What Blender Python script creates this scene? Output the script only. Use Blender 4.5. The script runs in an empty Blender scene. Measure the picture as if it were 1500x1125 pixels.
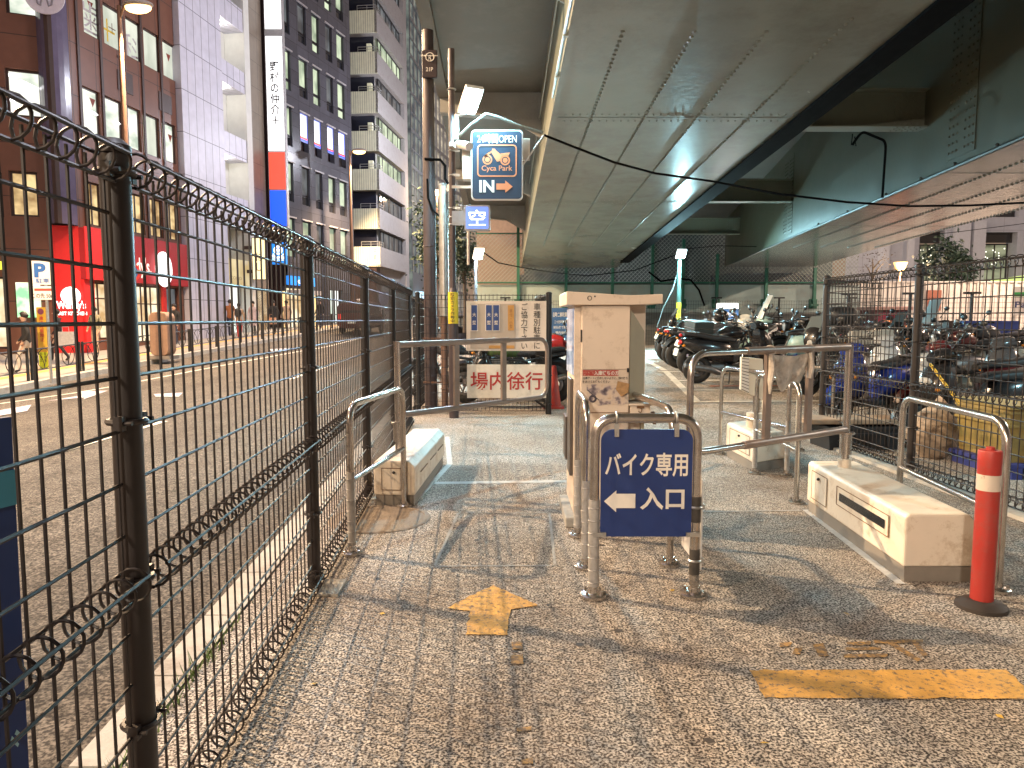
import bpy, math, random
from mathutils import Vector, Matrix
R = math.radians
random.seed(7)
SC = bpy.context.scene
COL = SC.collection

# ---------------------------------------------------------------- camera
CAM_H = 1.45
FPX = 1050.0
PITCH = math.atan(94.5 / FPX)
cd = bpy.data.cameras.new("camera")
cam = bpy.data.objects.new("camera", cd)
COL.objects.link(cam)
cd.sensor_width = 36.0
cd.lens = 36.0 * FPX / 1500.0
cd.clip_start = 0.05
cd.clip_end = 900
cam.location = (0, 0, CAM_H)
cam.rotation_euler = (R(90) - PITCH, 0, 0)
SC.camera = cam

# ---------------------------------------------------------------- sky (dusk, city glow near the horizon)
W = bpy.data.worlds.new("World")
SC.world = W
W.use_nodes = True
wn, wl = W.node_tree.nodes, W.node_tree.links
wn.clear()
w_out = wn.new("ShaderNodeOutputWorld")
w_bg = wn.new("ShaderNodeBackground")
w_sky = wn.new("ShaderNodeTexSky")
w_sky.sky_type = 'NISHITA'
w_sky.sun_disc = False
w_sky.sun_elevation = R(1.0)
w_sky.sun_rotation = R(200)
w_tc = wn.new("ShaderNodeTexCoord")
w_sep = wn.new("ShaderNodeSeparateXYZ")
w_ramp = wn.new("ShaderNodeValToRGB")
w_ramp.color_ramp.elements[0].position = 0.0
w_ramp.color_ramp.elements[0].color = (0.34, 0.235, 0.17, 1)
w_ramp.color_ramp.elements[1].position = 1.0
w_ramp.color_ramp.elements[1].color = (0.80, 0.82, 1.10, 1)
e = w_ramp.color_ramp.elements.new(0.5)
e.color = (0.36, 0.26, 0.20, 1)
w_mix = wn.new("ShaderNodeMixRGB")
w_mix.blend_type = 'ADD'
w_mix.inputs[0].default_value = 0.02
wl.new(w_tc.outputs["Generated"], w_sep.inputs[0])
wl.new(w_sep.outputs["Z"], w_ramp.inputs[0])
wl.new(w_ramp.outputs[0], w_mix.inputs[1])
wl.new(w_sky.outputs[0], w_mix.inputs[2])
wl.new(w_mix.outputs[0], w_bg.inputs[0])
w_bg.inputs[1].default_value = 0.65
wl.new(w_bg.outputs[0], w_out.inputs[0])

SC.view_settings.view_transform = 'Standard'
SC.view_settings.look = 'None'
SC.view_settings.exposure = 0.52
SC.view_settings.gamma = 1.0
SC.view_settings.use_curve_mapping = False
SC.cycles.use_denoising = True
SC.cycles.max_bounces = 6
SC.cycles.diffuse_bounces = 3
SC.cycles.glossy_bounces = 3
SC.cycles.transparent_max_bounces = 8
SC.cycles.sample_clamp_indirect = 4.0
SC.cycles.caustics_reflective = False
SC.cycles.caustics_refractive = False

SODIUM = (1.0, 0.69, 0.41)
LED = (0.46, 0.88, 1.0)
P_STREET = 11500
P_LED = 260

# ---------------------------------------------------------------- pixel -> place helpers (1500x1125 photo)
CP, SP = math.cos(PITCH), math.sin(PITCH)
def ray(u, v):
    a = -(v - 562.5) / FPX
    return Vector(((u - 750.0) / FPX, CP + a * SP, a * CP - SP))
def at(u, v, Y):                       # point on the ray at world depth Y
    d = ray(u, v)
    t = Y / d.y
    return Vector((d.x * t, Y, CAM_H + d.z * t))
def gr(u, v, z=0.0):                   # point on a horizontal plane
    d = ray(u, v)
    t = (z - CAM_H) / d.z
    return Vector((d.x * t, d.y * t, z))
def lot_z(x, y):                       # the lot climbs gently towards the parked motorcycles
    k = min(1.0, max(0.0, (x - 0.8) / 1.4)); k = k*k*(3-2*k)
    return k * 0.06 * min(6.5, max(0.0, y - 8.5))
def gr2(u, v):
    d = ray(u, v); t = 3.0
    while t < 60:
        p = d * t
        if CAM_H + p.z <= lot_z(p.x, p.y): break
        t += 0.01
    return Vector((p.x, p.y, lot_z(p.x, p.y)))
def interp(x, xs, ys):
    if x <= xs[0]: return ys[0]
    for i in range(1, len(xs)):
        if x <= xs[i]:
            k = (x - xs[i-1]) / (xs[i] - xs[i-1])
            return ys[i-1] + k * (ys[i] - ys[i-1])
    return ys[-1]
FEN_X = lambda y: -1.066 - 0.056 * (y - 3.76)          # line of the fence beside the road
KY = [-20, 5, 17.3, 25, 32.3, 41, 50, 65, 90, 140]
KX = [-13.2, -12.7, -12.35, -12.1, -11.6, -10.5, -9.0, -6.4, -1.6, 8]
KZ = [-.40, -.38, -.36, -.02, .31, .72, 1.1, 1.6, 2.3, 3.2]
def kx(y): return interp(y, KY, KX)
def kz(y): return interp(y, KY, KZ)
def road_z(x, y):
    xf = FEN_X(y) - 0.45
    k = (xf - x) / max(0.5, xf - kx(y))
    return -0.03 + min(1.0, max(0.0, k)) * (kz(y) + 0.03)
def rd(u, v):                          # point on the road surface
    d = ray(u, v)
    t = 3.0
    for i in range(4000):
        p = d * t
        if CAM_H + p.z <= road_z(p.x, p.y): break
        t += 0.02
    return Vector((p.x, p.y, road_z(p.x, p.y)))
def walk_z(y): return kz(y) + 0.15

# ---------------------------------------------------------------- materials
MATS = {}
def M(name, col, rough=0.55, metal=0.0, var=0.12, vs=6.0, bump=0.0, bs=60.0, spec=0.5, emit=None, es=1.0,
      coat=0.0, dirt=None, ds=2.5, dlo=0.5, dhi=0.75):
    """plain procedural paint/metal/stone: base colour broken by noise, optional dirt patches, optional bump"""
    if name in MATS: return MATS[name]
    m = bpy.data.materials.new(name)
    m.use_nodes = True
    n, l = m.node_tree.nodes, m.node_tree.links
    b = n["Principled BSDF"]
    tc = n.new("ShaderNodeTexCoord")
    b.inputs["Roughness"].default_value = rough
    b.inputs["Metallic"].default_value = metal
    b.inputs["Specular IOR Level"].default_value = spec
    if coat: b.inputs["Coat Weight"].default_value = coat
    out = None
    if var > 0:
        nz = n.new("ShaderNodeTexNoise")
        nz.inputs["Scale"].default_value = vs
        nz.inputs["Detail"].default_value = 6
        nz.inputs["Roughness"].default_value = 0.65
        l.new(tc.outputs["Object"], nz.inputs["Vector"])
        cr = n.new("ShaderNodeValToRGB")
        cr.color_ramp.elements[0].position = 0.3
        cr.color_ramp.elements[1].position = 0.7
        cr.color_ramp.elements[0].color = tuple(max(0, c * (1 - var)) for c in col) + (1,)
        cr.color_ramp.elements[1].color = tuple(min(1, c * (1 + var)) for c in col) + (1,)
        l.new(nz.outputs["Fac"], cr.inputs[0])
        out = cr.outputs[0]
        rr = n.new("ShaderNodeMapRange")
        rr.inputs["To Min"].default_value = max(0.02, rough * 0.75)
        rr.inputs["To Max"].default_value = min(1, rough * 1.3)
        l.new(nz.outputs["Fac"], rr.inputs["Value"])
        l.new(rr.outputs[0], b.inputs["Roughness"])
    if dirt:
        nd = n.new("ShaderNodeTexNoise")
        nd.inputs["Scale"].default_value = ds
        nd.inputs["Detail"].default_value = 9
        nd.inputs["Roughness"].default_value = 0.75
        l.new(tc.outputs["Object"], nd.inputs["Vector"])
        mr = n.new("ShaderNodeMapRange")
        mr.inputs["From Min"].default_value = dlo
        mr.inputs["From Max"].default_value = dhi
        l.new(nd.outputs["Fac"], mr.inputs["Value"])
        mx = n.new("ShaderNodeMixRGB")
        l.new(mr.outputs[0], mx.inputs[0])
        if out is not None: l.new(out, mx.inputs[1])
        else: mx.inputs[1].default_value = tuple(col) + (1,)
        mx.inputs[2].default_value = tuple(dirt) + (1,)
        out = mx.outputs[0]
    if out is not None: l.new(out, b.inputs["Base Color"])
    else: b.inputs["Base Color"].default_value = tuple(col) + (1,)
    if bump > 0:
        nb = n.new("ShaderNodeTexNoise")
        nb.inputs["Scale"].default_value = bs
        nb.inputs["Detail"].default_value = 4
        l.new(tc.outputs["Object"], nb.inputs["Vector"])
        bp = n.new("ShaderNodeBump")
        bp.inputs["Strength"].default_value = bump
        bp.inputs["Distance"].default_value = 0.02
        l.new(nb.outputs["Fac"], bp.inputs["Height"])
        l.new(bp.outputs[0], b.inputs["Normal"])
    if emit:
        b.inputs["Emission Color"].default_value = tuple(emit) + (1,)
        b.inputs["Emission Strength"].default_value = es
    MATS[name] = m
    return m

def LIT(name, c_lo, c_hi, es, scale=(1.5, 1.5, 1.5), stripes=0.0, base=(0.05, 0.05, 0.05)):
    """a lit window or lit sign face: emission broken up by what stands behind it"""
    if name in MATS: return MATS[name]
    m = bpy.data.materials.new(name)
    m.use_nodes = True
    n, l = m.node_tree.nodes, m.node_tree.links
    b = n["Principled BSDF"]
    b.inputs["Base Color"].default_value = tuple(base) + (1,)
    b.inputs["Roughness"].default_value = 0.08
    tc = n.new("ShaderNodeTexCoord")
    mp = n.new("ShaderNodeMapping")
    mp.inputs["Scale"].default_value = scale
    l.new(tc.outputs["Object"], mp.inputs[0])
    nz = n.new("ShaderNodeTexNoise")
    nz.inputs["Scale"].default_value = 1.0
    nz.inputs["Detail"].default_value = 3
    l.new(mp.outputs[0], nz.inputs["Vector"])
    cr = n.new("ShaderNodeValToRGB")
    cr.color_ramp.elements[0].position = 0.36
    cr.color_ramp.elements[1].position = 0.60
    cr.color_ramp.elements[0].color = tuple(c_lo) + (1,)
    cr.color_ramp.elements[1].color = tuple(c_hi) + (1,)
    l.new(nz.outputs["Fac"], cr.inputs[0])
    out = cr.outputs[0]
    if stripes:
        wv = n.new("ShaderNodeTexWave")
        wv.bands_direction = 'X'
        wv.inputs["Scale"].default_value = stripes
        wv.inputs["Distortion"].default_value = 0.6
        l.new(tc.outputs["Object"], wv.inputs["Vector"])
        mr = n.new("ShaderNodeMapRange")
        mr.inputs["To Min"].default_value = 0.62
        mr.inputs["To Max"].default_value = 1.0
        l.new(wv.outputs["Fac"], mr.inputs["Value"])
        mx = n.new("ShaderNodeMixRGB")
        mx.blend_type = 'MULTIPLY'
        mx.inputs[0].default_value = 1
        l.new(out, mx.inputs[1])
        l.new(mr.outputs[0], mx.inputs[2])
        out = mx.outputs[0]
    l.new(out, b.inputs["Emission Color"])
    b.inputs["Emission Strength"].default_value = es
    MATS[name] = m
    return m

def GRIDM(name, col, joint, w, h, rough=0.4, jw=0.012, var=0.06, offset=0.0, bump=0.3, spec=0.5):
    """panel / stone / brick cladding: joints drawn by a brick texture in the wall's own x-z plane"""
    if name in MATS: return MATS[name]
    m = bpy.data.materials.new(name)
    m.use_nodes = True
    n, l = m.node_tree.nodes, m.node_tree.links
    b = n["Principled BSDF"]
    b.inputs["Roughness"].default_value = rough
    b.inputs["Specular IOR Level"].default_value = spec
    tc = n.new("ShaderNodeTexCoord")
    sp = n.new("ShaderNodeSeparateXYZ")
    l.new(tc.outputs["Object"], sp.inputs[0])
    ad = n.new("ShaderNodeMath")
    ad.operation = 'ADD'
    l.new(sp.outputs["X"], ad.inputs[0])
    l.new(sp.outputs["Y"], ad.inputs[1])
    cb = n.new("ShaderNodeCombineXYZ")
    l.new(ad.outputs[0], cb.inputs["X"])
    l.new(sp.outputs["Z"], cb.inputs["Y"])
    br = n.new("ShaderNodeTexBrick")
    br.offset = offset
    br.inputs["Scale"].default_value = 1.0
    br.inputs["Brick Width"].default_value = w
    br.inputs["Row Height"].default_value = h
    br.inputs["Mortar Size"].default_value = jw
    br.inputs["Mortar Smooth"].default_value = 0.1
    br.inputs["Color1"].default_value = tuple(c * (1 - var) for c in col) + (1,)
    br.inputs["Color2"].default_value = tuple(min(1, c * (1 + var)) for c in col) + (1,)
    br.inputs["Mortar"].default_value = tuple(joint) + (1,)
    l.new(cb.outputs[0], br.inputs["Vector"])
    nz = n.new("ShaderNodeTexNoise")
    nz.inputs["Scale"].default_value = 3
    nz.inputs["Detail"].default_value = 8
    l.new(tc.outputs["Object"], nz.inputs["Vector"])
    mr = n.new("ShaderNodeMapRange")
    mr.inputs["To Min"].default_value = 0.78
    mr.inputs["To Max"].default_value = 1.12
    l.new(nz.outputs["Fac"], mr.inputs["Value"])
    mx = n.new("ShaderNodeMixRGB")
    mx.blend_type = 'MULTIPLY'
    mx.inputs[0].default_value = 1
    l.new(br.outputs["Color"], mx.inputs[1])
    l.new(mr.outputs[0], mx.inputs[2])
    l.new(mx.outputs[0], b.inputs["Base Color"])
    bp = n.new("ShaderNodeBump")
    bp.invert = True
    bp.inputs["Strength"].default_value = bump
    bp.inputs["Distance"].default_value = 0.02
    l.new(br.outputs["Fac"], bp.inputs["Height"])
    l.new(bp.outputs[0], b.inputs["Normal"])
    MATS[name] = m
    return m

# ---------------------------------------------------------------- mesh builder
class MB:
    def __init__(s):
        s.v, s.f, s.m = [], [], []
    def add(s, vs, fs, mi=0):
        o = len(s.v)
        s.v.extend([tuple(p) for p in vs])
        for f in fs:
            s.f.append([i + o for i in f])
            s.m.append(mi)
        return s
    def box(s, x0, x1, y0, y1, z0, z1, mi=0, T=None):
        vs = [Vector((x, y, z)) for x in (x0, x1) for y in (y0, y1) for z in (z0, z1)]
        if T: vs = [T @ p for p in vs]
        return s.add(vs, [(0,1,3,2),(4,6,7,5),(0,4,5,1),(2,3,7,6),(0,2,6,4),(1,5,7,3)], mi)
    def cbox(s, c, sx, sy, sz, rz=0.0, mi=0, T=None):
        m = Matrix.Translation(c) @ Matrix.Rotation(rz, 4, 'Z')
        if T: m = m @ T
        return s.box(-sx/2, sx/2, -sy/2, sy/2, -sz/2, sz/2, mi, m)
    def quad(s, a, b, c, d, mi=0):
        return s.add([a, b, c, d], [(0,1,2,3)], mi)
    def tube(s, pts, r, n=8, mi=0, closed=False, flat=1.0):
        pts = [Vector(p) for p in pts]
        k = len(pts)
        rs = r if isinstance(r, (list, tuple)) else [r] * k
        up = None
        rings = []
        for i, p in enumerate(pts):
            if closed: t = (pts[(i+1) % k] - pts[i-1])
            else:
                a = pts[max(0, i-1)]; b = pts[min(k-1, i+1)]
                t = b - a
            if t.length < 1e-9: t = Vector((0,0,1))
            t.normalize()
            if up is None:
                up = Vector((0,0,1)) if abs(t.z) < 0.9 else Vector((1,0,0))
            x = t.cross(up)
            if x.length < 1e-4:
                up = Vector((0,1,0)); x = t.cross(up)
            x.normalize()
            y = x.cross(t).normalized()
            up = y
            rings.append([p + (x * math.cos(2*math.pi*j/n) + y * math.sin(2*math.pi*j/n) * flat) * rs[i] for j in range(n)])
        vs = [q for g in rings for q in g]
        fs = []
        for i in range(k if closed else k-1):
            a, b = i*n, ((i+1) % k)*n
            for j in range(n):
                fs.append((a+j, a+(j+1)%n, b+(j+1)%n, b+j))
        if not closed:
            fs.append(tuple(range(n))[::-1]); fs.append(tuple(range((k-1)*n, k*n)))
        return s.add(vs, fs, mi)
    def cyl(s, p0, p1, r, r1=None, n=12, mi=0):
        return s.tube([p0, p1], [r, r if r1 is None else r1], n, mi)
    def sph(s, c, r, nu=10, nv=6, mi=0, T=None):
        rx, ry, rz = r if isinstance(r, (list, tuple)) else (r, r, r)
        c = Vector(c)
        vs = []
        for i in range(1, nv):
            a = math.pi * i / nv
            for j in range(nu):
                b = 2*math.pi*j/nu
                q = Vector((rx*math.sin(a)*math.cos(b), ry*math.sin(a)*math.sin(b), rz*math.cos(a)))
                vs.append(c + (T @ q if T else q))
        qt = Vector((0,0,rz)); qb = Vector((0,0,-rz))
        vs += [c + (T @ qt if T else qt), c + (T @ qb if T else qb)]
        fs = []
        for i in range(nv-2):
            for j in range(nu):
                fs.append((i*nu+j, (i+1)*nu+j, (i+1)*nu+(j+1)%nu, i*nu+(j+1)%nu))
        t, b = len(vs)-2, len(vs)-1
        for j in range(nu):
            fs.append((t, j, (j+1)%nu)); fs.append((b, (nv-2)*nu+(j+1)%nu, (nv-2)*nu+j))
        return s.add(vs, fs, mi)
    def lathe(s, prof, c=(0,0,0), n=16, mi=0, T=None):
        c = Vector(c); vs = []
        for r, z in prof:
            for j in range(n):
                q = Vector((r*math.cos(2*math.pi*j/n), r*math.sin(2*math.pi*j/n), z))
                vs.append(c + (T @ q if T else q))
        fs = []
        for i in range(len(prof)-1):
            for j in range(n):
                fs.append((i*n+j, i*n+(j+1)%n, (i+1)*n+(j+1)%n, (i+1)*n+j))
        fs.append(tuple(range(n))[::-1]); fs.append(tuple(range((len(prof)-1)*n, len(prof)*n)))
        return s.add(vs, fs, mi)
    def prism(s, poly, vec, mi=0):
        k = len(poly); vec = Vector(vec)
        a = [Vector(p) for p in poly]
        vs = a + [p + vec for p in a]
        fs = [tuple(range(k))[::-1], tuple(range(k, 2*k))]
        for i in range(k): fs.append((i, (i+1)%k, k+(i+1)%k, k+i))
        return s.add(vs, fs, mi)
    def loft(s, secs, n=14, e=2.6, mi=0, axis='x'):
        """hull along x: sections (x, y, z, half width, half height)"""
        vs, fs = [], []
        for (x, y, z, w, h) in secs:
            for j in range(n):
                a = 2*math.pi*j/n
                ca, sa = math.cos(a), math.sin(a)
                vs.append((x, y + w*math.copysign(abs(ca)**(2/e), ca), z + h*math.copysign(abs(sa)**(2/e), sa)))
        for i in range(len(secs)-1):
            for j in range(n): fs.append((i*n+j, i*n+(j+1)%n, (i+1)*n+(j+1)%n, (i+1)*n+j))
        fs.append(tuple(range(n))[::-1]); fs.append(tuple(range((len(secs)-1)*n, len(secs)*n)))
        return s.add(vs, fs, mi)
    def torus(s, c, R0, r, axis='y', n=28, k=8, mi=0, a0=0, a1=2*math.pi, sq=1.0):
        c = Vector(c); pts = []
        full = abs(a1-a0-2*math.pi) < 1e-6
        cnt = n if full else n+1
        for i in range(cnt):
            a = a0 + (a1-a0)*i/n
            d = (math.cos(a), math.sin(a))
            if axis == 'y': q = Vector((d[0], 0, d[1]))
            elif axis == 'x': q = Vector((0, d[0], d[1]))
            else: q = Vector((d[0], d[1], 0))
            pts.append(c + q*R0)
        return s.tube(pts, r, k, mi, closed=full, flat=sq)
    def build(s, name, mat, parent=None, smooth=True, ang=38, bevel=0.0, bseg=2, local=False, weld=False):
        me = bpy.data.meshes.new(name)
        vs = s.v
        if parent is not None and not local:
            off = world_off(parent)
            vs = [(p[0]-off[0], p[1]-off[1], p[2]-off[2]) for p in vs]
        me.from_pydata(vs, [], s.f)
        mats = mat if isinstance(mat, (list, tuple)) else [mat]
        for q in mats: me.materials.append(q)
        if len(mats) > 1: me.polygons.foreach_set("material_index", s.m)
        me.validate()
        me.update()
        if smooth:
            me.polygons.foreach_set("use_smooth", [True]*len(me.polygons))
            me.set_sharp_from_angle(angle=R(ang))
        o = bpy.data.objects.new(name, me)
        COL.objects.link(o)
        if parent is not None: o.parent = parent
        if bevel > 0:
            b = o.modifiers.new("bevel", 'BEVEL')
            b.width = bevel; b.segments = bseg; b.limit_method = 'ANGLE'; b.angle_limit = R(40)
        return o

def build_each(mbs, name, mat, parent, **k):
    return [m.build(name, mat, parent, **k) for m in mbs]
def world_off(o):
    v = Vector((0,0,0))
    while o is not None:
        v += o.location
        o = o.parent
    return v
def tag(o, label, cat, group=None):
    o["label"] = label; o["category"] = cat
    if group: o["group"] = group
    return o
def struct(o, kind="structure"):
    o["kind"] = kind
    return o
def thing(name, label, cat, loc=(0,0,0), rz=0.0, group=None):
    o = bpy.data.objects.new(name, None)
    COL.objects.link(o)
    o.empty_display_size = 0.1
    o.location = loc
    o.rotation_euler = (0, 0, rz)
    return tag(o, label, cat, group)
def copy_tree(o, parent=None):
    c = o.copy()
    COL.objects.link(c)
    if parent is not None: c.parent = parent
    for ch in list(o.children): copy_tree(ch, c)
    return c
def lamp(name, kind, loc, power, col, parent=None, size=0.1, aim=None, spread=None, size_y=None):
    ld = bpy.data.lights.new(name, kind)
    ld.energy = power
    ld.color = col
    if kind == 'AREA':
        ld.size = size
        if size_y:
            ld.shape = 'RECTANGLE'; ld.size_y = size_y
        if spread: ld.spread = spread
    elif kind == 'SPOT':
        ld.shadow_soft_size = size; ld.spot_size = R(150); ld.spot_blend = 0.5
    else: ld.shadow_soft_size = size
    o = bpy.data.objects.new(name, ld)
    COL.objects.link(o)
    loc = Vector(loc)
    if parent is not None:
        o.parent = parent
        loc = loc - world_off(parent)
    o.location = loc
    if aim is not None: o.rotation_euler = Vector(aim).to_track_quat('-Z', 'Y').to_euler()
    return o
def rrect(w, h, r, seg=5):
    """rounded rectangle outline in x-z, centred"""
    pts = []
    for cx, cz, a0 in ((w/2-r, h/2-r, 0), (-w/2+r, h/2-r, 90), (-w/2+r, -h/2+r, 180), (w/2-r, -h/2+r, 270)):
        for i in range(seg+1):
            a = R(a0 + 90*i/seg)
            pts.append((cx + r*math.cos(a), cz + r*math.sin(a)))
    return pts
def bend(pts, r, seg=6):
    """round the corners of a polyline (for bent pipes)"""
    pts = [Vector(p) for p in pts]
    out = [pts[0]]
    for i in range(1, len(pts)-1):
        p, a, b = pts[i], pts[i-1], pts[i+1]
        da, db = (a-p).normalized(), (b-p).normalized()
        k = min(r, (a-p).length*0.49, (b-p).length*0.49)
        s, e2 = p+da*k, p+db*k
        for j in range(seg+1):
            t = j/seg
            out.append(s*(1-t)**2 + p*2*t*(1-t) + e2*t*t)
    out.append(pts[-1])
    return out

_TXT = {}
def text_mesh(s, bold):
    key = (s, bold)
    if key in _TXT: return _TXT[key]
    c = bpy.data.curves.new("t", 'FONT')
    c.body = s; c.size = 1.0; c.align_x = 'CENTER'; c.align_y = 'CENTER'
    c.resolution_u = 3; c.space_line = 1.0
    c.offset = bold
    o = bpy.data.objects.new("t", c)
    COL.objects.link(o)
    dg = bpy.context.evaluated_depsgraph_get()
    dg.update()
    me = bpy.data.meshes.new_from_object(o.evaluated_get(dg))
    vs = [v.co.copy() for v in me.vertices]
    fs = [list(p.vertices) for p in me.polygons]
    bpy.data.objects.remove(o); bpy.data.curves.remove(c); bpy.data.meshes.remove(me)
    xs = [v.x for v in vs]; ys = [v.y for v in vs]
    cx, cy = (min(xs)+max(xs))/2, (min(ys)+max(ys))/2
    vs = [(v.x-cx, v.y-cy) for v in vs]
    _TXT[key] = (vs, fs, max(xs)-min(xs), max(ys)-min(ys))
    return _TXT[key]
def text(s, c, xd, yd, w, h, mat, parent=None, bold=0.0, vertical=False, name="lettering", keep=False, local=False):
    """flat lettering that fills w x h metres about c; xd, yd are unit directions; keep = keep the letter proportions"""
    if vertical: s = "\n".join(s)
    vs, fs, tw, th = text_mesh(s, bold)
    sx, sy = w/tw, h/th
    if keep: sx = sy = min(sx, sy)
    c, xd, yd = Vector(c), Vector(xd).normalized(), Vector(yd).normalized()
    mb = MB()
    mb.add([c + xd*(x*sx) + yd*(y*sy) for x, y in vs], fs)
    return mb.build(name, mat, parent, smooth=False, local=local)
# ================================================================ ground, road, pavement
Z0 = Vector((0, 0, 1))
def ground_mat(name, dark, light, tint, scale, lo, hi, rough=0.9, stain=(0.10, 0.065, 0.045), stain_amt=0.55, sc2=0.55, stretch=None):
    m = bpy.data.materials.new(name)
    m.use_nodes = True
    n, l = m.node_tree.nodes, m.node_tree.links
    b = n["Principled BSDF"]
    b.inputs["Roughness"].default_value = rough
    b.inputs["Specular IOR Level"].default_value = 0.3
    tc = n.new("ShaderNodeTexCoord")
    n1 = n.new("ShaderNodeTexNoise")
    n1.inputs["Scale"].default_value = scale
    n1.inputs["Detail"].default_value = 2.5
    n1.inputs["Roughness"].default_value = 0.55
    l.new(tc.outputs["Object"], n1.inputs["Vector"])
    cr = n.new("ShaderNodeValToRGB")
    cr.color_ramp.elements[0].position = lo
    cr.color_ramp.elements[0].color = tuple(dark) + (1,)
    cr.color_ramp.elements[1].position = hi
    cr.color_ramp.elements[1].color = tuple(light) + (1,)
    l.new(n1.outputs["Fac"], cr.inputs[0])
    n2 = n.new("ShaderNodeTexNoise")
    n2.inputs["Scale"].default_value = sc2
    n2.inputs["Detail"].default_value = 8
    n2.inputs["Roughness"].default_value = 0.62
    n2.inputs["Distortion"].default_value = 0.4
    if stretch:
        mpp = n.new("ShaderNodeMapping")
        mpp.inputs["Scale"].default_value = stretch
        mpp.inputs["Rotation"].default_value = (0, 0, -0.056)
        l.new(tc.outputs["Object"], mpp.inputs[0]); l.new(mpp.outputs[0], n2.inputs["Vector"])
    else: l.new(tc.outputs["Object"], n2.inputs["Vector"])
    mr = n.new("ShaderNodeMapRange")
    mr.inputs["From Min"].default_value = 0.47
    mr.inputs["From Max"].default_value = 0.70
    mr.inputs["To Max"].default_value = stain_amt
    l.new(n2.outputs["Fac"], mr.inputs["Value"])
    mx = n.new("ShaderNodeMixRGB")
    l.new(mr.outputs[0], mx.inputs[0])
    l.new(cr.outputs[0], mx.inputs[1])
    mx.inputs[2].default_value = tuple(stain) + (1,)
    n4 = n.new("ShaderNodeTexNoise")
    n4.inputs["Scale"].default_value = scale * 0.27
    n4.inputs["Detail"].default_value = 5
    n4.inputs["Roughness"].default_value = 0.7
    l.new(tc.outputs["Object"], n4.inputs["Vector"])
    m4 = n.new("ShaderNodeMapRange")
    m4.inputs["From Min"].default_value = 0.36
    m4.inputs["From Max"].default_value = 0.56
    m4.inputs["To Min"].default_value = 0.45
    m4.inputs["To Max"].default_value = 1.12
    l.new(n4.outputs["Fac"], m4.inputs["Value"])
    m5 = n.new("ShaderNodeMixRGB")
    m5.blend_type = 'MULTIPLY'
    m5.inputs[0].default_value = 1
    l.new(mx.outputs[0], m5.inputs[1])
    l.new(m4.outputs[0], m5.inputs[2])
    mx = m5
    n3 = n.new("ShaderNodeTexNoise")
    n3.inputs["Scale"].default_value = sc2 * 2.3
    n3.inputs["Detail"].default_value = 6
    l.new(tc.outputs["Object"], n3.inputs["Vector"])
    cr3 = n.new("ShaderNodeValToRGB")
    cr3.color_ramp.elements[0].position = 0.35
    cr3.color_ramp.elements[0].color = tuple(tint) + (1,)
    cr3.color_ramp.elements[1].position = 0.62
    cr3.color_ramp.elements[1].color = (1, 1, 1, 1)
    l.new(n3.outputs["Fac"], cr3.inputs[0])
    m2 = n.new("ShaderNodeMixRGB")
    m2.blend_type = 'MULTIPLY'
    m2.inputs[0].default_value = 1
    l.new(mx.outputs[0], m2.inputs[1])
    l.new(cr3.outputs[0], m2.inputs[2])
    l.new(m2.outputs[0], b.inputs["Base Color"])
    bp = n.new("ShaderNodeBump")
    bp.inputs["Strength"].default_value = 0.5
    bp.inputs["Distance"].default_value = 0.006
    l.new(n1.outputs["Fac"], bp.inputs["Height"])
    l.new(bp.outputs[0], b.inputs["Normal"])
    return m

m_lot = ground_mat("worn_aggregate_asphalt", (0.062, 0.056, 0.053), (0.62, 0.585, 0.53), (0.76, 0.715, 0.675), 98, 0.435, 0.565, stain=(0.14, 0.092, 0.062), stain_amt=0.66)
m_road = ground_mat("road_asphalt", (0.032, 0.029, 0.027), (0.22, 0.195, 0.165), (0.8, 0.78, 0.76), 62, 0.42, 0.60, stain=(0.045, 0.04, 0.036), stain_amt=0.6, sc2=0.9, stretch=(1.0, .07, 1))
m_pave = M("pavement_slabs", (0.30, 0.28, 0.25), 0.85, var=0.15, vs=2.5, dirt=(0.16, 0.14, 0.12))
m_conc = M("pale_concrete", (0.40, 0.385, 0.35), 0.85, var=0.16, vs=7, bump=0.25, bs=90, dirt=(0.20, 0.17, 0.14), ds=3)
m_white = M("white_line_paint", (0.66, 0.63, 0.56), 0.7, var=0.12, vs=18, dirt=(0.30, 0.27, 0.23), ds=9, dlo=0.48, dhi=0.68)
m_yellow = M("yellow_line_paint", (0.60, 0.345, 0.085), 0.75, var=0.16, vs=9, dirt=(0.17, 0.125, 0.085), ds=42, dlo=0.53, dhi=0.60, bump=.3, bs=70)
m_earth = M("bare_ground", (0.10, 0.09, 0.08), 0.95)

mb = MB(); mb.box(-420, 420, -60, 620, -1.4, -1.0); struct(mb.build("ground", m_earth))
mb = MB()
gy = [-8, 8.5] + [9 + .5*i for i in range(13)] + [15.5, 20, 45]
gx = [None, .8] + [1.0 + .2*i for i in range(6)] + [2.2, 12, 30]
vs = [((FEN_X(y)-.29) if x is None else x, y, lot_z(x or 0, y)) for y in gy for x in gx]
k = len(gx)
mb.add(vs, [(j*k+i, j*k+i+1, (j+1)*k+i+1, (j+1)*k+i) for j in range(len(gy)-1) for i in range(k-1)])
struct(mb.build("lot_ground", m_lot))
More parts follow.
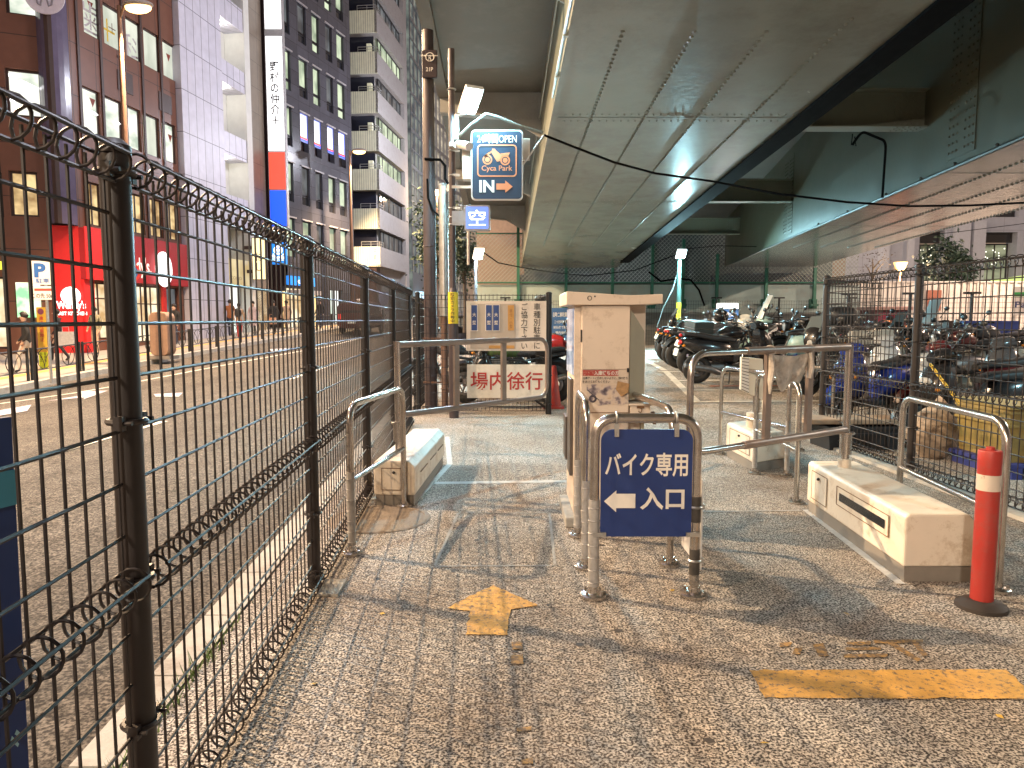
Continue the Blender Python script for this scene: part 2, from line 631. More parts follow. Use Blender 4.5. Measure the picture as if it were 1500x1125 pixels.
# road as a height field between the fence kerb and the far kerb
ys = [-16, -8, 0, 4, 8, 12, 14, 17.3, 19, 22, 25, 28, 32.3, 36, 41, 46, 50, 57, 65, 77, 90, 115, 140]
mb = MB(); nx = 10
vs, fs = [], []
for y in ys:
    xr = FEN_X(y) - 0.46
    for i in range(nx+1):
        x = xr + (kx(y) - xr) * i / nx
        vs.append((x, y, road_z(x, y)))
for a in range(len(ys)-1):
    for i in range(nx): fs.append((a*(nx+1)+i, (a+1)*(nx+1)+i, (a+1)*(nx+1)+i+1, a*(nx+1)+i+1))
mb.add(vs, fs); struct(mb.build("road", m_road, smooth=False))
# far pavement + kerb
mb = MB(); kb = MB()
for a, b in zip(ys[:-1], ys[1:]):
    for (q, tgt, o0, o1) in ((0, mb, 0.16, 7.0),):
        tgt.quad((kx(a)-o0, a, walk_z(a)), (kx(b)-o0, b, walk_z(b)), (kx(b)-o1, b, walk_z(b)+.06), (kx(a)-o1, a, walk_z(a)+.06))
    kb.quad((kx(a), a, kz(a)-.05), (kx(b), b, kz(b)-.05), (kx(b)-.015, b, walk_z(b)+.004), (kx(a)-.015, a, walk_z(a)+.004))
    kb.quad((kx(a)-.015, a, walk_z(a)+.004), (kx(b)-.015, b, walk_z(b)+.004), (kx(b)-.17, b, walk_z(b)+.004), (kx(a)-.17, a, walk_z(a)+.004))
struct(mb.build("pavement", m_pave, smooth=False)); struct(kb.build("pavement_kerb", m_conc, smooth=False))
# yellow tactile strip along the pavement
mb = MB()
for a, b in zip(ys[:-1], ys[1:]):
    mb.quad((kx(a)-1.2, a, walk_z(a)+.014), (kx(b)-1.2, b, walk_z(b)+.014), (kx(b)-1.5, b, walk_z(b)+.016), (kx(a)-1.5, a, walk_z(a)+.016))
struct(mb.build("tactile_paving", m_yellow, smooth=False))
# concrete kerb band at the foot of the fence, road side
mb = MB()
y0 = -8
while y0 < 44:
    y1 = y0 + 0.6
    mb.prism([(FEN_X(y0)-.30, y0+.006, -.06), (FEN_X(y1)-.30, y1-.006, -.06), (FEN_X(y1)-.46, y1-.006, -.06), (FEN_X(y0)-.46, y0+.006, -.06)], (0, 0, .066))
    y0 = y1
struct(mb.build("kerb", m_conc, smooth=False))
# weeds in the kerb joint
m_weed = M("weed_leaf", (0.10, 0.16, 0.035), 0.6, var=0.4, vs=40)
mb = MB(); rw = random.Random(3)
for (yc, cnt, sp) in ((2.15, 60, .16), (2.7, 90, .25), (3.05, 50, .2), (1.75, 40, .12)):
    for i in range(cnt):
        y = yc + rw.gauss(0, sp); x = FEN_X(y) - .285 + rw.gauss(0, .018)
        h = rw.uniform(.02, .075); a = rw.uniform(0, 6.28); d = Vector((math.cos(a), math.sin(a), 0)); s_ = Vector((-d.y, d.x, 0))*.004
        p = Vector((x, y, 0))
        mb.add([p-s_, p+s_, p+d*h*.5+Vector((0,0,h))], [(0,1,2)])
struct(mb.build("weeds", m_weed, smooth=False), "stuff")

def paint(poly, mat, name, lift=0.004, road=False):
    mb = MB()
    if mat is m_yellow and not road:          # brushed edge: the outline wanders a few millimetres
        rj = random.Random(len(poly)*7); out = []
        for i in range(len(poly)):
            a, b = Vector(poly[i]), Vector(poly[(i+1) % len(poly)]); k = max(2, int((b-a).length/.03))
            for j in range(k): out.append(a.lerp(b, j/k) + Vector((rj.gauss(0,.0032), rj.gauss(0,.0032), 0)))
        poly = out
    mb.add([(p[0], p[1], (p[2] if road else 0) + lift) for p in poly], [tuple(range(len(poly)))])
    o = mb.build(name, mat, smooth=False)
    return struct(o)
def on_lot(px): return [gr(u, v) for u, v in px]
def line_lot(a, b, w, mat, name, lift=.004):
    a, b = Vector(a), Vector(b); d = (b-a).normalized(); s_ = Vector((-d.y, d.x, 0))*w/2
    return paint([a-s_, b-s_, b+s_, a+s_], mat, name, lift)
# yellow arrow and give-way bar
A = gr(721, 931); 
paint(on_lot([(681,931),(743,931),(748,894),(789,888),(722,858),(654,892),(690,896)]), m_yellow, "road_marking", .005)
paint(on_lot([(1099,983),(1474,982),(1500,1006),(1500,1025),(1120,1024)] ), m_yellow, "road_marking", .005)
# remains of worn lettering beside the bar, patches of old yellow paint
m_faint = M("faded_yellow_paint", (0.40, 0.25, 0.09), 0.8, var=0.4, vs=50, dirt=(0.13, 0.10, 0.075), ds=45, dlo=0.42, dhi=0.56)
wp = MB()
def wstroke(px):
    wp.add([(p.x, p.y, .005) for p in on_lot(px)], [tuple(range(len(px)))])
for px in ([(1280,939),(1352,938),(1352,943),(1281,944)], [(1300,944),(1312,944),(1352,969),(1343,970)], [(1336,943),(1345,943),(1360,962),(1352,963)],
           [(1240,942),(1275,941),(1276,946),(1241,947)], [(1238,950),(1290,949),(1291,953),(1239,954)], [(1235,960),(1300,959),(1300,964),(1236,965)],
           [(1190,945),(1206,944),(1214,962),(1200,963)], [(1165,950),(1176,950),(1172,960),(1160,960)], [(1142,943),(1160,942),(1158,948),(1142,949)],
           [(749,942),(765,941),(766,952),(751,953)], [(748,962),(766,960),(767,974),(749,974)], [(757,1068),(778,1066),(779,1071),(757,1073)], [(763,1115),(780,1112),(781,1120),(765,1121)]):
    wstroke(px)
struct(wp.build("road_marking", m_faint, smooth=False))
# saw-cut detection loop, joints and cover slab seams
m_joint = M("joint_filler", (0.30, 0.30, 0.29), 0.8, var=0.2, vs=20)
def seam(pts, w, mat=m_joint, name="road_marking"):
    m_ = MB()
    for a, b in zip(pts[:-1], pts[1:]):
        a, b = Vector(a), Vector(b); d = (b-a).normalized(); s_ = Vector((-d.y, d.x, 0))*w/2
        m_.add([(q.x, q.y, .003) for q in (a-s_, b-s_, b+s_, a+s_)], [(0,1,2,3)])
    return struct(m_.build(name, mat, smooth=False))
seam(on_lot([(637,829),(671,752)]), .018); seam(on_lot([(637,830),(815,829)]), .02); seam(on_lot([(813,829),(805,752)]), .018)
seam(on_lot([(668,752),(806,752)]), .012)
seam(on_lot([(634,708),(846,705)]), .09, M("old_white_strip", (0.46,.46,.45), .8, var=.2, vs=15))
seam(on_lot([(655,640),(659,680),(600,742)]), .055, M("old_white_strip", (0.46,.46,.45)))
seam(on_lot([(1030,750),(1172,748)]), .03)
seam(on_lot([(1180,747),(1320,856)]), .05, M("old_white_strip", (0.46,.46,.45)))
# parking stall lines
def stall(a, b, w, mat):
    a, b = Vector(a), Vector(b); mb = MB(); k = 12; d = (b-a); d.z = 0; d.normalize(); s_ = Vector((-d.y, d.x, 0))*w/2
    for i in range(k):
        p, q = a.lerp(b, i/k), a.lerp(b, (i+1)/k)
        mb.add([(r.x, r.y, lot_z(r.x, r.y)+.006) for r in (p-s_, q-s_, q+s_, p+s_)], [(0,1,2,3)])
    return struct(mb.build("road_marking", mat, smooth=False))
stall(gr2(942, 526), gr2(1022, 590), .13, m_white)
for u, v in ((964, 545), (982, 558), (1000, 572), (1019, 589)):
    p = gr2(u, v); stall(p, p + Vector((4.6, .2, 0)), .10, m_white)
p = gr2(1040, 566); stall(p, p+Vector((4.0, .18, 0)), .12, M("red_line_paint", (0.35, .12, .07), .8))
line_lot(gr(820, 560), gr(830, 520), .12, m_white, "road_marking")
# manhole lid by the left rail
c = gr(556, 760)
mb = MB(); mb.lathe([(.001,.004),(.33,.004),(.335,.008),(.36,.008),(.37,.002)], (c.x, c.y, 0), 40)
tag(mb.build("manhole_cover", M("manhole_iron", (0.20,.16,.12), .75, var=.25, vs=14, bump=.3, bs=120)), "round rusty manhole cover set in the ground beside the left box", "manhole cover")
# lane markings on the road
def road_line(px, w, mat, name):
    pts = [rd(u, v) for u, v in px]
    mb = MB()
    for a, b in zip(pts[:-1], pts[1:]):
        k = max(1, int((b-a).length/1.0))
        for i in range(k):
            p, q = a.lerp(b, i/k), a.lerp(b, (i+1)/k)
            d = (q-p).normalized(); s_ = Vector((-d.y, d.x, 0)).normalized()*w/2
            mb.add([(r.x, r.y, road_z(r.x, r.y)+.012) for r in (p-s_, q-s_, q+s_, p+s_)], [(0,1,2,3)])
    return struct(mb.build(name, mat, smooth=False))
road_line([(-60,706),(240,618)], .15, m_white, "road_marking")
road_line([(425,556),(525,521)], .15, m_white, "road_marking")
road_line([(575,504),(610,494)], .15, m_white, "road_marking")
road_line([(0,592),(200,560),(480,508),(560,487)], .12, m_white, "road_marking")
m_pale = M("worn_blue_white_paint", (0.42, .40, .46), .8, var=.2, vs=9, dirt=(.2,.18,.17), ds=4)
for px in ([(70,588),(120,580),(118,574),(158,573),(122,586),(124,583)], [(0,602),(46,594),(40,603),(0,610)], [(225,578),(268,576),(262,582),(228,582)], [(395,512),(425,510),(420,515),(398,516)]):
    paint([rd(u, v) for u, v in px], m_pale, "road_marking", .014, True)

# dried gum, drips, hairline cracks and a few fallen leaves on the lot
rg = random.Random(21)
mb = MB()
for i in range(70):
    x, y, r_ = rg.uniform(-.9, 3.4), rg.uniform(1.9, 8.0), rg.choice((.006,.008,.011,.014,.020))
    a0 = rg.uniform(0, 6.28)
    mb.add([(x+r_*rg.uniform(.75,1.15)*math.cos(a0+j*.7), y+r_*rg.uniform(.75,1.15)*math.sin(a0+j*.7), .0022) for j in range(9)], [tuple(range(9))])
struct(mb.build("ground_spots", M("dried_spot", (.055,.050,.048), .7, var=.3, vs=30), smooth=False), "stuff")
mb = MB()
for (x, y, a, L) in ((-.2, 3.1, .4, 1.1), (1.5, 3.0, 2.6, .9), (.2, 6.6, -.5, 1.4), (2.6, 3.4, 1.9, .7), (-.75, 4.9, 1.2, .9)):
    p = Vector((x, y, 0)); k = int(L/.05)
    for j in range(k):
        a += rg.gauss(0, .32); q = p + Vector((math.cos(a), math.sin(a), 0))*.05; s_ = Vector((-math.sin(a), math.cos(a), 0))*.0016
        mb.add([(v.x, v.y, .0024) for v in (p-s_, q-s_, q+s_, p+s_)], [(0,1,2,3)]); p = q
struct(mb.build("ground_cracks", M("crack_dark", (.03,.027,.025), .9, var=0), smooth=False), "stuff")
mb = MB()
for (u, v) in ((460,1003),(985,866),(1464,1051),(620,742),(560,900),(1120,1090),(1240,900)):
    p = gr(u, v); a = rg.uniform(0, 6.28); d = Vector((math.cos(a), math.sin(a), 0))*.018; n_ = Vector((-d.y, d.x, 0))*.55
    mb.add([p-d+Z0*.004, p+n_+Z0*.009, p+d+Z0*.006, p-n_+Z0*.004], [(0,1,2,3)])
struct(mb.build("fallen_leaves", M("dry_yellow_leaf", (.50,.33,.06), .7, var=.2), smooth=False), "stuff")
# ================================================================ elevated highway over the lot
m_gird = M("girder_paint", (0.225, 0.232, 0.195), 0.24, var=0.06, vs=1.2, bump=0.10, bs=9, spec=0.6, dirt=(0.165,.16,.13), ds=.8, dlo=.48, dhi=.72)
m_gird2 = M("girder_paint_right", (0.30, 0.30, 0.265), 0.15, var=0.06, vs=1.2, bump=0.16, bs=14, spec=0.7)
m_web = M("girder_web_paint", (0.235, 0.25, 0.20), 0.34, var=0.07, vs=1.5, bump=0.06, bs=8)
m_web2 = M("right_web_shaded", (0.088, 0.088, 0.058), 0.36, var=0.07, vs=1.5, bump=0.06, bs=8)  # web paint again, with the right side's shade put into the colour
m_deck = M("deck_underside", (0.155, 0.15, 0.142), 0.5, var=0.12, vs=1.0, bump=0.08, bs=3, dirt=(.21,.205,.19), ds=1.6)
m_black = M("matt_black", (0.0035, 0.004, 0.005), 0.95, var=.2, spec=.1)
m_galv0 = M("galvanised_steel", (.50,.50,.49), .35, .8, var=.15, vs=12)
m_brk = M("bracket_lit_paint", (0.30, 0.30, 0.29), 0.45, var=0.1, vs=2, bump=0.05, bs=6)  # lighter than the web paint, standing in for lamplight on the brackets
via = thing("elevated_highway", "grey green steel elevated highway with box girders roofing the parking lot", "highway bridge", (2.5, 20, 0))
def zb(y): return 4.68 - 0.049*(y-7.6)          # underside of the left girder
def zd(y): return zb(y) + 2.0                   # underside of the deck
gxl = lambda y: 0.69 - 0.0116*(y-7.6)
gxr = lambda y: 4.46 - 0.006*(y-7.6)
Y0, Y1 = -7.0, 30.0
def span(f0, f1, a=Y0, b=Y1, n=14):
    ys_ = [a + (b-a)*i/n for i in range(n+1)]
    return [(f0(y), f1(y)) for y in ys_]
# left box girder
mb = MB()
n = 12
for i in range(n):
    a = Y0 + (Y1-Y0)*i/n; b = Y0 + (Y1-Y0)*(i+1)/n
    mb.quad((gxl(a),a,zb(a)), (gxr(a),a,zb(a)), (gxr(b),b,zb(b)), (gxl(b),b,zb(b)), 0)
    mb.quad((gxl(a)+.03,a,zb(a)+.02), (gxl(b)+.03,b,zb(b)+.02), (gxl(b)+.03,b,zd(b)), (gxl(a)+.03,a,zd(a)), 1)
    mb.quad((gxr(a)-.03,a,zb(a)+.02), (gxr(a)-.03,a,zd(a)), (gxr(b)-.03,b,zd(b)), (gxr(b)-.03,b,zb(b)+.02), 1)
mb.quad((gxl(Y1),Y1,zb(Y1)), (gxr(Y1),Y1,zb(Y1)), (gxr(Y1),Y1,zd(Y1)), (gxl(Y1),Y1,zd(Y1)), 1)
# bottom flange lip, left edge
mb.prism([(gxl(Y0)-.05,Y0,zb(Y0)-.012),(gxl(Y1)-.05,Y1,zb(Y1)-.012),(gxl(Y1)-.05,Y1,zb(Y1)+.018),(gxl(Y0)-.05,Y0,zb(Y0)+.018)], (.078,0,0), 0)
# splice plates across the underside, rivet lines
for y in (11.2, 17.2, 23.2):
    mb.prism([(gxl(y)+.05,y-.012,zb(y)-.006),(gxr(y)-.05,y-.012,zb(y)-.006),(gxr(y)-.05,y+.012,zb(y)-.007),(gxl(y)+.05,y+.012,zb(y)-.007)], (0,0,.004))
for k, off in enumerate((.55, 1.35, 2.15, 2.95)):
    y0_ = 8.3 if k < 3 else 8.0
    y = y0_
    while y < 24:
        x = gxl(y) + off
        mb.sph((x, y, zb(y)-.004), (.026, .026, .020), 8, 5)
        y += 0.125
for y in (11.05, 11.35, 17.05, 17.35):
    x = gxl(y)+.15
    while x < gxr(y)-.1:
        mb.sph((x, y, zb(y)-.003), (.013,.013,.010), 6, 4); x += .11
g1 = mb.build("box_girder", [m_gird, m_web], via, smooth=True, ang=30)
# plain black strip added under the right lower edge
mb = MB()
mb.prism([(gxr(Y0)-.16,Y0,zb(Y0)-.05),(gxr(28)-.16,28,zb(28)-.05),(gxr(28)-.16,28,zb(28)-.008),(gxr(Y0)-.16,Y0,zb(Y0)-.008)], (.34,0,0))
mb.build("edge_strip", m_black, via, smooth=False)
# conduit along the left lower edge
mb = MB()
pts = [(gxl(y)-.085, y, zb(y)+.02) for y in (4.0, 8, 10.4)]
mb.tube(pts, .022, 8)
for y in (5.5, 7.0, 8.4, 9.6): mb.cbox((gxl(y)-.075, y, zb(y)+.02), .06, .05, .07)
mb.tube([(gxl(y)-.01, y, zd(y)-.55) for y in (4.0, 9, 14, 22)], .014, 6)
mb.cbox((gxl(9.0)-.06, 8.9, zd(9.0)-.5), .10, .22, .16)
mb.build("conduit", M("galvanised_conduit", (.52,.56,.52), .35, .6, var=.1), via)
# deck slab (left cantilever, mid bay, right bay)
dxl = lambda y: -1.58 - 0.019*(y-15.8)
rgx = lambda y: 6.15 + (y-8.84)*0.1252          # right girder, left lower edge
rgr = lambda y: 9.9 + (y-13.97)*0.16
mb = MB()
for i in range(n):
    a = Y0 + (Y1-Y0)*i/n; b = Y0 + (Y1-Y0)*(i+1)/n
    mb.quad((dxl(a),a,zd(a)), (gxl(a)+.03,a,zd(a)), (gxl(b)+.03,b,zd(b)), (dxl(b),b,zd(b)))
    mb.quad((dxl(a),a,zd(a)), (dxl(b),b,zd(b)), (dxl(b),b,zd(b)+1.2), (dxl(a),a,zd(a)+1.2))
    mb.quad((gxr(a)-.03,a,zd(a)), (rgx(a)+.3,a,zd(a)), (rgx(b)+.3,b,zd(b)), (gxr(b)-.03,b,zd(b)))
    mb.quad((dxl(a),a,zd(a)+1.2), (dxl(b),b,zd(b)+1.2), (rgr(b),b,zd(b)+1.2), (rgr(a),a,zd(a)+1.2))
mb.prism([(dxl(Y0),Y0,zd(Y0)-.12),(dxl(Y1),Y1,zd(Y1)-.12),(dxl(Y1)+.22,Y1,zd(Y1)-.12),(dxl(Y0)+.22,Y0,zd(Y0)-.12)], (0,0,.116))
mb.build("deck", m_deck, via, smooth=False)
# right girder
mb = MB()
RZ = 3.62
for i in range(n):
    a = Y0 + (Y1-Y0)*i/n; b = Y0 + (Y1-Y0)*(i+1)/n
    mb.quad((rgx(a),a,RZ), (rgr(a),a,RZ), (rgr(b),b,RZ), (rgx(b),b,RZ), 0)
    mb.quad((rgx(a)+.03,a,RZ+.02), (rgx(b)+.03,b,RZ+.02), (rgx(b)+.03,b,zd(b)+.02), (rgx(a)+.03,a,zd(a)+.02), 1)
    mb.quad((rgr(a)-.03,a,RZ), (rgr(b)-.03,b,RZ), (rgr(b)-.03,b,zd(b)+1.2), (rgr(a)-.03,a,zd(a)+1.2), 1)
mb.quad((rgx(Y1),Y1,RZ), (rgr(Y1),Y1,RZ), (rgr(Y1),Y1,zd(Y1)), (rgx(Y1),Y1,zd(Y1)), 1)
for off in (.7, 1.5, 2.3, 3.1):
    y = 8.0
    while y < 22:
        mb.sph((rgx(y)+off*1.02, y, RZ-.003), (.028,.028,.022), 8, 5); y += .14
for y in (10.9, 17.0):
    mb.prism([(rgx(y)+.05,y-.012,RZ-.006),(rgr(y)-.05,y-.012,RZ-.006),(rgr(y)-.05,y+.012,RZ-.006),(rgx(y)+.05,y+.012,RZ-.006)], (0,0,.004))
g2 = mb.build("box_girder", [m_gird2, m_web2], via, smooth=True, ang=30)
# lower flange pipe along its left edge, splice plate with bolts on the web
mb = MB()
mb.tube([(rgx(y)-.01, y, RZ+.01) for y in (4, 10, 16, 22, 28)], .03, 8)
for y in (8.5, 9.4, 10.5, 11.6, 13, 15, 17): mb.sph((rgx(y)-.02, y, RZ+.05), .028, 8, 5)
mb.build("edge_pipe", M("dark_edge_pipe", (.05,.055,.05), .4), via)
for yc, w in ((10.45, .8),(20.0,.9)):
    mb = MB()
    mb.prism([(rgx(yc-w/2)+.018,yc-w/2,RZ+.15),(rgx(yc+w/2)+.018,yc+w/2,RZ+.15),(rgx(yc+w/2)+.018,yc+w/2,zd(yc)-.2),(rgx(yc-w/2)+.018,yc-w/2,zd(yc)-.2)], (.01,0,0))
    for i in range(20):
        for j in range(7):
            if j == 3: continue
            y = yc - w/2 + .06 + j*(w-.12)/6; z = RZ+.25 + i*(zd(yc)-RZ-.6)/19
            mb.sph((rgx(y)+.012, y, z), (.012,.02,.02), 5, 4)
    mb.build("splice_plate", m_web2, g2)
# cross beams in the right bay with bolted end plates
def crossbeam(yc, zl, h):
    xa, xb = gxr(yc)-.03, rgx(yc)+.03
    m_ = MB()
    m_.box(xa, xb, yc-.012, yc+.012, zl, zl+h)
    m_.box(xa, xb, yc-.16, yc+.16, zl-.02, zl); m_.box(xa, xb, yc-.16, yc+.16, zl+h, zl+h+.02)
    for i in range(5):
        for j in range(6):
            m_.sph((xb-.12-.09*i, yc-.016, zl+.06+j*(h-.12)/5), (.018,.014,.018), 5, 4)
            if j < 3: m_.sph((xb-.12-.09*i, yc-.11+.1*j, zl-.022), (.018,.018,.014), 5, 4)
    m_.build("cross_beam", m_web, via)
for yc in (3.7, 11.7, 19.7, 27.0): crossbeam(yc, 4.48 if yc < 15 else 4.62, .55)
# cantilever brackets under the left edge, with bolt fields
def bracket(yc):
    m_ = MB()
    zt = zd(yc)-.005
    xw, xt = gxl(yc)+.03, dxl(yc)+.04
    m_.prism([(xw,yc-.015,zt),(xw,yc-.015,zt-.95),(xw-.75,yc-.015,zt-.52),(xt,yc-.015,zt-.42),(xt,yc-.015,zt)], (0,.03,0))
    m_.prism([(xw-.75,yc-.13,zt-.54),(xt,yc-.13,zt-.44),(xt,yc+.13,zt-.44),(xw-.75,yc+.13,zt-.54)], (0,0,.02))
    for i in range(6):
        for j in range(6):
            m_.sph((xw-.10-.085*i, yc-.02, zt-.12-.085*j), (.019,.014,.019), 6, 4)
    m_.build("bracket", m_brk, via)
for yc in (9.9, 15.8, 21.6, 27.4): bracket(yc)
# bent cable pipe on the right web
mb = MB()
mb.tube(bend([at(1297,290,11.6)+Vector((-.05,0,0)), at(1298,207,11.6), at(1262,192,11.2), at(1249,212,11.2)], .12), .02, 8)
mb.tube([at(1249,196,11.2), at(1247,212,11.2), at(1254,214,11.2), at(1252,200,11.2)], .008, 5)
mb.build("cable_pipe", m_black, via)
# ---------------------------------------------------------------- pier wall at the far end
m_wallw = M("pier_wall_white", (0.38,.47,.45), .6, var=.12, vs=1.5, dirt=(.38,.36,.32), ds=1.1)
m_wallg = M("pier_wall_grey", (0.17,.18,.175), .75, var=.18, vs=1.2, dirt=(.16,.15,.13), ds=.9)
m_pier = M("pier_concrete", (0.36,.31,.27), .8, var=.15, vs=1.0, bump=.2, bs=12)
m_pierd = M("dark_pier_steel", (.085,.105,.10), .6, var=.2, vs=1.0)
pier = thing("bridge_abutment", "pale concrete end wall carrying the girders behind the motorcycles", "bridge wall", (6, 30.6, 0))
mb = MB()
mb.box(-1.6, 14.6, 30.3, 30.7, 0, 1.66, 1); mb.box(-1.6, 14.6, 30.27, 30.7, 1.66, 2.9, 0)
mb.box(-1.6, 14.6, 30.22, 30.72, 1.66, 1.74, 1)
mb.build("wall", [m_wallw, m_wallg], pier, smooth=False)
mb = MB(); mb.box(-1.6, .55, 33.0, 33.4, 0, 7.5, 0); mb.box(.55, 14.6, 33.02, 33.4, 0, 7.5, 1); mb.box(4.6, 8.5, 31.2, 32.8, 2.9, 6.4, 1); mb.build("rear_wall", [M("pinkish_panel", (.30,.225,.185), .8, var=.12), m_pierd], pier, smooth=False)
for xa_ in (.9, 9.2):
    mb = MB(); mb.box(xa_, xa_+3.0, 30.75, 31.4, 2.95, 3.42)
    for x in (xa_-.3, xa_+3.3): mb.box(x-.35, x+.35, 30.72, 31.2, 2.9, 3.35)
    mb.build("bearing", M("bearing_dark", (.10,.10,.11), .6), pier, bevel=.02, smooth=False)
# green posts and chain link on the wall
cl = thing("chain_link_fence", "green posted chain link fence on top of the white end wall", "fence", (6, 30.2, 1.8))
m_green = M("green_post_paint", (0.035, .16, .105), .5, var=.15, vs=4)
for u, top in ((759, 330), (829, 372), (897, 372), (955, 345), (1000, 350), (1050, 372), (1122, 398), (1193, 398)):
    x = at(u, 440, 30.1).x; zt = at(u, top, 30.1).z
    mb = MB(); mb.box(x-.06, x+.06, 30.08, 30.20, 1.95, max(3.6, zt)); mb.box(x-.16, x+.16, 30.2, 30.265, 1.9, 2.3)
    mb.box(x-.16, x+.16, 30.05, 30.08, 2.0, 2.1)
    mb.build("post", m_green, cl, smooth=False)
mb = MB(); mb.tube([(-1.5, 30.14, 2.98), (14.4, 30.14, 2.98)], .035, 6); mb.tube([(-1.5, 30.14, 5.0), (14.4, 30.14, 5.0)], .03, 6); mb.build("rail", m_green, cl)
mb = MB(); x = -3.6; H = 2.0; p_ = .17
while x < 14.4:
    for sg in (1, -1):
        xa, xb = (x, x+H) if sg > 0 else (x+H, x)
        za, zb_ = 3.0, 5.0
        # clip at the ends of the run
        def cl_(v): return max(-1.5, min(14.4, v))
        if xa != xb:
            fa = (cl_(xa)-xa)/(xb-xa); fb = (cl_(xb)-xa)/(xb-xa)
            if abs(fb-fa) > .02:
                mb.tube([(cl_(xa), 30.13, za+(zb_-za)*fa), (cl_(xb), 30.13, za+(zb_-za)*fb)], .011, 3)
    x += p_
mb.build("wire_mesh", M("chain_wire", (.30,.34,.30), .45, .5, var=.1), cl, smooth=False)

# unseen lamps added above the deck to light the building fronts across the road
for y_, pw in ((6, 1200), (20, 1150), (34, 2200), (50, 3300), (64, 1700)):
    x_ = (dxl(y_) + .35) if y_ < 31 else (-2.2 + (y_-31)*.05)
    z_ = 13.2
    mb = MB(); mb.tube([(x_, y_, (zd(y_)+1.2) if y_ < 31 else 4), (x_, y_, z_), (x_-.9, y_, z_+.35)], .07, 8); mb.sph((x_-1.1, y_, z_+.36), (.38,.16,.08), 12, 6)
    hl_ = mb.build("added_deck_lamp", m_galv0, via)
    lamp("added_deck_light", 'POINT', (x_-1.15, y_, z_+.15), pw, (.86,.88,1.0), hl_, .2)
# ================================================================ buildings across the road
class Facade:
    """local frame of a street wall: x runs along the wall, -y faces the road, z up"""
    def __init__(s, name, label, x0, y0, slope, zb_, cat="building"):
        s.o = Vector((x0, y0, zb_)); s.m = slope
        L = math.hypot(slope, 1)
        s.d = Vector((slope/L, 1/L, 0)); s.nr = Vector((1/L, -slope/L, 0))
        s.th = math.atan2(1, slope)
        s.root = thing(name, label, cat, s.o, s.th)
    def at(s, u, v, off=0.0):
        """pixel -> (along, height) on the wall plane moved 'off' metres towards the road"""
        d = ray(u, v); o = s.o + s.nr*off - Vector((0, 0, CAM_H))
        t = o.dot(s.nr) / d.dot(s.nr)
        p = d*t + Vector((0, 0, CAM_H)) - s.o - s.nr*off
        return p.dot(s.d), p.z
    def rect(s, u0, v0, u1, v1, off=0.0):
        a, z1 = s.at(u0, v0, off); _, z0 = s.at(u0, v1, off); b, _ = s.at(u1, v0, off)
        return a, b, z0, z1
def wall_holes(s0, s1, z0, z1, holes, depth=.18, y=0.0, back=None):
    mb = MB()
    xs = sorted({s0, s1} | {h[0] for h in holes} | {h[1] for h in holes})
    zs = sorted({z0, z1} | {h[2] for h in holes} | {h[3] for h in holes})
    xs = [x for x in xs if s0-1e-6 <= x <= s1+1e-6]; zs = [z for z in zs if z0-1e-6 <= z <= z1+1e-6]
    for a, b in zip(xs[:-1], xs[1:]):
        for c, d in zip(zs[:-1], zs[1:]):
            mx, mz = (a+b)/2, (c+d)/2
            if any(h[0] < mx < h[1] and h[2] < mz < h[3] for h in holes): continue
            mb.quad((a,y,c), (b,y,c), (b,y,d), (a,y,d))
    for a, b, c, d in holes:
        mb.quad((a,y,c), (a,y,d), (a,y+depth,d), (a,y+depth,c)); mb.quad((b,y,c), (b,y+depth,c), (b,y+depth,d), (b,y,d))
        mb.quad((a,y,d), (b,y,d), (b,y+depth,d), (a,y+depth,d)); mb.quad((a,y,c), (a,y+depth,c), (b,y+depth,c), (b,y,c))
    return mb
def window(parent, a, b, c, d, pane, frame, y=.14, fw=.06, mull=(), rails=()):
    mb = MB()
    for bx in ((a, b, c, c+fw), (a, b, d-fw, d), (a, a+fw, c+fw, d-fw), (b-fw, b, c+fw, d-fw)):
        mb.box(bx[0], bx[1], y-.05, y+.0, bx[2], bx[3])
    for k in mull:
        x = a + (b-a)*k; mb.box(x-fw*.4, x+fw*.4, y-.045, y+.0, c+fw, d-fw)
    for k in rails:
        z = c + (d-c)*k; mb.box(a+fw, b-fw, y-.043, y+.0, z-fw*.4, z+fw*.4)
    f = mb.build("window", frame, parent, smooth=False, local=True)
    pb = MB(); pb.quad((a+.004, y+.002, c+.004), (b-.004, y+.002, c+.004), (b-.004, y+.002, d-.004), (a+.004, y+.002, d-.004))
    pb.build("pane", pane, f, smooth=False, local=True)
    return f
m_frame = M("dark_window_frame", (.03,.028,.03), .4)
m_framel = M("grey_window_frame", (.30,.29,.28), .4, .3)
p_cool = LIT("lit_office_pane", (.42,.50,.40), (1.0,1.0,.88), .95, (.9,.9,1.6))
p_blind = LIT("lit_blind_pane", (.55,.60,.48), (.95,.98,.82), .80, (1,1,.4), stripes=9)
p_warm = LIT("lit_warm_pane", (.28,.15,.05), (1.0,.72,.34), .80, (1.3,1.3,1.5))
p_green = LIT("lit_green_pane", (.26,.34,.22), (.78,.90,.62), .7, (1.2,1.2,.7))
p_dim = LIT("dim_pane", (.03,.035,.04), (.16,.18,.19), .55, (1.1,1.1,.8))
p_dark = M("dark_glass", (.02,.022,.028), .07, var=0, spec=.7)
p_shop = LIT("lit_shop_pane", (.50,.30,.12), (1.0,.86,.58), 1.0, (1.1,1.1,1.1))
p_white = LIT("lit_white_shop_pane", (.55,.66,.56), (1.0,1.0,.94), 1.1, (1.2,1.2,.8))
e_white = M("backlit_white", (.8,.8,.8), .4, var=0, emit=(1,1,1), es=1.15)
e_red = M("backlit_red", (.6,.05,.03), .4, var=0, emit=(1.0,.085,.05), es=.9)
e_blue = M("backlit_blue", (.02,.08,.6), .4, var=0, emit=(.01,.085,.9), es=.95)
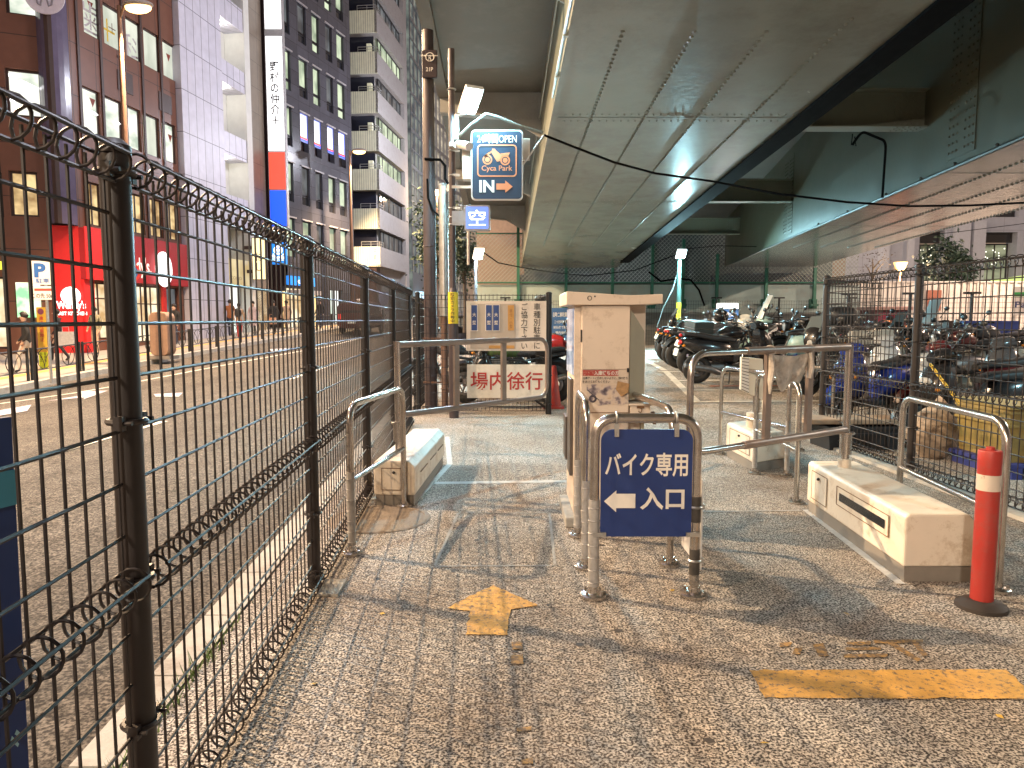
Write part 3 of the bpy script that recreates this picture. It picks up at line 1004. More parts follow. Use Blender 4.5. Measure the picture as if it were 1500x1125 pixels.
e_cyan = M("backlit_sky_blue", (.02,.2,.6), .4, var=0, emit=(.015,.20,.72), es=.9)
e_yel = M("backlit_cream", (.7,.6,.3), .4, var=0, emit=(1,.83,.46), es=1.0)
m_ink = M("black_lettering", (.02,.02,.022), .5, var=0)
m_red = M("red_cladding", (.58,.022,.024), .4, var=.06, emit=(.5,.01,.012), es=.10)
m_wlet = M("white_lettering", (.78,.74,.70), .5, var=.04)
X, Z = Vector((1,0,0)), Vector((0,0,1))

# ---- brown shop and clinic building on the corner
BR = Facade("brown_corner_building", "brown panelled corner building with lit clinic windows above a red shop front", -15.6, 27.8, .14, .25)
m_brown = GRIDM("brown_wall_panel", (.165,.070,.046), (.05,.024,.02), 1.25, 1.85, rough=.35, jw=.018, var=.08)
m_brownd = M("dark_brown_metal", (.05,.028,.025), .4, var=.15)
bs0, _ = BR.at(113, 300); bs1, _ = BR.at(264, 300)
holes, kinds = [], []
cols3 = ((120,146),(150,179),(183,206),(209,233),(237,257))
for (vt, vb, lst, pane) in ((2, 62, cols3, [p_blind, p_blind, p_blind, p_blind, p_blind]),
                            (138, 203, cols3, [p_cool, p_cool, p_cool, p_blind, p_cool]),
                            (-133, -75, cols3, [p_cool]*5)):
    _, zt = BR.at(151, vt); _, zb0 = BR.at(151, vb)
    for (u0, u1), pn in zip(lst, pane):
        vm = vt
        a, _ = BR.at(u0, vm + (u0-151)*.5); b, _ = BR.at(u1, vm + (u1-151)*.5)
        holes.append((a, b, zb0, zt)); kinds.append((pn, ()))
_, zt = BR.at(127, 265); _, zb0 = BR.at(127, 329)
for u0, u1 in ((126,149),(190,211),(215,238),(242,260)):
    a, _ = BR.at(u0, 290); b, _ = BR.at(u1, 300)
    holes.append((a, b, zb0, zt)); kinds.append((p_warm, (.5,)))
ztop = 24.0
_, zr1 = BR.at(190, 346); _, zr0 = BR.at(190, 414)
h_shop = []
for u0, u1 in ((135, 160), (196, 236)):
    a, _ = BR.at(u0, 450); b, _ = BR.at(u1, 450)
    h_shop.append((a, b, .25 if u0 > 190 else .45, zr0-.08))
a, _ = BR.at(243, 450); b, _ = BR.at(264, 450); h_shop.append((a, b-.1, .1, zr0-.08))
wall_holes(bs0, bs1, -.6, ztop, holes + h_shop, .2).build("wall", m_brown, BR.root, smooth=False, local=True)
for h, (pn, mu) in zip(holes, kinds): window(BR.root, *h, pn, m_brownd, mull=mu)
window(BR.root, *h_shop[0], p_shop, m_brownd, mull=(.5,), rails=(.72,))
window(BR.root, *h_shop[1], p_shop, m_brownd, mull=(.35,.7), rails=(.68,))
window(BR.root, *h_shop[2], p_dim, m_brownd, mull=(.5,))
mb = MB(); mb.box(bs0, bs1, .3, 14, -.6, ztop); mb.box(bs0, bs1, -.02, 14, ztop, ztop+.4)
mb.build("core", m_brownd, BR.root, smooth=False, local=True)
# vertical fins between the windows, dark vent panels
mb = MB()
for u in (115, 148, 181, 207.5, 235, 260):
    a, _ = BR.at(u, 100); mb.box(a-.06, a+.06, -.05, -.002, zr1+.05, ztop-.1)
mb.build("fin", m_brownd, BR.root, smooth=False, local=True)
for u0, v0, u1, v1 in ((171,101,181,130),(183,105,193,135),(232,133,250,160),(171,80,181,84)):
    mb = MB(); a, b, c, d = BR.rect(u0, v0, u1, v1); mb.box(a, b, -.03, -.001, c, d)
    mb.build("vent_panel", m_brownd, BR.root, smooth=False, local=True)
# red sign band
mb = MB(); mb.box(bs0-.02, bs1+.02, -.22, -.003, zr0, zr1)
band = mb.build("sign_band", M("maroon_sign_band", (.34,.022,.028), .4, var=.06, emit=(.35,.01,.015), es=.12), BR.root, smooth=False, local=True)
a0, zc = BR.at(170, 388, .22); a1, _ = BR.at(221, 388, .22)
text("Wendy's.", ((a0+a1)/2, -.235, zc), X, Z, a1-a0, .85, M("sign_white_lit", (.8,.72,.66), .5, var=0, emit=(1,.8,.7), es=.5), band, bold=.02, local=True)
a, _ = BR.at(236, 385, .22); mb = MB()
mb.lathe([(.001,.0),(.58,.0),(.62,-.03),(.62,-.06),(.001,-.06)], (0,0,0), 32, 0, Matrix.Rotation(R(-90), 4, 'X') @ Matrix.Diagonal((.92, 1.2, 1, 1)))
mb.v = [(p[0]+a, p[1]-.29, p[2]+zc+.02) for p in mb.v]
mb.build("oval_lamp_panel", e_white, band, local=True)
c133, c157 = BR.at(133, 450)[0], BR.at(157, 380)[0]
mb = MB(); mb.box(bs0-.03, c157, -.26, -.223, zr0-.01, BR.at(113, 331)[1]); mb.box(bs0-.03, c133-.13, -.12, -.004, -.4, zr0-.012)
mb.build("red_corner_cladding", m_red, BR.root, smooth=False, local=True)
# pier posts at the shop
for u in (133, 158, 194, 239): 
    a, _ = BR.at(u, 450); mb = MB(); mb.box(a-.12, a+.12, -.1, -.003, -.4, zr0-.003)
    mb.build("shop_pier", M("red_pier", (.5,.02,.02), .4), BR.root, smooth=False, local=True)
# window lettering of the dental clinic
def on_wall(F, u, v, off=.0): 
    a, z = F.at(u, v, off); return a, z
for ch, u, v, sz, col in (("歯", 133, 28, 1.15, (.45,.42,.44)), ("科", 194.5, 73, 1.15, (.45,.42,.44)), ("＋", 157.5, 44, .85, (.62,.42,.02)), ("＋", 164.5, 42, .4, (.12,.05,.03))):
    a, z = BR.at(u, v, -.12)
    text(ch, (a, .132, z), X, Z, sz, sz, M("window_letter_%d" % int(col[0]*100+col[2]*10), col, .6, var=0), BR.root, bold=.0, local=True)
for u, v in ((132.5, 9), (136, 151), (247, 85), (249.5, 203)):
    mb = MB(); a, z = BR.at(u, v, -.12); mb.add([(a-.16, .133, z+.16), (a+.16, .133, z+.16), (a, .133, z-.16)], [(0,1,2)])
    mb.build("window_marker", M("red_marker", (.25,.05,.03), .5, var=0), BR.root, smooth=False, local=True)
# corner: chamfer with red cladding at the shop, rounded glass column above, side wall
def loc(F, p): 
    q = Vector(p) - F.o
    return Vector((q.dot(F.d), -q.dot(F.nr), q.z))
T = at(68, 300, 26.2); T.z = BR.o.z
lt = loc(BR, T); lt.z = 0
side_d = loc(BR, T + Vector((-math.cos(R(22)), -math.sin(R(22)), 0))) - loc(BR, T); side_d.z = 0
mb = MB()
zc1 = BR.at(113, 331)[1]
c0 = Vector((bs0, 0, 0)); c1 = Vector((lt.x, lt.y, 0)); cn = (c1-c0).normalized(); co = Vector((cn.y, -cn.x, 0))
if co.y > 0: co = -co
mb.prism([c0+co*.02+Z*-.5, c1+co*.02+Z*-.5, c1+co*.02+Z*zc1, c0+co*.02+Z*zc1], -co*.4)
ch = mb.build("red_corner_wall", m_red, BR.root, smooth=False, local=True)
# small lit sign on the red corner
mid = c0.lerp(c1, .42) + co*.06
xd = -cn
mid = c0.lerp(c1, .36) + co*.06
zz = [BR.at(108, v)[1] for v in (448, 459, 433)]
text("Wendy's", mid + Z*zz[0] , xd, Z, .95, .38, e_white, ch, bold=.03, local=True)
text("FIRST KITCHEN", mid + Z*zz[1], xd, Z, 1.0, .13, e_white, ch, bold=.03, local=True)
mb = MB(); mb.sph(mid + Z*zz[2], (.33, .33, .33), 16, 8); mb.v = [tuple(Vector(p) - co*(Vector(p)-mid).dot(co)*.8) for p in mb.v]
mb.build("round_lamp", e_white, ch, local=True)
m_purple = M("violet_glass_column", (.12,.105,.18), .18, var=.12, vs=2)
mb = MB(); prof = []
for i in range(9):
    t = i/8.0; base = c0.lerp(c1, t) + co*(.55*math.sin(math.pi*t) + .03); prof.append(base)
for i in range(8):
    for (za, zb1) in ((zc1+.02, 7.5), (7.6, 13.1), (13.75, ztop)):
        mb.add([prof[i]+Z*za, prof[i+1]+Z*za, prof[i+1]+Z*zb1, prof[i]+Z*zb1], [(0,1,2,3)], 1 if i in (3, 4) else 0)
    mb.add([prof[i]*1.0+co*.08+Z*13.1, prof[i+1]+co*.08+Z*13.1, prof[i+1]+co*.08+Z*13.75, prof[i]+co*.08+Z*13.75], [(0,1,2,3)], 2)
mb.build("corner_column", [m_purple, m_brownd, M("grey_band", (.30,.27,.30), .5)], BR.root, local=True)
cl_ = prof[4] + co*.10
zt_ = BR.at(100, 10)[1]
mb = MB(); mb.lathe([(.001,0),(.62,0),(.62,.05),(.001,.05)], (0,0,0), 32, 0, Matrix.Rotation(math.atan2(co.y, co.x)+R(90), 4, 'Z') @ Matrix.Rotation(R(90), 4, 'X'))
mb.v = [tuple(Vector(p)+cl_+Z*zt_) for p in mb.v]
rs = mb.build("round_clinic_sign", M("sign_pale_violet", (.6,.56,.64), .5), BR.root, local=True)
tooth = [(-.3,.2),(-.25,.32),(-.12,.36),(0,.30),(.12,.36),(.25,.32),(.3,.2),(.27,0),(.2,-.3),(.13,-.36),(.07,-.1),(0,-.05),(-.07,-.1),(-.13,-.36),(-.2,-.3),(-.27,0)]
tb = MB(); tp = [cl_ + co*.06 + Z*(zt_+y) + xd*x for x, y in tooth]
tb.tube(tp, .03, 5, closed=True); tb.build("tooth_outline", M("sign_grey", (.25,.24,.28), .5), rs, local=True)
# side wall with two lit windows and the menu board
SDW = Facade("x", "x x x x", 0, 0, 0, 0)
bpy.data.objects.remove(SDW.root)
SDW.o = T.copy(); sdir = Vector((-math.cos(R(22)), -math.sin(R(22)), 0)); SDW.d = -sdir; SDW.nr = Vector((-sdir.y, sdir.x, 0))
if SDW.nr.y > 0: SDW.nr = -SDW.nr
# local frame of the side wall expressed inside the building: build in world, then convert
def side_world(a, off, z): return SDW.o + SDW.d*a + SDW.nr*off + Z*z
def side_mb(mb_): 
    mb_.v = [tuple(loc(BR, side_world(p[0], -p[1], p[2]))) for p in mb_.v]
    return mb_
sh = []
for u0, v0, u1, v1 in ((6, 98, 58, 168), (12, 249, 54, 316), (5, -45, 55, 18), (-60, 95, -10, 165), (-40, 249, 2, 316)):
    a, z1_ = SDW.at(u0, v0); b, _ = SDW.at(u1, v0); _, z0_ = SDW.at(u0, v1)
    sh.append((a, b, z0_, z1_))
dz = SDW.at(8, 480)
sh.append((SDW.at(-10, 480)[0], SDW.at(11, 480)[0], .15, SDW.at(5, 405)[1]))
side_mb(wall_holes(-9.5, 0, -.6, ztop, sh, .25)).build("side_wall", m_brown, BR.root, smooth=False, local=True)
for i, h in enumerate(sh):
    f = MB()
    a, b, c, d = h; y = .2
    for bx in ((a,b,c,c+.08),(a,b,d-.08,d),(a,a+.08,c+.08,d-.08),(b-.08,b,c+.08,d-.08)): f.box(bx[0], bx[1], y-.06, y, bx[2], bx[3])
    fo = side_mb(f).build("window", m_brownd, BR.root, smooth=False, local=True)
    pb = MB(); pb.quad((a,y+.002,c),(b,y+.002,c),(b,y+.002,d),(a,y+.002,d))
    side_mb(pb).build("pane", p_warm if i in (1, 4) else (p_shop if i == 5 else p_cool), fo, smooth=False, local=True)
a, b = SDW.at(25, 440)[0], SDW.at(60, 440)[0]; z1_, z0_ = SDW.at(40, 414)[1], SDW.at(40, 465)[1]
pb = MB(); pb.box(a, b, -.08, -.004, z0_, z1_)
side_mb(pb).build("menu_board", LIT("menu_board_lit", (.25,.75,.30), (1,.97,.75), 1.25, (2.2,2.2,2.2)), BR.root, smooth=False, local=True)
pb = MB(); a, b = SDW.at(-20, 390)[0], SDW.at(5, 390)[0]; pb.box(a, b, -.1, -.004, SDW.at(0, 395)[1], SDW.at(0, 383)[1])
side_mb(pb).build("lit_strip_sign", M("lit_yellow_green", (.4,.6,.1), .4, var=0, emit=(.85,.75,.05), es=.9), BR.root, smooth=False, local=True)
# lit ceiling tubes seen behind the office panes
mb = MB()
for u0, v0, u1, v1 in ((6, 107, 24, 114), (29, 118, 56, 131), (6, 143, 22, 149)):
    a, z0_ = SDW.at(u0, v0, -.18); b, z1_ = SDW.at(u1, v1, -.18)
    mb.tube([(a, .19, z0_), (b, .19, z1_)], .05, 5)
side_mb(mb).build("ceiling_tube", M("fluorescent_tube", (.9,.9,.9), .4, var=0, emit=(1,1,1), es=2.5), BR.root, local=True)
mb = MB()
for u0, v0, u1, v1 in ((127,160,147,171),(167,178,178,183)):
    a, z0_ = BR.at(u0, v0, -.13); b, z1_ = BR.at(u1, v1, -.13); mb.tube([(a,.137,z0_),(b,.137,z1_)], .05, 5)
mb.build("ceiling_tube", M("fluorescent_tube", (.9,.9,.9)), BR.root, local=True)

# ---- white panelled tower with recessed balconies
WT = Facade("white_panel_tower", "tall pale violet white panelled tower between the brown and the dark building", BR.o.x + .14*5.9, 27.8+5.9, .14, .5)
ws0 = WT.at(265, 300)[0]; ws1 = WT.at(325, 300)[0]; ws2 = WT.at(366, 250)[0]; ws3 = WT.at(391, 250)[0]
m_wt = GRIDM("white_tower_panel", (.56,.555,.65), (.12,.12,.15), .62, 1.86, rough=.45, jw=.016, var=.04)
m_wtp = M("pale_plaster", (.60,.60,.57), .6, var=.07, vs=2)
mb = MB(); mb.box(ws0+.01, ws1, -.25, 10, -.6, 30); mb.build("wall", m_wt, WT.root, smooth=False, local=True)
zc_ = WT.at(345, 380)[1]
mb = MB(); mb.box(ws1+.004, ws2, .9, 10, zc_, 30); mb.box(ws2-.55, ws2-.004, -.2, .89, zc_, 30)
mb.build("balcony_bay", m_wtp, WT.root, smooth=False, local=True)
for v0, v1 in ((-60,-20),(4,37),(96,128),(197,230),(287,330),(-160,-115)):
    mb = MB()
    z1_, z0_ = WT.at(337, v0)[1], WT.at(337, v1)[1]
    mb.box(ws1+.006, ws2-.56, -.15, .2, z0_, z1_); mb.box(ws1+.006, ws2-.56, .21, .89, z0_, z0_+.2)
    mb.build("balcony_parapet", m_wt, WT.root, smooth=False, local=True)
for v0, v1 in ((37,96),(128,197),(230,287)):
    z1_, z0_ = WT.at(337, v0)[1]-.1, WT.at(337, v1)[1]+.1
    window(WT.root, ws1+.3, ws1+1.0, z0_, z1_-.15, M("tan_curtain_pane", (.45,.35,.22), .3), m_framel, y=.88)
    bl_ = MB(); bl_.box(ws1+.5, ws1+1.1, .25, .45, z1_+.02, z1_+.06); bo_ = bl_.build("added_balcony_lamp", M("added_balcony_glow", (.9,.85,.7), .4, var=0, emit=(1,.95,.8), es=2.5), WT.root, smooth=False, local=True)  # glowing lamp added to brighten the dark balcony recess
    ll_ = lamp("added_balcony_light", 'POINT', (0,0,0), 45, (1,.95,.82), None, .1); ll_.parent = bo_; ll_.location = (ws1+.8, .35, z1_-.15)
# shop at the tower's foot: cream canopy, lit glass
zg = WT.at(345, 418)[1]
mb = MB(); mb.box(ws1+.004, ws2-.56, -.1, .9, zg, zc_-.003); mb.build("shop_canopy", LIT("cream_lit_fascia", (.72,.5,.2), (.95,.78,.45), .55, (.6,.6,.6)), WT.root, smooth=False, local=True)
a, z = WT.at(343, 407, .1); text("SECOND", (a, -.112, z), X, Z, 1.5, .16, M("brown_lettering", (.2,.1,.04), .5), WT.root, local=True)
window(WT.root, ws1+.02, ws2-.58, .05, zg-.02, p_white, m_framel, y=.5, mull=(.33,.66))
mb = MB(); mb.box(ws2-.55, ws2-.004, -.2, .89, -.6, zc_); mb.build("pillar", m_wtp, WT.root, smooth=False, local=True)
# brown grey stone pier beside it and the lit vertical signs
m_stone = GRIDM("brown_stone_pier", (.22,.18,.145), (.10,.085,.07), 1.4, 1.35, rough=.5)
mb = MB(); mb.box(ws2+.004, ws3-.006, .1, 10, -.6, 30); mb.build("stone_pier", m_stone, WT.root, smooth=False, local=True)
window(WT.root, ws2+.1, ws3-.15, .05, 2.6, p_shop, m_brownd, y=.098)
def hang_sign(name, label, cat, u0, u1, v0, v1, Y, parts, depth=.35):
    p = at((u0+u1)/2, (v0+v1)/2, Y)
    t = thing(name, label, cat, (p.x, Y, at(u0, v1, Y).z))
    w = at(u1, v0, Y).x - at(u0, v0, Y).x
    return t, w, (lambda v: at((u0+u1)/2, v, Y).z)
t, w, zf = hang_sign("vertical_sign", "tall lit vertical sign in white, red and blue with black Japanese letters", "sign", 391, 415, -40, 332, 41.0, None)
x0, x1 = t.location.x - w/2, t.location.x + w/2
mb = MB(); mb.box(x0-.05, x1+.05, 41.03, 41.4, zf(334), zf(-60)); mb.build("case", M("sign_case_grey", (.4,.4,.42), .4, .3), t, smooth=False)
for v0, v1, mm in ((-60, 42, e_white), (53, 221, e_white), (223, 277, e_red), (279, 331, e_blue)):
    mb = MB(); mb.box(x0, x1, 41.0, 41.028, zf(v1), zf(v0)); f = mb.build("light_panel", mm, t, smooth=False)
    if v0 == 53: text("野村の仲介＋", (t.location.x, 40.99, (zf(90)+zf(182))/2), X, Z, .52, zf(90)-zf(182), m_ink, f, vertical=True, bold=.02)
t, w, zf = hang_sign("lantern_sign", "cream lit vertical shop sign with two brown letters", "sign", 370, 388, 349, 409, 38.2, None)
x0, x1 = t.location.x - w/2, t.location.x + w/2
mb = MB(); mb.box(x0-.05, x1+.05, 38.22, 38.5, zf(410), zf(348)); mb.box(x0-.5, x0-.052, 38.3, 38.4, zf(365), zf(360)); mb.box(x0-.5, x0-.052, 38.3, 38.4, zf(400), zf(395)); mb.build("case", m_brownd, t, smooth=False)
mb = MB(); mb.box(x0, x1, 38.19, 38.218, zf(409), zf(349)); f = mb.build("light_panel", e_yel, t, smooth=False)
text("ねし", (t.location.x, 38.18, (zf(370)+zf(397))/2), X, Z, .4, zf(370)-zf(397), M("brown_lettering", (.2,.1,.04)), f, vertical=True)

# ---- dark stone office block
DK = Facade("dark_office_block", "dark grey stone office block with a grid of tall narrow windows", -13.35, 41.6, .286, .8)
m_dark = GRIDM("dark_stone", (.062,.064,.082), (.028,.028,.034), 1.2, .8, rough=.22, jw=.010, var=.16, bump=.12)
ds0 = DK.at(416, 200)[0]; ds1 = DK.at(515, 200)[0]
cols = [(419,431),(443,454.5),(463,473),(482,491.5),(498,508)]
holes, kinds = [], []
rk = random.Random(11)
base_v = [(-101,-36),(-19,46)]
zrow = []
for k in range(-4, 5):
    v0 = 76 + 81*k; zrow.append((DK.at(425, v0)[1], DK.at(425, v0+38)[1], DK.at(425, v0+42)[1], DK.at(425, v0+57)[1], k))
for (zt, zm, zm2, zb0, k) in zrow:
    if zb0 < 3.6: continue
    for ci, (u0, u1) in enumerate(cols):
        a = DK.at(u0, 300)[0]; b = DK.at(u1, 300)[0]
        holes.append((a, b, zb0, zt))
        pn = p_dim
        if k == 1 and ci > 0: pn = "ad"
        elif (k, ci) in ((0,0),(0,1),(0,2),(1,0),(2,0),(-1,4),(-2,3),(0,4),(2,4),(2,3),(-3,1)): pn = p_green
        elif rk.random() < .25: pn = p_green
        kinds.append((pn, zm, zm2))
g0, g1_, = DK.at(480, 420)[0], DK.at(511, 420)[0]
gate = (DK.at(483, 450)[0], DK.at(503, 450)[0], .1, DK.at(490, 424)[1])
shop = (DK.at(418, 450)[0], DK.at(452, 450)[0], .1, DK.at(420, 420)[1])
wall_holes(ds0, ds1, -.6, 30, holes + [gate, shop], .32).build("wall", m_dark, DK.root, smooth=False, local=True)
mb = MB(); mb.box(ds0, ds1, .45, 12, -.6, 30); mb.build("core", m_brownd, DK.root, smooth=False, local=True)
ad_pane = M("lit_poster_pane", (.7,.7,.75), .3, var=0, emit=(.86,.88,1.0), es=.95)
for (a, b, c, d), (pn, zm, zm2) in zip(holes, kinds):
    if pn == "ad":
        f = window(DK.root, a, b, zm2, d, ad_pane, M("blue_lit_rim", (.1,.12,.3), .4, emit=(.12,.16,.6), es=.6), y=.1, fw=.05)
        hh = d - zm2
        mb = MB(); mb.box(a+.05, b-.05, .06, .099, zm2+.05, zm2+hh*.10); mb.build("blue_stripe", e_blue, f, smooth=False, local=True)
        mb = MB(); mb.box(a+.05, b-.05, .06, .099, zm2+hh*.10, zm2+hh*.18); mb.build("red_stripe", e_red, f, smooth=False, local=True)
    else:
        window(DK.root, a, b, zm2+.03, d, pn, m_frame, y=.16, fw=.06)
        window(DK.root, a, b, c, zm2-.03, pn if pn is p_green and rk.random() < .6 else p_dark, m_frame, y=.16, fw=.05)
# pale ledge above each window
mb = MB()
for (a, b, c, d) in holes: mb.box(a-.1, b+.15, -.06, -.002, d+.02, d+.10)
mb.build("window_ledge", M("light_stone", (.34,.32,.33), .5), DK.root, smooth=False, local=True)
window(DK.root, *gate, p_white, m_frame, y=.3, mull=(.3,.55))
window(DK.root, *shop, p_shop, m_brownd, y=.3, mull=(.5,), rails=(.7,))
mb = MB(); z1_, z0_ = DK.at(420, 404)[1], DK.at(420, 417)[1]; a, b = DK.at(417, 410)[0], DK.at(455, 410)[0]
mb.box(a, b, -.3, -.002, z0_, z1_); f = mb.build("shop_sign", e_cyan, DK.root, smooth=False, local=True)
text("knits", ((a+b)/2, -.31, (z0_+z1_)/2), X, Z, (b-a)*.42, (z1_-z0_)*.62, e_white, f, bold=.02, local=True)
mb = MB(); mb.box(a+.2, b, -.8, -.002, z0_-.55, z0_-.3); mb.build("awning", M("grey_awning", (.35,.34,.36), .7), DK.root, smooth=False, local=True)
mb = MB()
for u in (413.5, 458): 
    q = DK.at(u, 440)[0]; mb.box(q-.08, q+.08, -.25, -.002, .2, z0_-.4)
mb.build("lit_jamb", M("lit_jamb_glow", (.8,.6,.3), .4, var=0, emit=(1,.7,.3), es=.9), DK.root, smooth=False, local=True)
t, w, zf = hang_sign("blue_projecting_sign", "square bright blue lit shop sign with a white round emblem", "sign", 396, 419, 355, 387, 39.8, None)
x0, x1 = t.location.x - w/2, t.location.x + w/2
mb = MB(); mb.box(x0, x1, 39.8, 40.0, zf(387), zf(355)); f = mb.build("light_panel", e_cyan, t, smooth=False)
mb = MB(); mb.torus((t.location.x, 39.785, zf(366.5)), .20, .05, n=20); mb.sph((t.location.x, 39.785, zf(366.5)), (.1,.02,.1)); mb.torus((t.location.x, 39.785, zf(369)), .30, .03, n=14, a0=R(200), a1=R(340)); mb.build("emblem", e_white, f)
text("Travel Hut", (t.location.x, 39.785, zf(377)), X, Z, w*.8, .2, e_white, f, bold=.03)
text("ーーーー", (t.location.x, 39.785, zf(381)), X, Z, w*.7, .04, e_white, f, bold=.03)

# ---- beige block with ribbed corner balconies
BB = Facade("beige_balcony_block", "pale concrete block with ribbed wraparound corner balconies", at(556, 300, 52).x, 52, .103, 1.15)
m_rib = GRIDM("ribbed_concrete", (.76,.78,.60), (.26,.26,.20), .16, 40, rough=.8, jw=.014, var=.04, bump=.6)
m_spk = M("speckled_concrete", (.36,.345,.34), .85, var=.3, vs=28, bump=.3, bs=60, dirt=(.28,.25,.23), ds=2)
m_glassd = M("navy_glass", (.025,.028,.045), .08, var=0, spec=.8)
zs_ = []
for v0, v1 in ((14,47),(75,107),(133,165),(191,221),(247,278),(305,335),(361,390)):
    zs_.append((at(530, v1, 52).z - BB.o.z, at(530, v0, 52).z - BB.o.z))
step = (zs_[0][0]-zs_[-1][0])/6
for k in range(1, 5): zs_.append((zs_[0][0]+step*k, zs_[0][1]+step*k))
sE, sW = BB.at(597, 200)[0], BB.at(609, 200)[0]
mb = MB(); mb.box(.9, sW, .5, 8, -1, 34); mb.box(sE-1.0, sE, .002, .5, -1, 34); mb.build("core", m_spk, BB.root, smooth=False, local=True)
for (a, b) in zs_:
    mb = MB(); mb.box(0, .14, .002, 2.35, a, b, 0); mb.box(.0, sE-1.004, 0, .14, a+.02, b-.01, 1); mb.box(.142, sE-1.004, .142, .5, a+.03, a+.18, 1)
    mb.box(.142, .9, .5, 2.35, a+.03, a+.18, 1)
    mb.build("balcony_band", [m_rib, m_spk], BB.root, smooth=False, local=True)
    mb = MB()
    mb.tube([(.07, 1.4, b+.35), (.07, .07, b+.35), (1.1, .07, b+.35)], .025, 6); mb.tube([(.07, 1.4, b+.18), (.07, .07, b+.18), (1.1, .07, b+.18)], .018, 6)
    for p in ((.07,1.4),(.07,.7),(.07,.07),(.6,.07),(1.1,.07)): mb.cyl((p[0],p[1],b-.01), (p[0],p[1],b+.35), .02, n=6)
    mb.build("railing", M("steel_rail", (.42,.43,.42), .4, .6), BB.root, local=True)
bb = sorted(zs_)
for i in range(len(bb)-1):
    z0_, z1_ = bb[i][1], bb[i+1][0]
    lit_ = [p_dim, p_dim, p_green, p_green, p_dim, p_green, p_dim, p_dim, p_dim, p_dim, p_dim][i]
    window(BB.root, 1.15, sE-1.05, z0_-.02, z1_+.0, lit_, m_frame, y=.34, fw=.09, mull=(.14,.38,.62,.84))
    mb = MB(); mb.box(.80, .89, .5, 2.35, z0_-.8, z1_+.05); mb.box(.84, .899, .9, 1.1, z0_-.5, z1_); mb.build("recess_glass", m_glassd, BB.root, smooth=False, local=True)
mb = MB()
for i in (2, 3, 4, 5):
    z0_ = bb[i][1]; mb.box(.2, .5, .5, .82, z0_-.1, z0_+.62)
mb.build("air_unit", M("lit_air_unit", (.62,.62,.5), .5, var=.1, emit=(.7,.7,.45), es=.25), BB.root, smooth=False, local=True)
mb = MB()
for i in range(len(bb)-1):
    mb.box(sE+.15, sW-.15, .37, .47, bb[i][1]-.1, bb[i+1][0]-.1)
mb.build("side_window", m_glassd, BB.root, smooth=False, local=True)
mb = MB(); mb.box(sE+.003, sW, .38, .499, -1, 34); mb.build("end_pier", m_spk, BB.root, smooth=False, local=True)
ps = at(549, 376, 52); xl = loc(BB, ps)
mb = MB(); mb.box(-.05, -.003, xl.y-.38, xl.y+.30, zs_[6][0]+.12, zs_[6][1]-.06); f = mb.build("name_plate", M("pale_plate", (.62,.66,.58), .5), BB.root, smooth=False, local=True)
text("神奈川建設ビル", (-.055, xl.y-.03, (zs_[6][0]+zs_[6][1])/2+.04), (0,-1,0), Z, .26, 1.05, M("green_ink", (.04,.10,.07), .5), f, vertical=True, local=True)
window(BB.root, 1.15, sE-1.05, .2, bb[0][0]-.02, p_warm, m_frame, y=.6, fw=.1, mull=(.2,.45,.65,.85))
mb = MB(); mb.box(0, .89, .3, 2.3, -1, bb[0][0]-.1); mb.build("ground_floor", m_brownd, BB.root, smooth=False, local=True)

# ---- narrow curtain wall building and the far lattice block
GL = Facade("glass_curtain_block", "narrow glass curtain wall building at the far end of the street", BB.o.x + .103*9.6, 61.6, .103, 1.3)
g1_ = GL.at(624, 200)[0]
holes = []
zz0 = 4.2
while zz0 < 30:
    for k in range(4):
        a = .1 + k*(g1_-.2)/4; b = a + (g1_-.2)/4 - .1
        holes.append((a, b, zz0, zz0+1.25)); holes.append((a, b, zz0+1.35, zz0+2.75))
    zz0 += 3.0
wall_holes(0, g1_, -1, 31, holes, .1).build("wall", M("pale_mullion", (.17,.19,.21), .4, .2), GL.root, smooth=False, local=True)
mb = MB(); mb.box(0, g1_, .105, 6, -1, 31); mb.build("glazing", LIT("curtain_wall_glow", (.03,.04,.055), (.34,.40,.34), .40, (.5,.5,.9)), GL.root, smooth=False, local=True)
mb = MB(); a, z = GL.at(612, 436); mb.box(a-.9, a+1.0, -.6, -.003, z-.55, z+.5); f = mb.build("shop_sign", M("lit_pale_blue", (.5,.7,.8), .4, var=0, emit=(.35,.68,.85), es=.9), GL.root, smooth=False, local=True)
text("クリニック", (a, -.61, z), X, Z, 1.4, .35, e_white, f, bold=.02, local=True)
FB = Facade("far_lattice_block", "distant pale block with a bright lattice of lit floors beyond the poles", at(634, 300, 75).x, 75, .16, 1.6)
f1 = FB.at(684, 300)[0]
mb = MB(); mb.box(0, f1, .1, 8, -1, 26); mb.build("glazing", LIT("lattice_glow", (.18,.15,.12), (.85,.72,.52), .5, (.25,.25,1.2)), FB.root, smooth=False, local=True)
mb = MB()
x = 0
while x < f1: mb.box(x, x+.12, -.1, .098, -1, 26); x += 1.5
z = 0
while z < 26: mb.box(0, f1, -.06, .096, z, z+.3); z += 2.9
mb.build("lattice", M("lattice_frame", (.30,.29,.28), .5), FB.root, smooth=False, local=True)

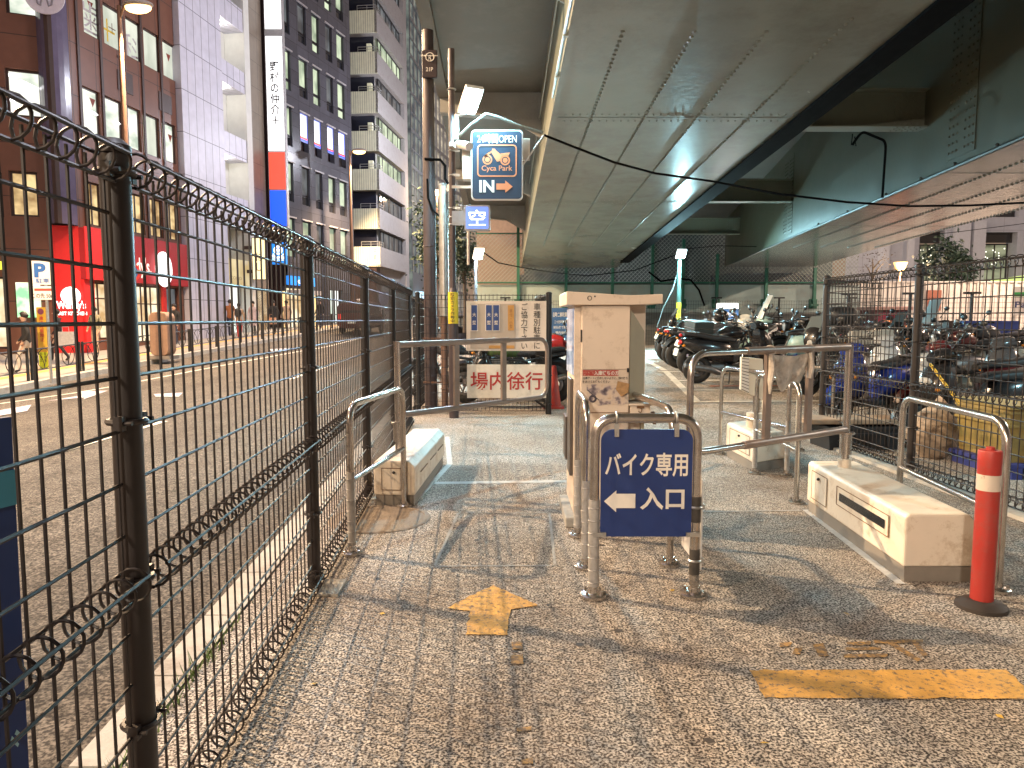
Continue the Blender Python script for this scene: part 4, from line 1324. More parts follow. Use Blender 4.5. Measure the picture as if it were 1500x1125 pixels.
# ================================================================ right hand background
RB = Facade("grey_hall_building", "large pale grey hall with tall columns and deep lit windows beyond the hoarding", at(1262, 420, 52).x, 52, 0, 0)
RB.d = Vector((1,0,0)); RB.nr = Vector((0,-1,0)); RB.root.rotation_euler = (0,0,0); RB.o = Vector((at(1262,420,52).x, 52, 0)); RB.root.location = RB.o
m_hall = GRIDM("grey_hall_panel", (.44,.46,.52), (.30,.31,.35), 2.0, 2.6, rough=.6, jw=.02, var=.04, bump=.15)
hh = []
for u0, v0, u1, v1 in ((1348,338,1384,425),(1433,340,1491,412),(1452,262,1496,318),(1560,340,1620,412)):
    a, b, c, d = RB.rect(u0, v0, u1, v1); hh.append((a, b, c, d))
wall_holes(-1.2, 26, -1, 22, hh, 1.2).build("wall", m_hall, RB.root, smooth=False, local=True)
for i, h in enumerate(hh):
    a, b, c, d = h
    if i == 2: window(RB.root, a, b, c, d, p_dark, m_frame, y=.5, fw=.1); continue
    zs = d - (d-c)*.2
    window(RB.root, a, b, zs, d, p_dark, m_frame, y=.6, fw=.1)
    f = window(RB.root, a, b, c, zs-.02, LIT("lit_hall_pane", (.09,.10,.055), (.42,.44,.27), .55, (.35,.35,1.1)), m_frame, y=1.0, fw=.1, mull=(.33,.66))
    mb = MB(); r3 = random.Random(i)
    for k in range(26):
        mb.sph((a+.2+(b-a-.4)*r3.random(), .985, c+(zs-c)*(.35+.6*r3.random())), (.05,.01,.05), 6, 4)
    mb.build("downlight", M("downlight_glow", (.9,.9,.8), .4, var=0, emit=(1,.98,.8), es=1.4), f, local=True)
mb = MB()
for u0, u1 in ((1285,1294),(1321,1330),(1390,1410),(1415,1432),(1496,1512)):
    a, b, _, _ = RB.rect(u0, 400, u1, 410); mb.box(a, b, -.7, -.003, -1, RB.at(1400, 325)[1] if u0 > 1380 else 16)
mb.build("column", M("pale_column", (.50,.52,.57), .6, var=.06), RB.root, smooth=False, local=True)
mb = MB(); a, b = RB.at(1340, 415)[0], RB.at(1500, 415)[0]
mb.prism([(RB.at(1415,425)[0],-1.5,RB.at(1415,429)[1]),(RB.at(1484,425)[0],-1.5,RB.at(1484,429)[1]),(RB.at(1484,425)[0],-1.5,RB.at(1484,404)[1]),(RB.at(1432,425)[0],-1.5,RB.at(1432,412)[1])], (0,.1,0))
mb.build("green_lit_panel", M("green_lit_glow", (.4,.5,.2), .5, var=0, emit=(.55,.72,.22), es=.75), RB.root, smooth=False, local=True)
# white site hoarding, orange lit
HB = thing("site_hoarding", "long white corrugated hoarding glowing orange behind the motorcycles", "hoarding", (at(1340, 440, 31.5).x, 31.5, 0))
m_hoard = M("white_hoarding", (.66,.61,.56), .55, var=.08, vs=1.5, dirt=(.45,.38,.33), ds=1.0)
mb = MB(); x = 14.65; i = 0
zt = at(1340, 414, 31.5).z
while x < 25:
    d = .05 if i % 2 else 0
    mb.quad((x,31.5-d,0),(x+.13,31.5-d,0),(x+.13,31.5-d,zt),(x,31.5-d,zt)); mb.quad((x+.13,31.5-d,0),(x+.16,31.45+d,0),(x+.16,31.45+d,zt),(x+.13,31.5-d,zt)); x += .16; i += 1
mb.box(14.65, 25, 31.52, 31.56, 0, zt); mb.box(14.65, 25, 31.42, 31.58, zt+.003, zt+.06)
mb.build("sheet", m_hoard, HB, smooth=False)
a, b = at(1358, 425, 31.4), at(1378, 455, 31.4); mb = MB(); mb.box(a.x, b.x, 31.40, 31.438, b.z, a.z); mb.build("brown_notice", M("rust_notice", (.30,.10,.06), .6), HB, smooth=False)
t = thing("notice_board", "white notice board with green strip and dark lettering at the right edge", "notice board", (at(1490, 450, 27).x, 27, 0))
a, b = at(1486, 420, 27), at(1512, 462, 27)
mb = MB(); mb.box(a.x, b.x, 27, 27.06, b.z, a.z); mb.box(a.x+.1, a.x+.2, 27.07, 27.15, 0, a.z); mb.box(b.x-.2, b.x-.1, 27.07, 27.15, 0, a.z); mb.build("board", m_hoard, t, smooth=False)
mb = MB(); mb.box(a.x+.02, b.x-.02, 26.985, 26.998, at(1490,434,27).z, at(1490,428,27).z); mb.build("green_strip", M("green_vinyl", (.03,.30,.07), .5), t, smooth=False)
text("Pa", ((a.x+b.x)/2-.1, 26.99, at(1490,446,27).z), X, Z, .42, .22, M("navy_ink", (.03,.05,.16), .5), t, bold=.02)
# ================================================================ mesh fences
m_fence = M("dark_brown_fence", (.022,.0165,.0155), .45, .0, var=.15, vs=8)
m_fenced = M("black_fence", (.016,.017,.020), .35, var=.2)
m_galv = M("galvanised_steel", (.50,.50,.49), .35, .8, var=.15, vs=12)
m_steel = M("stainless_pipe", (.55,.52,.49), .22, .95, var=.12, vs=10, dirt=(.34,.29,.25), ds=7, dlo=.5, dhi=.8)
m_gate = M("brown_grey_gate_paint", (.30,.24,.21), .4, .35, var=.12, vs=9)
def fence_panel(p0, p1, inw, ztop, mid, zb0, wires, wr=.0028, pitch=.076, mat=None, parent=None, n_side=5):
    """welded mesh panel: vertical wires bent into triangular rolls at top, middle and bottom"""
    p0, p1, inw = Vector(p0), Vector(p1), Vector(inw)
    L = (p1-p0).length; d = (p1-p0).normalized()
    mb = MB(); k = int(L/pitch); s0_ = (L-k*pitch)/2
    def roll(p, zc, r=.042):
        c = p + Z*zc + inw*r*.55
        return [c + inw*(r*math.cos(a)) + Z*(r*math.sin(a)) for a in [R(180+t) for t in range(0, 361, 24)]]
    for i in range(k+1):
        p = p0 + d*(s0_+i*pitch)
        mb.tube([p+Z*zb0, p+Z*(ztop-.04)], wr, n_side)
        for zc in [ztop-.045] + ([mid] if mid else []) + [zb0+.045]:
            mb.tube(roll(p, zc), wr, n_side)
    for z in wires: mb.tube([p0+Z*z+inw*.004, p1+Z*z+inw*.004], wr*1.25, n_side)
    for zc in [ztop-.045] + ([mid] if mid else []) + [zb0+.045]:
        for a in (150, 30, 270):
            o = inw*(.042*.55+.042*math.cos(R(a))) + Z*(zc+.042*math.sin(R(a)))
            mb.tube([p0+o, p1+o], wr*1.35, n_side)
    return mb.build("mesh_panel", mat, parent, ang=60)
def post(p, h, r, mat, parent, inw=None, clamps=(), cap=True):
    mb = MB(); p = Vector(p)
    mb.lathe([(r,-.02),(r,h-.03),(r*1.12,h-.028),(r*1.1,h-.008),(r*.6,h+.008),(.001,h+.012)] if cap else [(r,-.02),(r,h)], p, 14)
    o = mb.build("post", mat, parent)
    if clamps:
        for z in clamps:
            c = MB()
            c.torus(p+Z*z, r+.007, .008, 'z', 16, 6)
            for sg in (-1, 1):
                q = p + Z*z + Vector((.01, sg*(r+.016), 0)); c.cbox(q, .022, .02, .035); c.cyl(q+Vector((-.016,0,0)), q+Vector((.03,0,0)), .006, n=6)
            c.build("clamp", mat, o)
    return o
FY = [-.24, 1.76, 3.76, 5.76, 7.76, 9.76]
LF = thing("mesh_fence", "long dark brown welded mesh fence between the road and the parking entrance", "fence", (FEN_X(4), 4, 0))
inw = Vector((1, .056, 0)).normalized()
lw = [1.70,1.57,1.44,1.31,1.18,1.05,.92,.67,.54,.41,.28,.15]
for y in FY: post((FEN_X(y), y, 0), 1.872, .035, m_fence, LF, inw, (1.80, 1.20, .80, .42, .09))
for a, b in zip(FY[:-1], FY[1:]):
    off = inw*.0
    fence_panel((FEN_X(a)+.0, a+.045, 0), (FEN_X(b), b-.045, 0), inw, 1.86, .80, .03, lw, .0039, .076, m_fence, LF)
for y in FY[2:4]:
    mb = MB(); mb.cbox((FEN_X(y)+.02, y, .004), .26, .22, .02); mb.build("footing", m_conc, LF, smooth=False)
# fence at the end of the lane carrying the two boards
BF = thing("mesh_fence", "dark mesh fence panel across the lane end holding the two white boards", "fence", (-.4, 10.95, 0))
def px_x(u, y): return at(u, 468, y).x
xa, xb = px_x(612, 10.95), px_x(804, 10.95)
for x in (xa, xb): post((x, 10.95, 0), 1.86, .045 if x == xb else .035, m_fenced, BF, None, (1.7, 1.1, .6, .15))
fence_panel((xa+.05, 10.95, 0), (xb-.05, 10.95, 0), (0,-1,0), 1.84, None, .05, [.2+.13*i for i in range(12)], .003, .06, m_fenced, BF, 4)
fence_panel((px_x(606,11), 10.9, 0), (px_x(624,12.6), 12.6, 0), (1,0,0), 1.8, .8, .05, [.2+.13*i for i in range(12)], .003, .05, m_fenced, BF, 4)
fence_panel((xb-.02, 11.0, 0), (xb-.16, 12.2, 0), (1,0,0), 1.84, None, .05, [.2+.13*i for i in range(12)], .003, .06, m_fenced, BF, 4)
# right hand fence
RF = thing("mesh_fence", "dark brown mesh fence on the right in front of crates and scooters", "fence", (3.7, 5.5, 0))
RFX = lambda y: 3.66 + (8.4-y)*.033
rw_ = [1.76,1.63,1.50,1.37,1.24,1.11,.98,.70,.57,.44,.31,.18]
for y in (8.4, 6.6, 4.75, 2.9): post((RFX(y), y, 0), 1.95, .037, m_fence, RF, None, (1.86, 1.25, .84, .45, .1))
for a, b in ((8.4, 6.6), (6.6, 4.75), (4.75, 2.9)):
    fence_panel((RFX(a), a-.045, 0), (RFX(b), b+.045, 0), (-1,0,0), 1.93, .84, 0.05, rw_, .0042, .076, m_fence, RF)
fence_panel((RFX(8.4), 8.45, 0), (RFX(8.4)+1.1, 9.3, 0), (0,-1,0), 1.93, .84, 0.05, rw_, .0042, .076, m_fence, RF, 4)
mb = MB(); mb.prism([(RFX(8.6)-.10, 8.6, -.02), (RFX(2.5)-.10, 2.5, -.02), (RFX(2.5)+.12, 2.5, -.02), (RFX(8.6)+.12, 8.6, -.02)], (0,0,.05)); mb.build("kerb_strip", m_conc, RF, smooth=False)
# black mesh fences farther back with T-headed posts
def back_fence(label, x0, y0, x1, y1, us, h=2.25, pitch=.10):
    t = thing("mesh_fence", label, "fence", ((x0+x1)/2, (y0+y1)/2, 0))
    d = (Vector((x1,y1,0))-Vector((x0,y0,0))); L = d.length; d.normalize(); nn = Vector((d.y,-d.x,0))
    for k in us:
        p = Vector((x0,y0,0)) + d*(L*k)
        mb = MB(); mb.cyl(p, p+Z*h, .045, n=8); mb.cbox(p+Z*(h+.03), .42, .1, .06, math.atan2(d.y, d.x)); mb.cbox(p+Z*(h*.62), .14, .1, .05, math.atan2(d.y, d.x)); mb.build("post", m_fenced, t)
    mb = MB(); s_ = 0
    while s_ < L:
        p = Vector((x0,y0,0)) + d*s_; mb.tube([p+Z*.1, p+Z*(h-.08)], .005, 3); s_ += pitch
    for i in range(15): mb.tube([Vector((x0,y0,.1+i*(h-.2)/14)), Vector((x1,y1,.1+i*(h-.2)/14))], .006, 3)
    mb.build("mesh_panel", m_fenced, t, smooth=False)
    return t
back_fence("black mesh fence along the end wall behind the row of motorcycles", -1.2, 29.4, 14.3, 29.4, (.06,.30,.615,.78,.97), 2.3)
back_fence("black mesh fence with T topped posts in front of the white hoarding", 9.0, 21.0, 16.0, 19.0, (.10,.32,.53,.76,.98), 2.15)
# ================================================================ poles and what hangs on them
m_pole = M("dark_brown_pole", (.075,.060,.066), .4, .2, var=.12)
m_rust = M("rust_brown_pole", (.165,.105,.085), .6, .15, var=.25, vs=6, dirt=(.28,.12,.06), ds=8)
p1 = thing("utility_pole", "tallest dark utility pole carrying a small dark number plate", "pole", gr(632, 600))
b = p1.location; zt = at(629, 45, b.y).z
mb = MB(); mb.tube([(b.x, b.y, 0), (b.x, b.y, 2.9), (b.x, b.y, zt)], [.105, .10, .088], 16); mb.torus((b.x,b.y,2.6), .104, .008, 'z', 16, 6)
mb.build("shaft", m_pole, p1)
zc, xc = at(630, 95, b.y-.12).z, at(629.5, 95, b.y-.12).x
mb = MB(); mb.box(xc-.115, xc+.115, b.y-.16, b.y-.10, zc-.20, zc+.21); pl = mb.build("number_plate", M("brown_plate", (.045,.03,.035), .5), p1, smooth=False, bevel=.01)
mb = MB(); mb.torus((xc+.01, b.y-.168, zc+.10), .062, .008, n=22, k=6); mb.tube([(xc-.13, b.y-.166, zc+.12), (xc+.13, b.y-.166, zc+.12)], .008, 6); mb.build("emblem_ring", m_wlet, pl)
text("R", (xc+.01, b.y-.166, zc+.09), X, Z, .05, .07, m_wlet, pl, bold=.02); text("21P", (xc, b.y-.166, zc-.08), X, Z, .11, .06, m_wlet, pl, bold=.02)
mb = MB(); mb.tube([at(622,233,b.y-.1), at(645,234,b.y-.1), at(652,243,b.y-.1), at(652,262,b.y-.1), at(658,272,b.y-.1)], .022, 8); mb.tube([at(626,262,b.y-.1), at(627,290,b.y-.1), at(634,308,b.y-.1), at(648,320,b.y-.1), at(662,316,b.y-.1)], .018, 6)
mb.build("cable", m_black, p1)
p2 = thing("utility_pole", "rusty pole with grey galvanised upper half behind the gate rail", "pole", gr(652, 601))
b = p2.location; zt = at(655, 272, b.y).z
mb = MB(); mb.tube([(b.x,b.y,0),(b.x,b.y,1.5)], .055, 12); mb.build("shaft", m_rust, p2)
mb = MB(); mb.tube([(b.x,b.y,1.5),(b.x,b.y,zt)], .075, 12); mb.sph((b.x,b.y,zt), (.08,.08,.05), 12, 6); mb.build("upper_shaft", m_galv, p2)
mb = MB(); mb.cbox(at(661,275,b.y-.15), .10, .16, .10, R(20)); mb.sph(at(663,275,b.y-.24), .045, 10, 6, 0); mb.cyl((b.x,b.y,zt-.06), at(661,276,b.y-.1), .02); mb.build("camera_head", M("white_camera", (.7,.7,.7), .4), p2)
mb = MB()
for z in (.35, 1.05): mb.torus((b.x,b.y,z), .06, .012, 'z', 14, 6); mb.cbox((b.x-.2,b.y,z+.1), .3, .03, .03)
mb.build("strap", m_rust, p2)
# main sign pole
p3 = thing("sign_pole", "dark pole with LED floodlight, cameras and yellow warning sticker beside the boards", "pole", gr(665, 612))
b = p3.location; zt = at(669, 72, b.y).z; zsp = at(668, 430, b.y).z
mb = MB(); mb.tube([(b.x,b.y,0),(b.x,b.y,zsp)], .072, 16); mb.tube([(b.x,b.y,zsp),(b.x,b.y,zsp+.08)], [.072,.046], 16); mb.tube([(b.x,b.y,zsp+.08),(b.x,b.y,zt)], .046, 14)
mb.build("shaft", m_pole, p3)
zs1, zs0 = at(668,428,b.y).z, at(668,474,b.y).z
mb = MB(); mb.lathe([(.0745,zs0),(.0745,zs1)], (b.x,b.y,0), 20); mb.f = [f for f in mb.f if len(f) == 4]; mb.m = [0]*len(mb.f)
st = mb.build("warning_sticker", M("yellow_sticker", (.78,.60,.04), .5, var=.05), p3)
text("防犯カメラ作動中", (b.x-.005, b.y-.079, (zs1+zs0)/2), X, Z, .062, (zs1-zs0)*.94, m_ink, st, vertical=True, bold=.01)
e_led = M("led_lens", (.9,.95,.95), .3, var=0, emit=(.86,1.0,1.0), es=7)
# floodlight head tilted towards the lot
def flood(name, c, w, h, tilt_dir, parent, power, spill=.2):
    c = Vector(c); nrm = Vector(tilt_dir).normalized(); xa_ = nrm.cross(Z).normalized()*-1; ya_ = nrm.cross(xa_).normalized()
    if ya_.z < 0: ya_ = -ya_
    def q(x, y, z): return c + xa_*x + ya_*y + nrm*z
    mb = MB(); o = [(-w/2,-h/2),(w/2,-h/2),(w/2,h/2),(-w/2,h/2)]
    mb.prism([q(x*1.06, y*1.06, -.07) for x, y in o], nrm*.062)
    for i in range(6): mb.prism([q(-w/2+.03, -h/2+.05+i*(h-.1)/5-.008, -.11), q(w/2-.03, -h/2+.05+i*(h-.1)/5-.008, -.11), q(w/2-.03, -h/2+.05+i*(h-.1)/5+.008, -.11), q(-w/2+.03, -h/2+.05+i*(h-.1)/5+.008, -.11)], nrm*.038)
    hd = mb.build("lamp_housing", M("white_lamp_housing", (.7,.72,.72), .4), parent, smooth=False)
    pts = rrect(w, h, min(w, h)*.18)
    mb = MB(); mb.prism([q(x, y, -.004) for x, y in pts], nrm*.012); mb.build("lens", e_led, hd, smooth=False)
    if spill: lamp("floodlight_spill", 'POINT', q(0, 0, .14), power*spill, LED, parent, .08)
    lamp("floodlight_beam", 'AREA', q(0, 0, .03), power, LED, parent, w*.9, aim=Vector((nrm.x*.6, nrm.y*.5, nrm.z-.5)), size_y=h*.9)
lc = at(690, 149, b.y-.25)
flood("floodlight", lc, .24, .40, (.26, -.55, -.80), p3, P_LED, .16)
mb = MB(); mb.cyl((b.x+.07, b.y-.02, at(670,205,b.y).z), (b.x+.07, b.y-.02, at(670,168,b.y).z), .036, n=12); mb.cyl((b.x+.07,b.y-.02,at(670,172,b.y).z), lc+Vector((-.02,.1,-.1)), .02)
mb.torus((b.x,b.y,at(668,131,b.y).z), .055, .012, 'z', 14, 6); mb.build("lamp_bracket", m_galv, p3)
mb = MB(); c = at(676, 211, b.y-.22); mb.cyl(c+Vector((-.05,.10,.02)), c+Vector((.12,-.16,-.07)), .055, .06, 14); mb.box(b.x-.02, b.x+.05, b.y-.2, b.y-.04, c.z-.02, c.z+.03)
mb.build("camera_head", M("white_camera", (.7,.7,.7)), p3)
mb = MB(); z1_, z0_ = at(688,213,b.y-.05).z, at(688,263,b.y-.05).z; mb.box(at(677,240,b.y-.05).x, at(696,240,b.y-.05).x, b.y-.05, b.y+.10, z0_, z1_); mb.build("junction_box", M("cream_box", (.62,.56,.50), .5), p3, smooth=False, bevel=.01)
mb = MB()
for v in (221, 257, 305, 318, 329): mb.torus((b.x,b.y,at(668,v,b.y).z), .05, .011, 'z', 14, 6); mb.cbox((b.x+.06,b.y-.02,at(668,v,b.y).z), .1, .05, .03)
mb.build("clamp", m_galv, p3)
# 24h sign (double sided panel held beside the pole)
so = at(728, 242, b.y-.18)
sg = thing("entrance_sign", "navy 24 hour motorcycle parking sign with orange arrow on the pole", "sign", so)
W_, H_ = (at(766,242,so.y).x-at(690,242,so.y).x), (at(728,190,so.y).z-at(728,293,so.y).z)
m_navy = M("navy_sign_face", (.013,.032,.068), .5, var=.08, vs=3)
m_wsign = M("white_sign_face", (.74,.74,.74), .4, var=.05)
m_orange = M("salmon_orange_sign", (.62,.215,.10), .5, var=.06)
mb = MB(); mb.prism([(so.x+x, so.y, so.z+z) for x, z in rrect(W_, H_, .06)], (0,.05,0)); mb.build("board", m_wsign, sg, smooth=False)
mb = MB(); mb.prism([(so.x+x, so.y-.004, so.z+z) for x, z in rrect(W_-.035, H_-.035, .05)], (0,.003,0)); mb.build("face", m_navy, sg, smooth=False)
def sz_(v): return at(728, v, so.y).z
def sx_(u): return at(u, 242, so.y).x
yf = so.y-.0075
text("24時間OPEN", (so.x, yf, sz_(203)), X, Z, W_*.76, sz_(196)-sz_(210), m_wsign, sg, bold=.0)
fr = MB(); o_ = rrect(sx_(757)-sx_(699), sz_(212)-sz_(259), .05); i_ = rrect(sx_(757)-sx_(699)-.034, sz_(212)-sz_(259)-.034, .04)
cx_, cz_ = (sx_(757)+sx_(699))/2, (sz_(212)+sz_(259))/2
k = len(o_)
fr.add([(cx_+x, yf, cz_+z) for x, z in o_] + [(cx_+x, yf, cz_+z) for x, z in i_], [(i, (i+1)%k, k+(i+1)%k, k+i) for i in range(k)])
fr.build("frame_line", m_orange, sg, smooth=False)
ic = MB(); wu = (sx_(757)-sx_(699))/58.0
def ip(u, v): return (sx_(u), yf, sz_(v))
for u, v in ((714, 234), (740, 235)):
    for r0_, r1_ in ((0, 3.6), (5.0, 7.2)):
        o = [(sx_(u)+r1_*wu*math.cos(2*math.pi*j/28), yf, sz_(v)+r1_*wu*math.sin(2*math.pi*j/28)) for j in range(28)]
        if r0_ == 0: ic.add(o, [tuple(range(28))])
        else:
            q = [(sx_(u)+r0_*wu*math.cos(2*math.pi*j/28), yf, sz_(v)+r0_*wu*math.sin(2*math.pi*j/28)) for j in range(28)]
            ic.add(o+q, [(j, (j+1)%28, 28+(j+1)%28, 28+j) for j in range(28)])
for poly in ([(719,222),(726,220),(733,226),(736,226),(733,236),(728,237)], [(733,225),(747,223.5),(745,228),(735,230)], [(719,222),(721,220),(719.5,224),(711,230),(709,228.6),(715,224)], [(721,218),(725,218),(726.5,220.5),(721,221)]):
    ic.add([ip(u, v) for u, v in poly], [tuple(range(len(poly)))])
ic.build("motorcycle_pictogram", m_orange, sg, smooth=False)
text("Cyca Park", (cx_, yf, sz_(247.5)), X, Z, (sx_(750)-sx_(705)), (sz_(243)-sz_(253)), m_orange, sg, bold=.01)
text("IN", ((sx_(702)+sx_(724))/2, yf, sz_(273)), X, Z, sx_(724)-sx_(702), sz_(264)-sz_(282), m_wsign, sg, bold=.035)
mb = MB(); mb.add([ip(u, v) for u, v in ((727,269),(740,269),(740,264.5),(751,273.5),(740,282.5),(740,278),(727,278))], [tuple(range(7))]); mb.build("arrow", m_orange, sg, smooth=False)
mb = MB(); mb.box(so.x+.02, so.x+W_/2+.10, so.y+.10, so.y+.16, sz_(232), sz_(200)); mb.box(b.x, so.x, b.y-.1, b.y-.06, sz_(215), sz_(211)); mb.box(b.x, so.x, b.y-.1, b.y-.06, sz_(274), sz_(270)); mb.build("rear_box", M("cream_box", (.62,.56,.5)), sg, smooth=False)
# vacancy sign
vo = at(699, 319, b.y-.12)
vs_ = thing("vacancy_sign", "small glowing white and blue vacancy sign on the pole", "sign", vo)
w_, h_ = .32, .31
mb = MB(); mb.prism([(vo.x+x, vo.y, vo.z+z) for x, z in rrect(w_+.05, h_+.05, .03)], (0,.10,0)); mb.box(b.x, vo.x-.1, vo.y+.02, vo.y+.07, vo.z-.1, vo.z+.1); mb.build("case", M("grey_case", (.35,.37,.42), .4), vs_, smooth=False)
mb = MB(); mb.prism([(vo.x+x, vo.y-.004, vo.z+z) for x, z in rrect(w_, h_, .02)], (0,.003,0)); f = mb.build("lit_face", M("lit_blue_face", (.1,.15,.4), .4, var=0, emit=(.10,.19,.70), es=1.1), vs_, smooth=False)
text("空", (vo.x, vo.y-.008, vo.z), X, Z, .235, .22, M("lit_white_letter", (.9,.9,.9), .4, var=0, emit=(.9,.95,1), es=2.2), f, bold=.0)
lamp("sign_glow", 'AREA', vo+Vector((0,-.03,0)), 30, (.55,.68,1.0), vs_, .3, aim=(0,-1,-.15))
# third pole behind with the small floodlight
p4 = thing("lamp_post", "thin dark pole with a small floodlight behind the warning sticker pole", "lamp post", (at(697, 480, 21).x, 21, 0))
b4 = p4.location; mb = MB(); mb.tube([(b4.x,b4.y,0),(b4.x,b4.y,at(697,372,21).z)], .05, 10); mb.build("shaft", m_pole, p4)
flood("floodlight", at(701, 372, 20.85), .26, .34, (.3,-.75,-.6), p4, 800, .08)
p5 = thing("lamp_post", "green lot lamp post with floodlight and yellow tag among the motorcycles", "lamp post", (at(993, 500, 23.5).x, 23.5, 0))
b5 = p5.location; mb = MB(); mb.tube([(b5.x,b5.y,0),(b5.x,b5.y,at(993,440,23.5).z),(b5.x,b5.y,at(993,378,23.5).z)], [.08,.08,.06], 12); mb.build("shaft", M("dark_green_pole", (.05,.09,.075), .45), p5)
mb = MB(); mb.lathe([(.085,at(993,468,23.5).z),(.085,at(993,443,23.5).z)], (b5.x,b5.y,0), 12); st = mb.build("yellow_tag", M("yellow_sticker", (.78,.6,.04)), p5)
text("作動中", (b5.x, b5.y-.088, at(993,456,23.5).z), X, Z, .07, .40, m_ink, st, vertical=True)
flood("floodlight", at(998, 372, 23.3), .30, .32, (.12,-.8,-.6), p5, 1500, .03)
# cables
def cable(name, label, px, r, mat):
    mb = MB(); pts = [at(u, v, y) for u, v, y in px]
    out = []
    for i in range(len(pts)-1):
        for t in range(6):
            p = pts[i].lerp(pts[i+1], t/6.0); out.append(p)
    out.append(pts[-1])
    mb.tube(out, r, 6)
    o = mb.build(name, mat); o_ = pts[0]
    return tag(o, label, "cable")
cable("power_cable", "black cable sagging under the girders from the conduit to the right", [(797,198,10.3),(840,215,10.4),(900,238,10.6),(960,254,10.8),(1040,265,11),(1140,284,11),(1240,296,11),(1330,302,11),(1420,301,11),(1500,297,11),(1600,285,11)], .017, m_black)
cable("power_cable", "pale wrapped cable strung from the sign pole to the girder edge", [(672,200,10.5),(690,183,10.3),(712,167,10.2),(730,172,10.2),(760,184,10.2),(795,194,10.3)], .019, M("pale_wrapped_cable", (.26,.31,.30), .7))
cable("power_cable", "thin dark wires looping from the far pole across the pier wall", [(697,362,21),(730,385,23),(765,392,26),(810,399,28),(860,404,29),(930,396,28),(993,372,24)], .018, m_black)
cable("power_cable", "thin wires running under the right girder to the lot lamp", [(993,366,23.4),(1050,360,24),(1150,362,24),(1250,355,24),(1400,340,24),(1520,325,24)], .012, m_black)
cable("power_cable", "thick black hose hanging on the white end wall", [(950,398,29.9),(968,412,29.9),(993,408,29.9),(1012,410,29.9),(1024,425,29.9),(1032,448,29.9)], .04, m_black)
cable("power_cable", "pale thin wire leaning from the lamp post to the white wall", [(993,400,23.6),(985,425,23.6),(972,450,23.6),(962,480,23.6)], .007, M("pale_wrapped_cable", (.42,.50,.48)))
cable("power_cable", "thin wire stay from the conduit end down to the entrance sign", [(797,198,10.3),(780,222,10.4),(758,252,10.45)], .014, m_galv)
# ================================================================ boards on the lane-end fence
def board(name, label, u0, v0, u1, v1, Y, mat):
    a, c = at(u0, v0, Y), at(u1, v1, Y)
    t = thing(name, label, "sign board", ((a.x+c.x)/2, Y, c.z))
    mb = MB(); mb.box(a.x, c.x, Y, Y+.02, c.z, a.z); mb.build("panel", mat, t, smooth=False)
    return t, (lambda u: at(u, (v0+v1)/2, Y).x), (lambda v: at((u0+u1)/2, v, Y).z)
m_cream = M("cream_sign_face", (.76,.69,.63), .5, var=.05, vs=3, dirt=(.58,.51,.46), ds=4)
t, fx, fz = board("notice_board", "cream board asking riders to park by class with blue strips", 683, 441, 800, 514, 10.87, m_cream)
mb = MB(); mb.box(fx(689), fx(755), 10.862, 10.868, fz(511), fz(445)); f = mb.build("diagram_panel", M("beige_panel", (.47,.41,.36), .5, var=.05), t, smooth=False)
m_bl = M("blue_strip", (.025,.065,.24), .5, var=.05)
for u0, u1 in ((690.5,699),(712,720.5),(722.5,731)):
    mb = MB(); mb.box(fx(u0)-.012, fx(u1)+.012, 10.858, 10.861, fz(485), fz(446)); mb.build("strip_border", m_wlet, f, smooth=False)
    mb = MB(); mb.box(fx(u0), fx(u1), 10.854, 10.857, fz(484), fz(447)); s_ = mb.build("blue_strip", m_bl, f, smooth=False)
    for ch, v in (("大", 461), ("型", 472.5)): text(ch, ((fx(u0)+fx(u1))/2, 10.852, fz(v)), X, Z, .055, .06, m_wlet, s_, bold=.02)
mb = MB(); mb.box(fx(744), fx(753), 10.858, 10.861, fz(484), fz(447)); s_ = mb.build("orange_strip", M("ochre_strip", (.55,.30,.09), .5), f, smooth=False)
text("原付・小型", ((fx(744)+fx(753))/2, 10.856, fz(467)), X, Z, .045, .28, M("brown_ink", (.25,.10,.04), .5), s_, vertical=True)
mb = MB(); mb.box(fx(716), fx(753.5), 10.858, 10.861, fz(510.5), fz(506)); mb.build("orange_strip", M("ochre_strip", (.55,.3,.09)), f, smooth=False)
text("車種別駐車に", (fx(786.5), 10.866, (fz(444)+fz(511))/2), X, Z, fx(791.5)-fx(781.5), fz(444)-fz(511), m_ink, t, bold=.008, vertical=True)
text("ご協力下さい", (fx(768), 10.866, (fz(444)+fz(511))/2), X, Z, fx(773)-fx(763), fz(444)-fz(511), m_ink, t, bold=.008, vertical=True)
t, fx, fz = board("notice_board", "white board with four large red characters telling riders to go slowly", 684, 534, 800, 583, 10.87, M("white_board_face", (.80,.78,.73), .5, var=.06, vs=3, dirt=(.55,.55,.50), ds=5))
m_redink = M("red_lettering", (.42,.028,.028), .5, var=.05)
text("場内徐行", (fx(742), 10.866, fz(558)), X, Z, fx(795)-fx(689), fz(545)-fz(571.5), m_redink, t, bold=.013)
